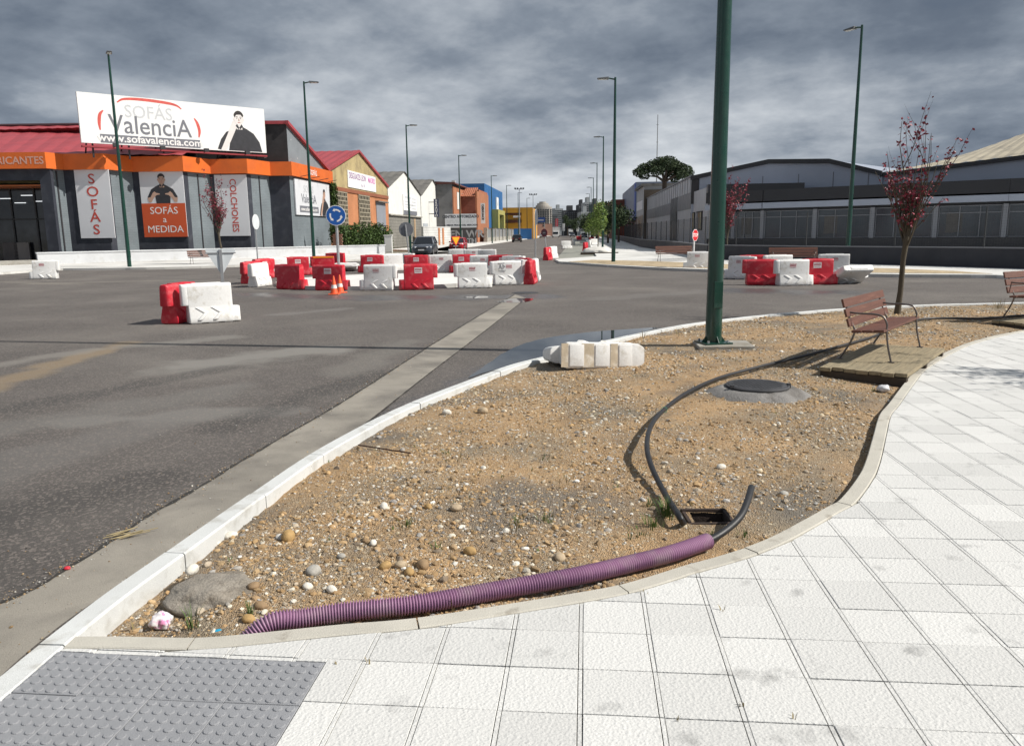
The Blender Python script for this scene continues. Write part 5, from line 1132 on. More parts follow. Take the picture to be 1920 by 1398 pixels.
def sw(u): return Wall(ST(u, 0).xy, ST(u, 1000).xy)
def cw(u0, u1, v): return Wall(ST(u0, v).xy, ST(u1, v).xy)
def T_on(w, s, z, d): return lambda x, y, e: w.P(s+x, d+e+.004, z+y)
def T_down(w, s, z, d): return lambda x, y, e: w.P(s+y, d+e+.004, z-x)      # text running downwards
# ---------------------------------------------------------------- the furniture shop
UL = -26.; SWL = sw(UL)
C548 = hit(ST(UL, 0).xy, SD, 548); e1 = Vector((1., .02)).normalized(); e2 = Vector((.34, .94)).normalized()
pl = [C548]
for px, d in ((510, e1), (468, e2), (400, e1), (350, e2), (257, e1), (205, e2), (130, e1), (98, e2), (-260, e1)): pl.append(hit(pl[-1], d, px))
pl = pl[::-1] + [hit(ST(UL, 0).xy, SD, 622)]
shop = thing('furniture_shop', 'grey and navy furniture shop with zigzag front and orange fascia', 'building', (C548.x, C548.y, 0), world_parts=True)
ZF0, ZF1 = 7.15, 8.35
P3 = [Vector((p.x, p.y, 0)) for p in pl]
def miter(pts, d):
    out = []
    for i, p in enumerate(pts):
        ns = []
        for a, b_ in ((i-1, i), (i, i+1)):
            if 0 <= a and b_ < len(pts): t = (pts[b_]-pts[a]).normalized(); ns.append(Vector((t.y, -t.x, 0)))
        m_ = sum(ns, Vector()).normalized(); out.append(p + m_*(d/max(.35, m_.dot(ns[0]))))
    return out
outer = miter(P3, .38); inner = miter(P3, -.35); dark_facets = (0, 2, 4, 6, 8)
facets = [Wall(pl[i], pl[i+1]) for i in range(len(pl)-1)]
for i in range(len(P3)-1):
    o0, o1, q0, q1 = outer[i], outer[i+1], P3[i], P3[i+1]; z = lambda p, h: Vector((p.x, p.y, h))
    MB().hexa([z(o0, ZF0), z(o1, ZF0), z(q1, ZF0), z(q0, ZF0), z(o0, ZF1), z(o1, ZF1), z(q1, ZF1), z(q0, ZF1)]).build('fascia_panel', mOrange, shop)
    if i == 0: continue
    i0, i1 = inner[i], inner[i+1]
    MB().hexa([z(q0, 0), z(q1, 0), z(i1, 0), z(i0, 0), z(q0, ZF0), z(q1, ZF0), z(i1, ZF0), z(i0, ZF0)]).build('wall_panel', mNavy if i in dark_facets else mGreyBrick, shop)
    w = facets[i]
    if i not in dark_facets and i < 9:   # navy pilaster on the outer corner
        MB().wbox(w, 0.02, .55, .0, .04, 0, ZF0-.05).build('corner_strip', mNavy, shop); MB().wbox(w, w.len*.52, w.len*.52+.12, .0, .05, .4, ZF0-.1).build('drain_pipe', mFrame, shop)
# entrance bay on the left
w = facets[0]; sR = w.len; ent = w.px(82, 400)[0]
MB().wbox(w, ent, sR+.3, -.35, 0, 0, ZF0).build('entrance_pier', mNavy, shop); MB().wbox(w, 0, ent, -.35, 0, 6.3, ZF0).build('lintel', mNavy, shop)
MB().wbox(w, 0, ent, -3.2, -.36, 5.9, 6.0).build('soffit', M('orange_soffit', (.45, .12, .03), .6, .05, 1), shop)
MB().wbox(w, 0, sR, -3.5, -3.25, 0, 6.3).build('shop_window', mShopGlass, shop)
for s in np.linspace(2, ent-.5, 7): MB().wbox(w, s-.06, s+.06, -3.25, -3.15, 0, 5.9).build('window_frame', mFrame, shop)
MB().wbox(w, 0, ent, -3.25, -3.15, 3.4, 3.52).build('window_frame', mFrame, shop)
mTubeL = M('fluorescent', (.9, .9, .85), .4, 0); nd, L, b = nodes_of(mTubeL); b.inputs['Emission Color'].default_value = (.9, .95, 1, 1); b.inputs['Emission Strength'].default_value = .9
for px, py in ((9, 373), (38, 381), (50, 367), (78, 378)):
    s, z_ = w.px(px, py, -3.1); MB().wbox(w, s-.45, s+.45, -3.13, -3.08, z_, z_+.05).build('fluorescent_tube', mTubeL, shop)
for px, m_ in ((40, M('display_sofa', (.22, .20, .19), .8, .1, 1)), (18, M('display_sofa_dark', (.10, .09, .09), .8, .1, 1))):
    s, z_ = w.px(px, 460, -2.9); MB().wbox(w, s-.6, s+.6, -3.1, -2.9, .1, 1.6).build('display_panel', m_, shop)
s, z_ = w.px(93, 455, -.8); MB().wbox(w, s-.3, s+.25, -1.2, -1.1, .1, 2.9).build('door_leaf', M('door_red', (.25, .05, .04), .5), shop)
text('FABRICANTES', .78, M('fascia_letters', (.62, .35, .28), .6, .05, 1), shop, T_on(w, w.px(80, 288, .4)[0], 7.72, .385), align='RIGHT', bold=.012)
# upper corner wall and gable over the street side
gs = lambda px, py: SWL.px(px, py)
sA, zA = gs(537, 237); sB, zB = gs(613, 321); zA = 11.6; zB = 8.45
Wg = Wall(hit(SWL.P(sA, 0, 0).xy, e1, 505), SWL.P(sA, 0, 0).xy)
MB().wbox(Wg, -12, Wg.len, -.35, 0, 8.2, zA).build('upper_wall', mPeel, shop)
MB().wpoly(SWL, [(sA+.01, 8.2), (sB, 8.2), (sB, zB), (sA+.01, zA-.02)], -.35, .0).build('gable_wall', M('grey_gable', (.20, .22, .24), .85, .1, .6, .1, 10, col2=(.55, .54, .52), c2scale=1.8, c2lo=.68, c2hi=.70), shop)
rf = MB(); back = 42.
corrug(rf, SWL.P(sA-.2, .25, zA+.12), SWL.P(sA-.2, -back, zA+.12), SWL.P(sB, -back, zB+.1), SWL.P(sB, .25, zB+.1), .9)
rf.build('roof_sheet', mRoofRed, shop); MB().wpoly(SWL, [(sA-.3, zA), (sB+.1, zB-.12), (sB+.1, zB+.14), (sA-.3, zA+.28)], .0, .3).build('roof_trim', mRoofRed, shop)
MB().wbox(Wg, -12, Wg.len+.1, .0, .2, zA, zA+.28).build('roof_trim', mRoofRed, shop)
# big roof behind the fascia
YR = 78.; rr_ = MB(); L0 = A(-330, 235, YR); L1 = A(150, 229, YR); rl = A(440, 224, YR)
corrug(rr_, outer[0]+Vector((-3, -2, 8.3)), outer[5]+Vector((0, 0, 8.4)), (rl.x, YR, 12.6), (L0.x, YR, 12.6), 1.2, .06); rr_.build('roof_sheet', mRoofRed, shop)
MB().tube([(L0.x, YR, 12.72), (rl.x, YR, 12.72)], .16, 6).build('ridge_cap', M('ridge_cap', (.06, .03, .035), .7), shop)
flat_roof = [p for p in inner[4:]]; MB().prism([(p.x, p.y) for p in inner[1:]] + [SWL.P(sB, -back, 0).xy, (rl.x-20, YR+8)], 8.0, 8.12).build('flat_roof', mRoofGrey, shop)
# posters
def poster(i, p0, p1, mat, label_, name='poster'):
    w = facets[i]; s0, z1 = w.px(*p0, .1); s1, z0 = w.px(*p1, .1); MB().wbox(w, s0, s1, .02, .10, z0, z1).build(name, mat, shop); return w, s0, s1, z0, z1
w, s0, s1, z0, z1 = poster(2, (138, 318.5), (216, 446), mPoster, '')
for k, ch in enumerate('SOFÁS'): text(ch, (z1-z0)*.205, mInkR, shop, T_on(w, (s0+s1)/2-.05, z1-(z1-z0)*(.14+.185*k), .104), bold=.012, sx=1.12)
w, s0, s1, z0, z1 = poster(4, (259.6, 321.6), (352.5, 443.6), mPoster, ''); zm = z0+(z1-z0)*.515
MB().wbox(w, s0-.004, s1+.004, .10, .106, z0-.004, zm).build('poster_orange', mPosterO, shop)
for body, zz, sz_ in (('SOFÁS', .40, .80), ('a', .265, .72), ('MEDIDA', .115, .80)): text(body, sz_, mInkW, shop, T_on(w, (s0+s1)/2, z0+(z1-z0)*zz, .107), bold=.0)
def man(w, cx, z0, H, parent, d, skin, point=True):
    """printed figure: head, hair, black polo, arms"""
    k = H; P_ = lambda pts: [(cx+x*k, z0+z*k) for x, z in pts]
    ell = lambda x, z, a, b_, n=20, r0=0., r1=2*math.pi: [(x+a*math.cos(r0+(r1-r0)*i/n), z+b_*math.sin(r0+(r1-r0)*i/n)) for i in range(n)]
    if point:
        flat(parent, w, P_([(-.22, 0), (.24, 0), (.26, .25), (.42, .13), (.50, .21), (.36, .46), (.20, .555), (.09, .61), (-.08, .61), (-.20, .555), (-.36, .46), (-.50, .20), (-.42, .12), (-.25, .26)]), d, mShirt, 'printed_shirt')
        arm = [(-.50, .18), (-.47, .03), (-.38, .04), (-.30, .17), (-.20, .27), (-.09, .29), (-.09, .32), (-.20, .34), (-.26, .39), (-.32, .34), (-.40, .20)]
        flat(parent, w, P_(arm), d+.005, skin, 'printed_arm'); flat(parent, w, P_([(-x, z) for x, z in arm][::-1]), d+.005, skin, 'printed_arm')
    else:
        flat(parent, w, P_([(-.30, 0), (.56, 0), (.50, .24), (.36, .44), (.20, .535), (.07, .60), (-.08, .585), (-.20, .50), (-.24, .30)]), d, mShirt, 'printed_shirt'); flat(parent, w, P_([(-.58, .02), (-.46, .0), (-.30, .22), (-.20, .50), (-.34, .44), (-.48, .26)]), d+.002, mShirt, 'printed_sleeve')
        flat(parent, w, P_([(-.50, .0), (-.36, .0), (-.22, .26), (-.12, .46), (-.05, .60), (-.09, .71), (-.15, .72), (-.21, .60), (-.32, .36)]), d+.006, skin, 'printed_arm')
    flat(parent, w, P_([(-.07, .52), (.08, .52), (.07, .68), (-.07, .68)]), d+.006, skin, 'printed_neck')
    flat(parent, w, P_(ell(0, .77, .115, .165)), d+.011, skin, 'printed_face'); flat(parent, w, P_(ell(.0, .83, .125, .14, 16, .05*math.pi, .98*math.pi) + [(-.10, .80), (-.06, .87), (.05, .88), (.10, .82)]), d+.016, mHair, 'printed_hair')
    for x in (-.048, .048): flat(parent, w, P_(ell(x, .785, .016, .008, 10)), d+.016, mHair, 'printed_eye'); flat(parent, w, P_([(x-.03, .812), (x+.03, .812), (x+.02, .826), (x-.02, .826)]), d+.016, mHair, 'printed_brow'); flat(parent, w, P_(ell(x*2.5, .765, .018, .035, 10)), d+.009, skin, 'printed_ear')
    flat(parent, w, P_([(-.012, .725), (.02, .725), (.006, .785), (-.004, .785)]), d+.016, M('print_shade', (.36, .22, .16), .5), 'printed_nose'); flat(parent, w, P_([(-.09, .60), (-.02, .52), (.0, .56), (-.05, .65)]), d+.012, mShirt, 'printed_collar'); flat(parent, w, P_([(.02, .52), (.10, .60), (.06, .65), (.0, .56)]), d+.012, mShirt, 'printed_collar')
    flat(parent, w, P_([(-.04, .685), (.0, .675), (.045, .69), (.0, .70)]), d+.016, M('print_lips', (.45, .16, .14), .5), 'printed_mouth')
man(w, (s0+s1)/2, zm, (z1-zm)*.96, shop, .107, mSkin)
w, s0, s1, z0, z1 = poster(6, (401, 328), (469.5, 442), mPoster, '')
text('COLCHONES', (z1-z0)*.148, mInkR, shop, T_down(w, (s0+s1)/2+.15, (z0+z1)/2, .104), bold=.010, sx=.98)
# sign on the street side
s0, z1 = gs(549, 336); s1, z0 = gs(617, 402); z1 = 7.0; z0 = 3.75
MB().wbox(SWL, s0, s1, .05, .16, z0, z1).build('street_sign', mPoster, shop); cxs = s0+(s1-s0)*.36
text('SOFÁS', .95, mInkL, shop, T_on(SWL, cxs, z1-.85, .165), bold=.008); text('ValenciA', 1.15, mInkG, shop, T_on(SWL, cxs, z1-1.75, .165), bold=.010); MB().wbox(SWL, cxs-2.6, cxs+2.6, .16, .166, z0+.25, z0+.85).build('web_strip', mInkG, shop); text('www.sofavalencia.com', .50, mInkW, shop, T_on(SWL, cxs, z0+.55, .167), bold=.006)
man(SWL, s0+(s1-s0)*.82, z0+.02, 2.75, shop, .165, mSkin, False)
text('SOFÁS', .7, mInkW, shop, T_on(SWL, gs(580, 320)[0], 7.75, .385), bold=.006)
for s in np.linspace(s0+1, s1-1, 4): MB().tube([SWL.P(s, .38, 7.2), SWL.P(s, 1.3, 7.35)], .03, 5).build('spot_arm', mFrame, shop)
MB().wbox(SWL, s1+.3, s1+1.3, -.1, .35, 2.2, 7.1).build('climbing_ivy', mHedgeCore, shop)
ivy = MB(); rnd = random.Random(2)
for _ in range(900):
    p = SWL.P(s1+rnd.uniform(0, 1.5), rnd.uniform(.2, .6), rnd.uniform(1.9, 7.2)); a = Vector((rnd.gauss(0, 1), rnd.gauss(0, 1), rnd.gauss(0, 1))).normalized()*.16; w_ = a.cross(Vector((0, .3, 1))).normalized()*.1; ivy.add([p-a, p+w_, p+a, p-w_], [(0, 1, 2, 3)])
ivy.build('ivy_leaves', mHedge, shop)
# billboard on the roof
B0 = A(148, 220, 61); dirB = Vector((.766, .643)); B1 = hit(B0.xy, dirB, 509); wb = Wall(B0.xy, B1); _, zb1 = wb.px(148, 172); _, zb0 = wb.px(157, 267.5); Lb = wb.len
bb = thing('rooftop_billboard', 'large white furniture billboard with portrait standing on the shop roof', 'billboard', (B0.x, B0.y, 8.2), world_parts=True)
mBoard = M('billboard_white', (.80, .80, .79), .55, .02, .4)
MB().wbox(wb, 0, Lb, -.25, 0, zb0, zb1).build('panel', mBoard, bb)
for s in np.linspace(.8, Lb-.8, 6):
    MB().tube([wb.P(s, -.3, 8.0), wb.P(s, -.3, zb1-.3)], .07, 6).build('upright', mFrame, bb); MB().tube([wb.P(s, -.3, zb1-.8), wb.P(s, -3.2, 8.0)], .06, 6).build('brace', mFrame, bb)
MB().wbox(wb, 0, Lb, -.32, .1, zb0-.32, zb0-.2).build('bottom_rail', M('red_rail', (.28, .03, .04), .6), bb); 
for s in np.linspace(2.2, Lb-2, 4): MB().wbox(wb, s-.18, s+.18, .5, .8, zb0-.25, zb0+.02).build('spotlight', mFrame, bb); MB().tube([wb.P(s, 0, zb0-.26), wb.P(s, .6, zb0-.2)], .03, 5).build('spotlight_arm', mFrame, bb)
def bpx(px, py): return wb.px(px, py, .0)
s, z_ = bpx(279, 213); text('SOFÁS', 1.36, mInkL, bb, T_on(wb, s, z_, .002), bold=.004, sx=.93)
s, z_ = bpx(284, 240); text('ValenciA', 1.95, mInkG, bb, T_on(wb, s, z_+.05, .002), bold=.012, sx=.90)
s0, z0 = bpx(189, 268); s1, z1 = bpx(375, 263); z0 = bpx(280, 272.7)[1]; z1 = bpx(280, 257.0)[1]; MB().wbox(wb, s0, s1, 0, .006, z0, z1).build('web_strip', mInkG, bb)
text('www.sofavalencia.com', .80, mInkW, bb, T_on(wb, (s0+s1)/2, (z0+z1)/2+.05, .007), bold=.016, sx=1.09)
def stripe(pts, wd, name='red_arc'):
    q = catmull([Vector((*bpx(*p), 0)) for p in pts], 6); n_ = len(q); mb = MB(); rows = []
    for i, p in enumerate(q):
        t = (q[min(i+1, n_-1)]-q[max(i-1, 0)]).normalized(); o = Vector((-t.y, t.x, 0))*wd*math.sin(math.pi*(.12+.76*i/(n_-1))); rows.append([wb.P((p+o).x, .006, (p+o).y), wb.P((p-o).x, .006, (p-o).y)])
    mb.loft(rows, False, False).build(name, M('logo_red', (.62, .10, .08), .5), bb)
stripe([(219, 192), (232, 186), (265, 187), (310, 193), (330, 198), (340, 205)], .11); stripe([(193, 207), (187, 215), (186, 230), (188, 244)], .12); stripe([(364, 222), (370, 232), (374, 246), (373, 258)], .12)
s, z_ = bpx(452, 287); man(wb, s, zb0+.05, (zb1-zb0)*.92, bb, .002, mPale, False)
# low white wall in front of the shop
wl = Wall(wl0, wl1); sl0, _ = wl.px(70, 480); sl1, _ = wl.px(722, 472)
lw = thing('low_wall', 'long low white retaining wall in front of the furniture shop', 'wall', (wl0.x, wl0.y, .1), world_parts=True)
MB().wbox(wl, sl0, sl1, -.4, 0, .05, .84).build('wall', mWallWhite, lw); MB().wbox(wl, sl0-.05, sl1+.05, -.46, .06, .84, .94).build('coping', mWallWhite, lw, bevel=.02)
MB().wbox(wl, sl0-9, sl0-.06, -.5, -.05, .05, .42).build('ramp_kerb', mConc, lw)
g = A(729, 470, 75.5); t = thing('utility_box', 'tall white utility cabinet at the end of the low white wall', 'cabinet', (g.x, g.y, .1)); MB().box(-.36, .36, -.25, .25, 0, 1.62).build('cabinet', mWhiteWall, t, bevel=.02); MB().box(-.42, .42, -.30, .30, 1.62, 1.72).build('cap', mWhiteWall, t, bevel=.02); MB().box(-.3, .3, -.262, -.252, .15, 1.5).build('door', mWhiteWall, t)
g = A(650, 465, 76); t = thing('brick_pier', 'short ruined red brick pier at the left end of the hedge', 'pier', (g.x-.9, g.y+.2, .0)); mPierB = brickmat('ruined_brick', (.26, .09, .05), (.20, .075, .045), (.30, .27, .22), .25, .09)
for k in range(14):
    for j in range(3):
        if k > 11 and j != 1: continue
        MB().box(-.45+.3*j+(.06 if k % 2 else 0), -.17+.3*j+(.06 if k % 2 else 0), -.2, .2, .165*k, .165*k+.145).build('brick', mPierB, t)
# ---------------------------------------------------------------- gabled workshops on the left
def gable(name, label, px0, px1, pk, ze0, ze1, zp, wallmat, roofmat, u=UL, depth=38, lower=None, trim=None, pitch=1.0):
    w = sw(u); s0 = w.px(px0, 400)[0]; s1 = w.px(px1, 400)[0]; sp_ = w.px(pk, 400)[0]; o = w.P(s0, 0, 0)
    t = thing(name, label, 'building', (o.x, o.y, 0), world_parts=True); zl = lower or 0
    MB().wpoly(w, [(s0, zl), (s1, zl), (s1, ze1), (sp_, zp), (s0, ze0)], -.4, 0).build('gable_wall', wallmat, t)
    MB().wpoly(w, [(s0, 0), (s1, 0), (s1, ze1), (sp_, zp), (s0, ze0)], -depth, -depth+.4).build('rear_wall', wallmat, t)
    for sa, za in ((s0, ze0), (s1, ze1)):
        d = .4 if sa == s0 else -.4; MB().wbox(w, min(sa, sa+d), max(sa, sa+d), -depth+.4, -.4, 0, za-.1).build('side_wall', wallmat, t)
    for sa, za in ((s0, ze0), (s1, ze1)):
        mb = MB(); corrug(mb, w.P(sa, .22, za+.05), w.P(sa, -depth, za+.05), w.P(sp_, -depth, zp+.05), w.P(sp_, .22, zp+.05), pitch, .06); mb.build('roof_sheet', roofmat, t)
    if trim:
        for (sa, za), (sb, zb) in (((s0, ze0), (sp_, zp)), ((sp_, zp), (s1, ze1))): MB().wpoly(w, [(sa, za-.12), (sb, zb-.12), (sb, zb+.14), (sa, za+.14)], .0, .24).build('verge_trim', trim, t)
    return t, w, s0, s1, sp_
mOchre = M('ochre_render', (.42, .335, .17), .9, .16, .5, .2, 8, col2=(.30, .235, .13), c2scale=.6); mOrangeB = brickmat('orange_brick', (.50, .20, .085), (.46, .175, .075), (.42, .22, .12), .4, .11)
t, w, s0, s1, sp_ = gable('brick_workshop', 'orange brick workshop with ochre gable and red roof', 618, 728, 676, 8.45, 8.2, 11.5, mOchre, mRoofRed, lower=6.75, trim=mRoofRed)
MB().wbox(w, s0, s1, -.4, .03, 0, 6.55).build('brick_wall', mOrangeB, t); MB().wbox(w, s0, s1, -.4, .14, 6.55, 6.95).build('beam', M('rust_beam', (.26, .09, .045), .8, .1, 1), t)
mLat = M('cement_lattice', (.30, .265, .20), .9, .15, 1.5)
for p0, p1 in ((622, 649), (670, 691)):
    a = w.px(p0, 380)[0]+(.2 if p0 > 630 else .5); b_ = w.px(p1, 380)[0]; zt, zb = 6.45, (2.3 if p0 < 630 else 2.0)
    f = MB().wbox(w, a, b_, .0, .055, zb, zt).build('window', mDarkIn, t); nx_ = max(5, int((b_-a)/.62)); nz_ = 9; la = MB()
    for i in range(nx_+1): la.wbox(w, a+(b_-a)*i/nx_-.07, a+(b_-a)*i/nx_+.07, .05, .16, zb, zt)
    for j in range(nz_+1): la.wbox(w, a-.07, b_+.07, .05, .18, zb+(zt-zb)*j/nz_-.06, zb+(zt-zb)*j/nz_+.06)
    for i in range(nx_):
        for j in range(nz_): 
            if (i+j) % 2 == 0: la.wbox(w, a+(b_-a)*(i+.5)/nx_-.05, a+(b_-a)*(i+.5)/nx_+.05, .05, .15, zb+(zt-zb)*j/nz_, zb+(zt-zb)*(j+1)/nz_)
    la.build('lattice', mLat, f)
a, b_ = w.px(705, 400)[0], w.px(722, 400)[0]; d_ = MB().wbox(w, a, b_, .03, .10, 0, 5.9).build('door', M('grey_door', (.24, .255, .29), .6, .06, .6), t); MB().wbox(w, a, b_, .10, .13, 2.95, 3.05).build('door_rail', mFrame, d_); MB().wbox(w, a-.3, b_+.3, .03, .5, 5.95, 6.1).build('canopy', mRoofGrey, t)
a, b_ = w.px(650, 320)[0], w.px(703, 340)[0]; MB().wbox(w, a, b_, .02, .10, 7.15, 9.0).build('sign_board', mBoard, t)
text('DESGUACES LEON', .92, M('purple_letters', (.30, .16, .33), .5), t, T_on(w, a+.4, 8.45, .103), align='LEFT', bold=.012, sx=.92); text('MADRID', .92, M('magenta_letters', (.58, .12, .42), .5), t, T_on(w, b_-.4, 8.40, .103), align='RIGHT', bold=.012, sx=.92); text('Tfno. 983', .5, M('lilac_letters', (.45, .40, .55), .5), t, T_on(w, (a+b_)/2, 7.6, .103))
# white workshop
t, w, s0, s1, sp_ = gable('white_workshop', 'white gabled workshop with block wall below and grey roof', 729, 789, 759.5, 8.1, 8.0, 10.9, mWhiteWall, mRoofGrey, lower=4.6, pitch=1.2)
mBlock = brickmat('grey_block', (.235, .225, .20), (.205, .195, .175), (.15, .145, .13), .8, .42); MB().wbox(w, s0, s1, -.4, -.03, 0, 4.6).build('block_wall', mBlock, t); MB().wbox(w, s0, s1, -.1, .25, 4.45, 4.62).build('ledge', mConc, t)
a, b_ = w.px(755, 380)[0], w.px(780, 380)[0]; MB().wbox(w, a, b_, .02, .12, 4.75, 7.6).build('sign_board', mBoard, t); MB().wbox(w, a, b_, .12, .126, 4.75, 5.35).build('sign_band', mInkG, t)
text('TALLER', .9, mInkG, t, T_on(w, a+2.6, 6.4, .122), bold=.01) if 0 else None
for z_, l_, k in ((7.1, .45, .3), (6.55, .3, .18), (6.1, .6, .22), (5.75, .4, .15)): MB().wbox(w, a+(b_-a)*.1, a+(b_-a)*(.1+l_), .12, .125, z_, z_+k).build('print', mInkL, t)
for z_ in (7.1, 6.6, 6.1, 5.6): MB().wbox(w, a+(b_-a)*.62, a+(b_-a)*.92, .12, .125, z_, z_+.18).build('print', mInkL, t)
MB().wbox(w, s1-5.5, s1-4.5, -.03, .05, .2, 4.2).build('poster', M('poster_tan', (.45, .32, .2), .6), t)
t, w, s0, s1, sp_ = gable('white_garage', 'second white gabled garage with dark vertical sign', 790, 833, 812, 8.0, 8.0, 11.2, mWhiteWall, mRoofGrey, pitch=1.3)
w = cw(-34, -15, 134); a, z1 = w.px(813, 373); b_, z0 = w.px(823, 407); MB().wbox(w, a, b_, -.15, 0, z0, z1).build('vertical_sign', M('sign_navy', (.03, .04, .09), .5), t)
for k, ch in enumerate('ARGAUTO'): text(ch, (z1-z0)*.165, mInkW, t, T_on(w, (a+b_)/2, z1-(z1-z0)*(.085+.138*k), 0), bold=.012, sx=1.1)
MB().wbox(w, a-2.2, a+.02, -.11, -.05, z0+.5, z0+.62).build('bracket', mFrame, t); MB().wbox(w, a-2.2, a+.02, -.11, -.05, z1-.6, z1-.48).build('bracket', mFrame, t); w = SWL
MB().wbox(w, s0+1, s0+5, .01, .06, 0, 3.6).build('door', M('pale_door', (.42, .45, .48), .6), t); MB().wbox(w, s1-6.5, s1-1, .01, .06, 1.8, 3.0).build('window', mShopGlass, t)
# white yard wall with brick piers
yw = cw(-23.5, -15.6, 128); yw = Wall(A(794, 440, 122).xy, A(845, 440, 132).xy); t = thing('yard_wall', 'white block yard wall with orange brick piers', 'wall', (yw.a.x, yw.a.y, 0), world_parts=True)
mWBlock = brickmat('white_block', (.62, .62, .60), (.58, .58, .56), (.42, .42, .4), .9, .4); _, zt = yw.px(820, 425)
MB().wbox(yw, 0, yw.len, -.3, 0, 0, zt).build('wall', mWBlock, t); _, zt0 = 0, 0
for f in (.55, .70): MB().wbox(yw, yw.len*f-.3, yw.len*f+.3, -.35, .08, 0, zt-.2).build('pier', mOrangeB, t)
# grey house with brown roof, street front in the sunlit-toned brick
def ubox(t, name, mat, u0, u1, v0, v1, z0, z1): return MB().hexa([ST(u0, v0, z0), ST(u1, v0, z0), ST(u1, v1, z0), ST(u0, v1, z0), ST(u0, v0, z1), ST(u1, v0, z1), ST(u1, v1, z1), ST(u0, v1, z1)]).build(name, mat, t)
o = ST(-23, 141); t = thing('grey_house', 'grey rendered house with brown roof beside the white garage', 'building', (o.x, o.y, 0), world_parts=True)
mGreyR = M('grey_render', (.16, .16, .165), .9, .15, .4, .1, 6, col2=(.11, .11, .11), c2scale=.5); mBrownB = brickmat('brown_shade_brick', (.21, .062, .038), (.18, .052, .032), (.16, .08, .06), .5, .16); mLitB = brickmat('sunlit_tone_brick', (.42, .16, .075), (.38, .14, .065), (.34, .18, .11), .5, .16)  # one brick in two copies: shaded brown and sunlit orange put in colour
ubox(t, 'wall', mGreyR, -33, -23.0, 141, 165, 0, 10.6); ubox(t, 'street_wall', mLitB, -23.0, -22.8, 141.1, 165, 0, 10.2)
MB().hexa([ST(-33.5, 140.6, 10.6), ST(-22.3, 140.6, 10.6), ST(-22.3, 165, 10.6), ST(-33.5, 165, 10.6), ST(-33.5, 140.6, 11.5), ST(-22.5, 140.6, 10.9), ST(-22.5, 165, 10.9), ST(-33.5, 165, 11.5)]).build('roof', M('brown_roof', (.10, .035, .03), .8, .1, .5), t)
for v in (145, 151): ubox(t, 'window', mWhiteWall, -22.79, -22.7, v, v+3.5, 6.3, 9.4); ubox(t, 'shop_sign', mBoard, -22.79, -22.6, v, v+4.5, 4.2, 5.2)
# brown brick workshop with tiled lean-to roof
V0 = 150; o = ST(-20, V0); t = thing('brown_brick_workshop', 'dark brown brick workshop with tiled lean-to roof behind the long notice board', 'building', (o.x, o.y, 0), world_parts=True)
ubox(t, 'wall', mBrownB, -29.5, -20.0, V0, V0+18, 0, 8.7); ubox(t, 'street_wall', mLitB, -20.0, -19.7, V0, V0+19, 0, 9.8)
mTileR = M('clay_tiles', (.36, .13, .07), .85, .2, 1.5); rf = MB()
for k in range(26):
    u0 = -29.8+.375*k; rf.loft([[ST(u0+.19+.17*math.cos(a), v, z+.12*math.sin(a)) for a in np.linspace(0, math.pi, 5)] for v, z in ((V0-.3, 8.75), (V0+5, 10.6))], True)
rf.build('tile_row', mTileR, t); ubox(t, 'roof_deck', mTileR, -29.6, -19.9, V0+4.5, V0+19, 8.7, 10.3)
o = ST(-22, 137); t = thing('notice_billboard', 'long white notice board reading centro autorizado on the brown workshop', 'billboard', (o.x, o.y, 0), world_parts=True); wv = cw(-34, -10, 137)
a, z1 = wv.px(834, 401.5); b_, z0 = wv.px(893.5, 426.5); MB().wbox(wv, a, b_, -.1, 0, z0, z1).build('panel', mPoster, t); hh = z1-z0
for s in (a+.4, (a+b_)/2, b_-.4): MB().wbox(wv, s-.08, s+.08, -.25, -.1, 0, z1).build('leg', mFrame, t)
text('CENTRO AUTORIZADO', hh*.27, M('notice_ink', (.05, .055, .07), .6), t, T_on(wv, (a+b_)/2, z1-hh*.20, 0), bold=.03, sx=.93)
for zz in (.46, .60):
    x_ = a+.25
    while x_ < b_-.5: l_ = random.uniform(.35, .9); MB().wbox(wv, x_, min(x_+l_, b_-.3), 0, .004, z1-hh*zz-.09, z1-hh*zz+.09).build('print', mInkL, t); x_ += l_+.16
text('EL MEJOR PRECIO DEL MERCADO', hh*.17, M('notice_ink', (.05, .055, .07), .6), t, T_on(wv, (a+b_)/2, z1-hh*.82, 0), bold=.018)
o = ST(-21, 138); t = thing('graffiti_wall', 'dark low wall with big grey graffiti letters under the notice board', 'wall', (o.x, o.y, 0), world_parts=True); wv = cw(-34, -10, 138); a = wv.px(843, 440)[0]; b_ = wv.px(893, 440)[0]; z1 = wv.px(870, 427)[1]
MB().wbox(wv, a, b_, -.3, 0, 0, z1).build('wall', M('dark_wall', (.075, .072, .075), .9, .15, 1), t); mGraf = M('graffiti_silver', (.36, .36, .37), .6, .08, 1)
text('VEN WR', z1*.62, mGraf, t, T_on(wv, (a+b_)/2+.1, z1*.60, 0), bold=.05, sx=1.08); text('ATM', z1*.42, mGraf, t, T_on(wv, b_-1.2, z1*.18, 0), bold=.04)
o = ST(-19.2, 152); t = thing('vertical_shop_sign', 'narrow white vertical sign reading desguace on the brown workshop corner', 'sign', (o.x, o.y, 0), world_parts=True); wv = cw(-24, -12, 149.4); a, z1 = wv.px(901, 381); b_, z0 = wv.px(909.5, 419)
MB().wbox(wv, a, b_, -.2, 0, z0, z1).build('panel', mBoard, t); text('DESGUACE', .58, mBlk, t, T_down(wv, (a+b_)/2, (z0+z1)/2+.2, 0), bold=.03, sx=.98); MB().wbox(wv, a+.1, b_+.0, -.45, -.2, z0, z1).build('bracket', mFrame, t)
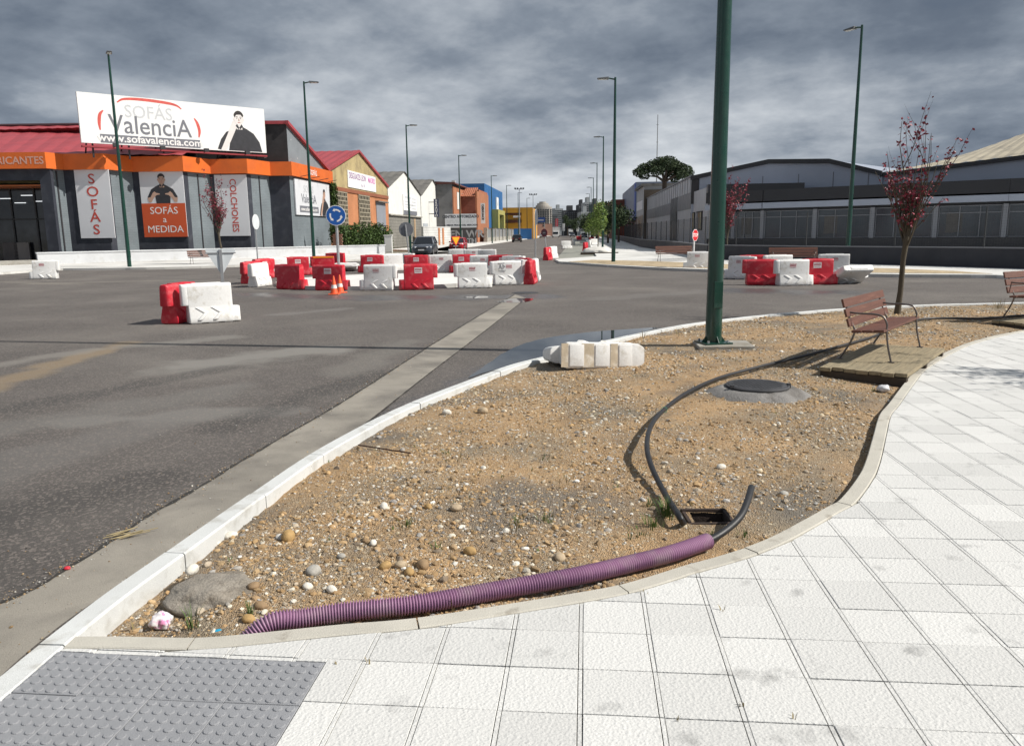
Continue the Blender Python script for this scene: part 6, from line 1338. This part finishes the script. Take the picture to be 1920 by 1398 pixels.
# blue hall
mBlueM = M('blue_sheet', (.030, .145, .36), .5, .05, .3, 0); V1 = 173.; o = ST(-21, V1); t = thing('blue_hall', 'bright blue metal clad hall with olive entrance portal', 'building', (o.x, o.y, 0), world_parts=True)
ubox(t, 'cladding', mBlueM, -40, -21, V1, V1+40, 0, 12.6); w = sw(-21)
for k in range(14): ubox(t, 'sheet_rib', mBlueM, -21.0, -20.94, V1+1.5+2.7*k, V1+1.6+2.7*k, .5, 12.5)
mOlive = M('olive_portal', (.36, .33, .10), .7, .05, 1); v0 = V1+14; ubox(t, 'portal', mOlive, -21, -19.5, v0, v0+3, 0, 6.3); ubox(t, 'portal', mOlive, -21, -19.5, v0+14, v0+17, 0, 6.3); ubox(t, 'portal_beam', mOlive, -21, -19.5, v0, v0+17, 6.3, 7.4); ubox(t, 'entrance_glass', mPoster, -20.9, -20.6, v0+5, v0+12, 1, 5.5)
a = w.px(929, 370)[0]; b_ = w.px(932.5, 370)[0]; ubox(t, 'banner', mBoard, -20.95, -20.7, a, b_, 6.9, 10.6); text('A', 1.4, mInkG, t, T_on(w, (a+b_)/2, 9, .31), bold=.03)
ubox(t, 'flue', mWhiteWall, -28.2, -27.4, V1-.4, V1, 8, 13.3)
# yard fence and gate pillars before the blue hall
t = thing('yard_fence', 'grey panel fence with concrete posts before the blue hall', 'fence', ST(-18.6, 160), world_parts=True)
for k in range(8):
    v = 153+8*k; ubox(t, 'post', mConc, -18.9, -18.2, v, v+.8, 0, 2.9); ubox(t, 'panel', M('fence_grey', (.19, .195, .2), .7, .1, .5), -18.7, -18.4, v+.8, v+8, 1.0, 2.7); ubox(t, 'plinth', mConc, -18.75, -18.35, v+.8, v+8, 0, 1.0)
# yellow building
mYel = M('yellow_render', (.62, .31, .035), .8, .05, .3); mBrown = M('brown_band', (.13, .045, .02), .7); V2 = 232.; o = ST(-14, V2); t = thing('yellow_building', 'yellow orange building with brown horizontal bands', 'building', (o.x, o.y, 0), world_parts=True); wv = cw(-60, -14, V2)
zt = wv.px(978, 389)[1]; a = wv.px(978, 400)[0]; b_ = wv.px(998, 400)[0]
MB().wbox(wv, 0, wv.len, -24, -.4, 0, zt-.2).build('wall', mYel, t); MB().wbox(wv, a, wv.len, -.4, 0, 0, zt).build('corner_block', mYel, t); MB().wbox(wv, 0, a, -.4, -.02, zt-1.5, zt).build('top_band', mYel, t)
for y0, y1 in ((397, 403), (412, 418)): MB().wbox(wv, 0, a-.1, -.45, -.1, wv.px(960, y1)[1], wv.px(960, y0)[1]).build('window_band', mBrown, t)
MB().wbox(wv, a-2.5, a-.4, -.1, .2, wv.px(960, 408)[1], wv.px(960, 404.5)[1]).build('emblem', mInkW, t)
t = thing('blue_yard_wall', 'blue painted yard wall below the yellow building', 'wall', ST(-16, 222), world_parts=True); wv = cw(-50, -13.8, 222); a = wv.px(963, 435)[0]; b_ = wv.px(997, 435)[0]; MB().wbox(wv, a, b_, -.3, 0, 0, wv.px(980, 428.5)[1]).build('wall', mBlueM, t); MB().wbox(wv, a-20, a-.02, -.3, 0, 0, 2.2).build('grey_part', mConc, t)
# ---------------------------------------------------------------- far apartment blocks
mCream = M('cream_facade', (.38, .355, .32), .85, .06, .05); mFarG = M('far_grey', (.20, .215, .225), .85, .06, .05); mFarL = M('far_light', (.36, .38, .39), .85, .06, .05); mFarD = M('far_dark', (.075, .08, .088), .85, .08, .05); mFarWin = M('far_window', (.05, .058, .068), .3, .1, .1); mPinkB = M('pink_base', (.42, .23, .17), .85, .06, .05)
def tower(label, px0, px1, ytop, Y, mat, rows, cols, winmat=mFarWin, name='apartment_block', bottom=436, dep=18, roof=True, rnd_top=False):
    a, b_ = A(px0, 430, Y), A(px1, 430, Y); w = Wall(a.xy, b_.xy); zt = A((px0+px1)/2, ytop, Y).z; o = w.P(w.len/2, 0, 0); t = thing(name, label, 'building', (o.x, o.y, 0), group='apartment blocks at the end of the street', world_parts=True)
    if rnd_top:
        n = 14; pts = [w.P(w.len*(.5+.5*math.cos(math.pi+math.pi*i/n)), w.len*.30*math.sin(math.pi*i/n), 0).xy for i in range(n+1)] + [w.P(w.len, -dep, 0).xy, w.P(0, -dep, 0).xy]; MB().prism(pts, 0, zt).build('wall', mat, t)
    else: MB().wbox(w, 0, w.len, -dep, 0, 0, zt).build('wall', mat, t)
    if roof: MB().wbox(w, w.len*.25, w.len*.6, -dep*.6, -2, zt, zt+2.6).build('roof_room', mat, t)
    z0 = 4.5; me = None
    for r in range(rows):
        for c in range(cols):
            s = w.len*(c+.5)/cols; zz = z0+(zt-z0-1)*(r+.25)/rows; hh = (zt-z0)/rows*.55; dd = .0
            if rnd_top: x_ = (s/w.len-.5)*2; dd = w.len*.30*math.sqrt(max(0, 1-x_*x_))
            if me is None: ob_ = MB().wbox(w, -w.len/cols*.31, w.len/cols*.31, -.5, .35, -hh/2, hh/2).build('window', winmat, t, org=w.P(0, 0, 0)); me = ob_.data
            else: ob_ = bpy.data.objects.new('window', me); COL.objects.link(ob_); ob_.parent = t
            ob_.location = w.P(s, dd, zz+hh/2)-t.location
    for r in range(rows):
        zz = z0+(zt-z0-1)*(r)/rows
        if not rnd_top: MB().wbox(w, 0, w.len, 0, .5, zz-.15, zz+.25).build('balcony_slab', mat, t)
    return t, w, zt
t, w, zt = tower('cream rounded apartment tower with pale columns at the end of the street', 1002, 1035, 388, 400, mCream, 8, 7, rnd_top=True, roof=False, dep=24); c_ = w.P(w.len*.5, -4, 0)
MB().lathe([(w.len*.40, zt), (w.len*.40, zt+.9), (w.len*.33, zt+1.0), (w.len*.32, zt+1.9), (w.len*.2, zt+2.0), (w.len*.2, zt+2.7)], 20, (c_.x, c_.y, 0)).build('crown_storey', mCream, t)
MB().wbox(w, 0, w.len, -2, w.len*.33, 0, 6).build('pink_base', mPinkB, t)
tower('grey apartment block behind the cream tower', 1034, 1046, 399, 470, mFarG, 8, 4); tower('pale apartment block right of the cream tower', 1040, 1056, 391, 520, mFarL, 9, 5)
tower('dark apartment slab in the centre distance', 1057, 1086, 394, 430, mFarD, 8, 8, winmat=mFarG); tower('tall dark apartment block at centre distance', 1085, 1098, 383, 420, mFarD, 10, 4, winmat=mFarG); tower('tall pale grey apartment block with balconies', 1096, 1113, 379, 400, mFarL, 11, 5); tower('nearer light grey apartment block below the tall one', 1089, 1108, 397, 360, mFarL, 8, 6); tower('narrow dark block behind the right street lamps', 1111, 1123, 382, 380, mFarD, 9, 3, winmat=mFarG)
tower('low dim block closing the street on the left', 985, 1004, 420, 420, mFarG, 3, 5, roof=False)
tower('yellow green block behind the right street trees', 1122, 1145, 380, 260, M('lime_facade', (.30, .31, .09), .85, .05, .1), 6, 5, roof=False); 
# blue overhead road sign and red flag banners
wv = Wall(A(1006, 420, 265).xy, A(1022, 420, 265).xy); t = thing('overhead_road_sign', 'blue overhead road sign far down the street', 'sign', (wv.a.x, wv.a.y, 0), world_parts=True); MB().wbox(wv, 0, wv.len, -.15, 0, wv.px(1014, 417)[1], wv.px(1014, 407.5)[1]).build('panel', M('road_sign_blue', (.02, .06, .22), .5), t); MB().wbox(wv, wv.len-.3, wv.len, -.4, -.15, 0, wv.px(1014, 408)[1]).build('post', mSteel, t); MB().wbox(wv, .5, wv.len-.5, 0, .02, wv.px(1014, 413.5)[1], wv.px(1014, 412)[1]).build('print', mInkL, t)
for px, y0, y1, Y, c, l in ((1044, 410, 425, 300, (.45, .03, .05), 'red vertical banner far down the street'), (1057, 419, 433, 330, (.6, .6, .6), 'white vertical banner far down the street'), (1083, 420, 434, 330, (.62, .62, .6), 'single white totem far down the right side')):
    p = A(px, 430, Y); t = thing('street_banner', l, 'banner', (p.x, p.y, 0)); h1, h0 = A(px, y0, Y).z, A(px, y1, Y).z; MB().tube([(0, 0, 0), (0, 0, h1)], .08, 6).build('pole', mSteel, t); MB().box(-.5, .5, -.04, .04, max(.6, h0), h1).build('flag', M('banner_%d' % px, c, .7), t)
# street trees far off
def far_tree(px, Y, H, label, wdt=3.):
    p = A(px, 435, Y); t = thing('street_tree', label, 'tree', (p.x, p.y, 0), group='far street trees'); rnd = random.Random(px); MB().tube([(0, 0, 0), (0, 0, H*.6)], [.2, .1], 6).build('trunk', mBarkD, t); cr = MB(); leafcloud(cr, [((rnd.uniform(-wdt, wdt)*.5, rnd.uniform(-1, 1), H*rnd.uniform(.45, .9)), wdt*rnd.uniform(.35, .55)) for _ in range(7)], 1300, .28, rnd, .9); cr.build('crown', mPine, t)
for k, (px, Y, H) in enumerate(((1104, 190, 6), (1110, 215, 7), (1098, 240, 7), (1075, 330, 8), (1064, 350, 9), (1140, 120, 5.0), (1150, 105, 5.5), (1160, 128, 6))): far_tree(px, Y, H, ['dark tree left of the young green tree', 'dark tree right behind the young green tree', 'far dark tree beside the oncoming car', 'far dark tree right of the street centre', 'far dark tree left of the white totem', 'dark bush left of the corner lamp on the right pavement', 'dark bush by the fence before the brick block', 'dark tree close to the blue shed'][k])
# ---------------------------------------------------------------- right side: brick block, blue shed, brown house
def rw(u): return Wall(ST(u, 1000).xy, ST(u, 0).xy)
t = thing('brick_block', 'small red brick block behind the corner street lamp', 'building', ST(11, 190), world_parts=True); wv = cw(7.5, 22, 190); MB().wbox(wv, 0, 9, -30, 0, 0, wv.px(1155, 374)[1]).build('wall', mBrownB, t); 
for z_ in (3.5, 6.2): MB().wbox(wv, 1, 7, 0, .1, z_, z_+1.2).build('window', mFarWin, t)
mShed = M('blue_grey_sheet', (.17, .20, .27), .5, .05, .3); t = thing('blue_shed', 'blue grey metal shed with a deep blue corner strip', 'building', ST(11, 150), world_parts=True); w = rw(10.5); sa, sb = w.px(1167, 380)[0], w.px(1192, 380)[0]; zt = w.px(1184, 349)[1]
MB().wbox(w, sa, sb, -20, 0, 4.5, zt).build('cladding', mShed, t); MB().wbox(w, sb-4, sb, .0, .1, 4.0, zt-.05).build('blue_strip', M('deep_blue', (.02, .06, .30), .5), t); MB().wbox(w, sa, sb, -20, -.2, 0, 4.5).build('ground_floor', M('dim_red_brick', (.10, .03, .028), .8, .1, .5), t)
for s in np.linspace(sa+2, sb-3, 5): MB().wbox(w, s, s+2, -.2, -.1, .5, 3.6).build('shutter', mFarWin, t)
t = thing('brown_house', 'brown rendered house with pale front beside the pine', 'building', ST(11, 130), world_parts=True); sa, sb = w.px(1194, 380)[0], w.px(1207, 380)[0]; wv = Wall(w.P(sb, -.1, 0).xy, w.P(sb, -16, 0).xy); zt = w.px(1200, 348)[1]
MB().wbox(w, sa, sb, -16, 0, 0, zt-.6).build('pale_front', M('pale_grey_front', (.40, .41, .42), .8, .08, .3), t); MB().wbox(w, sb+.02, sb+.3, -16, -.02, 0, zt-1.2).build('side_wall', M('brown_side', (.12, .095, .07), .9, .15, .4), t); MB().wbox(w, sa-.3, sb+.6, -16.3, .4, zt-.6, zt-.2).build('roof', mRoofGrey, t); MB().wbox(w, sa+1, sb-1, 0, .06, 1, 4.5).build('window', mFarWin, t); MB().wbox(w, sa+1, sb-2, 0, .07, 5.5, 7).build('shop_sign', mPoster, t)
p = A(1231, 340, 240); t = thing('radio_mast', 'thin radio mast rising behind the pine', 'mast', (p.x, p.y, 0)); MB().tube([(0, 0, 0), (0, 0, A(1231, 215, 240).z)], [.22, .10], 6).build('mast', M('mast_grey', (.20, .21, .22), .6), t)
for k in range(6): MB().tube([(-.4, 0, 8+5*k), (.4, 0, 8+5*k)], .05, 4).build('rung', MATS['mast_grey'], t)
# ---------------------------------------------------------------- long grey building and dark showroom
mPanL = M('light_metal_panel', (.40, .41, .44), .45, .05, .4, 0); mPanM = M('mid_grey_panel', (.145, .15, .165), .5, .08, .4, 0); mPanB = M('blue_grey_panel', (.34, .375, .45), .45, .05, .4, 0); mBlackP = M('black_panel', (.020, .021, .026), .45, .1, .5, 0); mPillar = M('pale_pillar', (.23, .24, .265), .6, .05, 1)
UR = 11.; w = rw(UR); s_far, s_mid, s_near = w.px(1212.5, 380)[0], w.px(1296, 380)[0], w.px(1328, 380)[0]
t = thing('grey_panel_building', 'long light grey panel building along the right side of the street', 'building', w.P(s_near, 0, 0), world_parts=True)
MB().wbox(w, s_far, s_mid, -14, 0, 0, 4.6).build('lower_wall', mPanL, t); ed = [s_far, w.px(1258, 400)[0], w.px(1270, 400)[0], s_mid]
MB().wbox(w, s_far, s_mid, -14, -.02, 4.6, 7.1).build('upper_wall', mPanL, t); MB().wbox(w, s_far, ed[1], 0, .05, 3.8, 5.2).build('grey_band', mPanM, t); MB().wbox(w, ed[2], s_mid, 0, .05, 4.0, 5.6).build('grey_band', mPanM, t)
MB().wbox(w, ed[1], ed[2], 0, .08, 0, 5.6).build('dark_doorway', mBlackP, t); MB().wbox(w, s_far-.2, s_mid, -.4, .12, 7.1, 7.25).build('parapet_trim', mPanM, t)
MB().wbox(w, s_mid, s_near, -8, .02, 0, 4.4).build('annex_wall', mPanL, t); MB().wbox(w, s_mid, s_near-.8, -8, .02, 4.4, 5.55).build('annex_parapet', mPanL, t); MB().wbox(w, s_near-.8, s_near+.05, -8, .06, 4.2, 5.75).build('annex_end_trim', mBlackP, t)
for p0, p1 in ((1296.5, 1304), (1307, 1318)):
    a, b_ = w.px(p0, 400)[0], w.px(p1, 400)[0]; f = MB().wbox(w, a, b_, .02, .10, 1.9, 3.6).build('window', mDarkIn, t)
    for k in range(3): MB().wbox(w, a+(b_-a)*(.08+.3*k), a+(b_-a)*(.3+.3*k), .10, .12, 2.0, 3.5).build('poster', M('poster_%d' % k, ((.22, .21, .22), (.18, .11, .05), (.30, .26, .16))[k], .6, .3, 3), f)
for s in np.linspace(s_far+1, s_mid-1, 26): MB().wbox(w, s-.02, s+.02, -.02, .015, 4.7, 7.05).build('panel_joint', mPanM, t)
SA = w.P(s_near, 0, 0).xy; SB = A(1433, 400, 64.).xy; SC_ = A(1890, 400, 53.2).xy; SD_ = A(1890, 400, 53.2).xy + (SC_-SB).normalized()*30 + Vector((0, 1.5))
fr = [Wall(SA, SB), Wall(SB, SC_), Wall(SC_, SD_)]
t = thing('dark_showroom', 'low showroom with black fascia, pale band and wide dark windows', 'building', (SB.x, SB.y, 0), world_parts=True); Z0, Z1 = 4.1, 5.02
for i, q in enumerate(fr):
    MB().wbox(q, 0, q.len, -6, .35, Z0+.02, Z1).build('fascia', mBlackP, t); MB().wbox(q, 0, q.len, -.6, .45, 3.55, 4.0).build('pale_band', mPanB, t); MB().wbox(q, 0, q.len, -.5, -.3, 0, 3.55).build('back_panel', mBlackP, t)
    MB().wbox(q, 0, q.len, -.3, .1, 0, 1.15).build('plinth', mBlackP, t); n_ = max(2, int(q.len/3.7))
    for k in range(n_):
        a, b_ = q.len*k/n_, q.len*(k+1)/n_; MB().wbox(q, b_-.30, b_, -.3, .08, 1.15, 3.4).build('pillar', mPillar, t)
        win = MB().wbox(q, a+.02, b_-.32, -.25, -.2, 1.2, 3.35).build('window', M('showroom_glass', (.05, .06, .072), .10, .1, .5, spec=.6), t); fm = MB()
        for f in (.0, .335, .665, 1.): s = a+.05+(b_-.38-a-.05)*f; fm.wbox(q, s-.025, s+.025, -.2, -.12, 1.2, 3.35)
        for zz in (1.2, 2.85, 3.33): fm.wbox(q, a+.02, b_-.32, -.2, -.13, zz-.025, zz+.025)
        fm.build('window_frame', mPillar, win)
        if k % 2 == 1: MB().wbox(q, a+.5, a+1.5, -.2, -.19, 1.5, 2.9).build('blind', M('blind', (.10, .095, .09), .7), win)
# big hall behind with stepped gable
H0 = SA + Vector((.5, 5)); wh = Wall(A(1296, 400, 77).xy, A(1660, 400, 64).xy); zc = lambda px, py: wh.px(px, py)
h = thing('panel_hall', 'blue grey panel hall with dark roof edge behind the showroom', 'building', (wh.a.x, wh.a.y, 0), world_parts=True); pts = [zc(1297, 332), zc(1442, 301), zc(1556, 300), zc(1655, 323)]
MB().wpoly(wh, [(0, 0), (pts[3][0], 0)] + pts[::-1], -30, 0).build('wall', mPanB, h)
for a, b_ in zip(pts, pts[1:]): MB().wpoly(wh, [(a[0], a[1]-.28), (b_[0], b_[1]-.28), (b_[0], b_[1]+.10), (a[0], a[1]+.10)], .0, .2).build('roof_edge', mBlackP, h)
for px in (1365, 1430, 1497, 1562, 1628): s = zc(px, 340)[0]; MB().wbox(wh, s-.03, s+.03, 0, .02, 4.8, 6.6).build('panel_joint', mPanM, h)
MB().wbox(wh, -.05, .8, -.3, .06, 4.4, pts[0][1]+.1).build('corner_trim', mBlackP, h)
w2 = Wall(A(1650, 400, 64.5).xy, A(2250, 400, 51).xy); z2 = lambda px, py: w2.px(px, py); a, b_, c_ = z2(1652, 325), z2(1920, 291), z2(2230, 255)
h = thing('fibre_roof_hall', 'hall with long pale corrugated roof at the right edge', 'building', (w2.a.x, w2.a.y, 0), world_parts=True)
MB().wpoly(w2, [(a[0], 0), (c_[0], 0), c_, b_, a], -.4, 0).build('front_wall', mPanB, h); MB().wpoly(w2, [(a[0], a[1]-.3), (b_[0], b_[1]-.3), (c_[0], c_[1]-.3), c_, b_, a], 0, .25).build('roof_edge', mBlackP, h)
mRoofPale = M('pale_fibre_roof', (.40, .355, .27), .85, .14, .5, 0, col2=(.27, .24, .19), c2scale=.6); rf = MB(); bk = 16.; pb = lambda s, z_: w2.P(s, -bk, z_)
zb_a = A(1652, 321, 64.5+bk).z; qb = A(1925, 262, 58+bk)
corrug(rf, w2.P(a[0], .2, a[1]+.03), w2.P(c_[0], .2, c_[1]+.03), w2.P(c_[0], -bk, c_[1]+6.6), w2.P(a[0], -bk, a[1]+1.5), .9, .06); rf.build('roof_sheet', mRoofPale, h)
# black perimeter wall with mesh fence
pw = [G(1200, 465).xy, G(1262, 475).xy, G(1325, 489).xy, G(1430, 493.5).xy, G(1590, 499).xy, G(1760, 504).xy, G(1920, 509.5).xy, G(2300, 523).xy]
pw = [ST(7.6, 400).xy, ST(7.6, 140).xy] + pw; fe = thing('perimeter_wall', 'black low perimeter wall with mesh fence round the showroom', 'wall', (*pw[4], 0), world_parts=True)
mBlackW = M('black_wall_paint', (.026, .028, .036), .7, .12, .6, .1, 8); mWire = M('fence_wire', (.035, .038, .042), .6, .05, 3); wm = MB()
for a, b_ in zip(pw, pw[1:]):
    q = Wall(a, b_); MB().wbox(q, 0, q.len, -.3, 0, .05, .95).build('wall', mBlackW, fe); MB().wbox(q, -.02, q.len+.02, -.33, .03, .95, 1.0).build('coping', mPanM, fe)
    n_ = min(24, max(1, int(q.len/3.0)))
    for k in range(n_): s = q.len*(k+.5)/n_; MB().tube([q.P(s, -.15, .98), q.P(s, -.15, 2.75)], .035, 6).build('post', mWire, fe)
    if q.len < 60:
        for z_ in np.arange(1.08, 2.75, .115): wm.wbox(q, 0, q.len, -.156, -.15, z_, z_+.006)
        for k in range(int(q.len/.12)): wm.wbox(q, .12*k, .12*k+.005, -.150, -.146, 1.0, 2.72)
o_ = wm.build('mesh_wires', mWire, fe); o_['kind'] = 'stuff'
for o in bpy.data.objects:
    if '_w' in o: del o['_w']
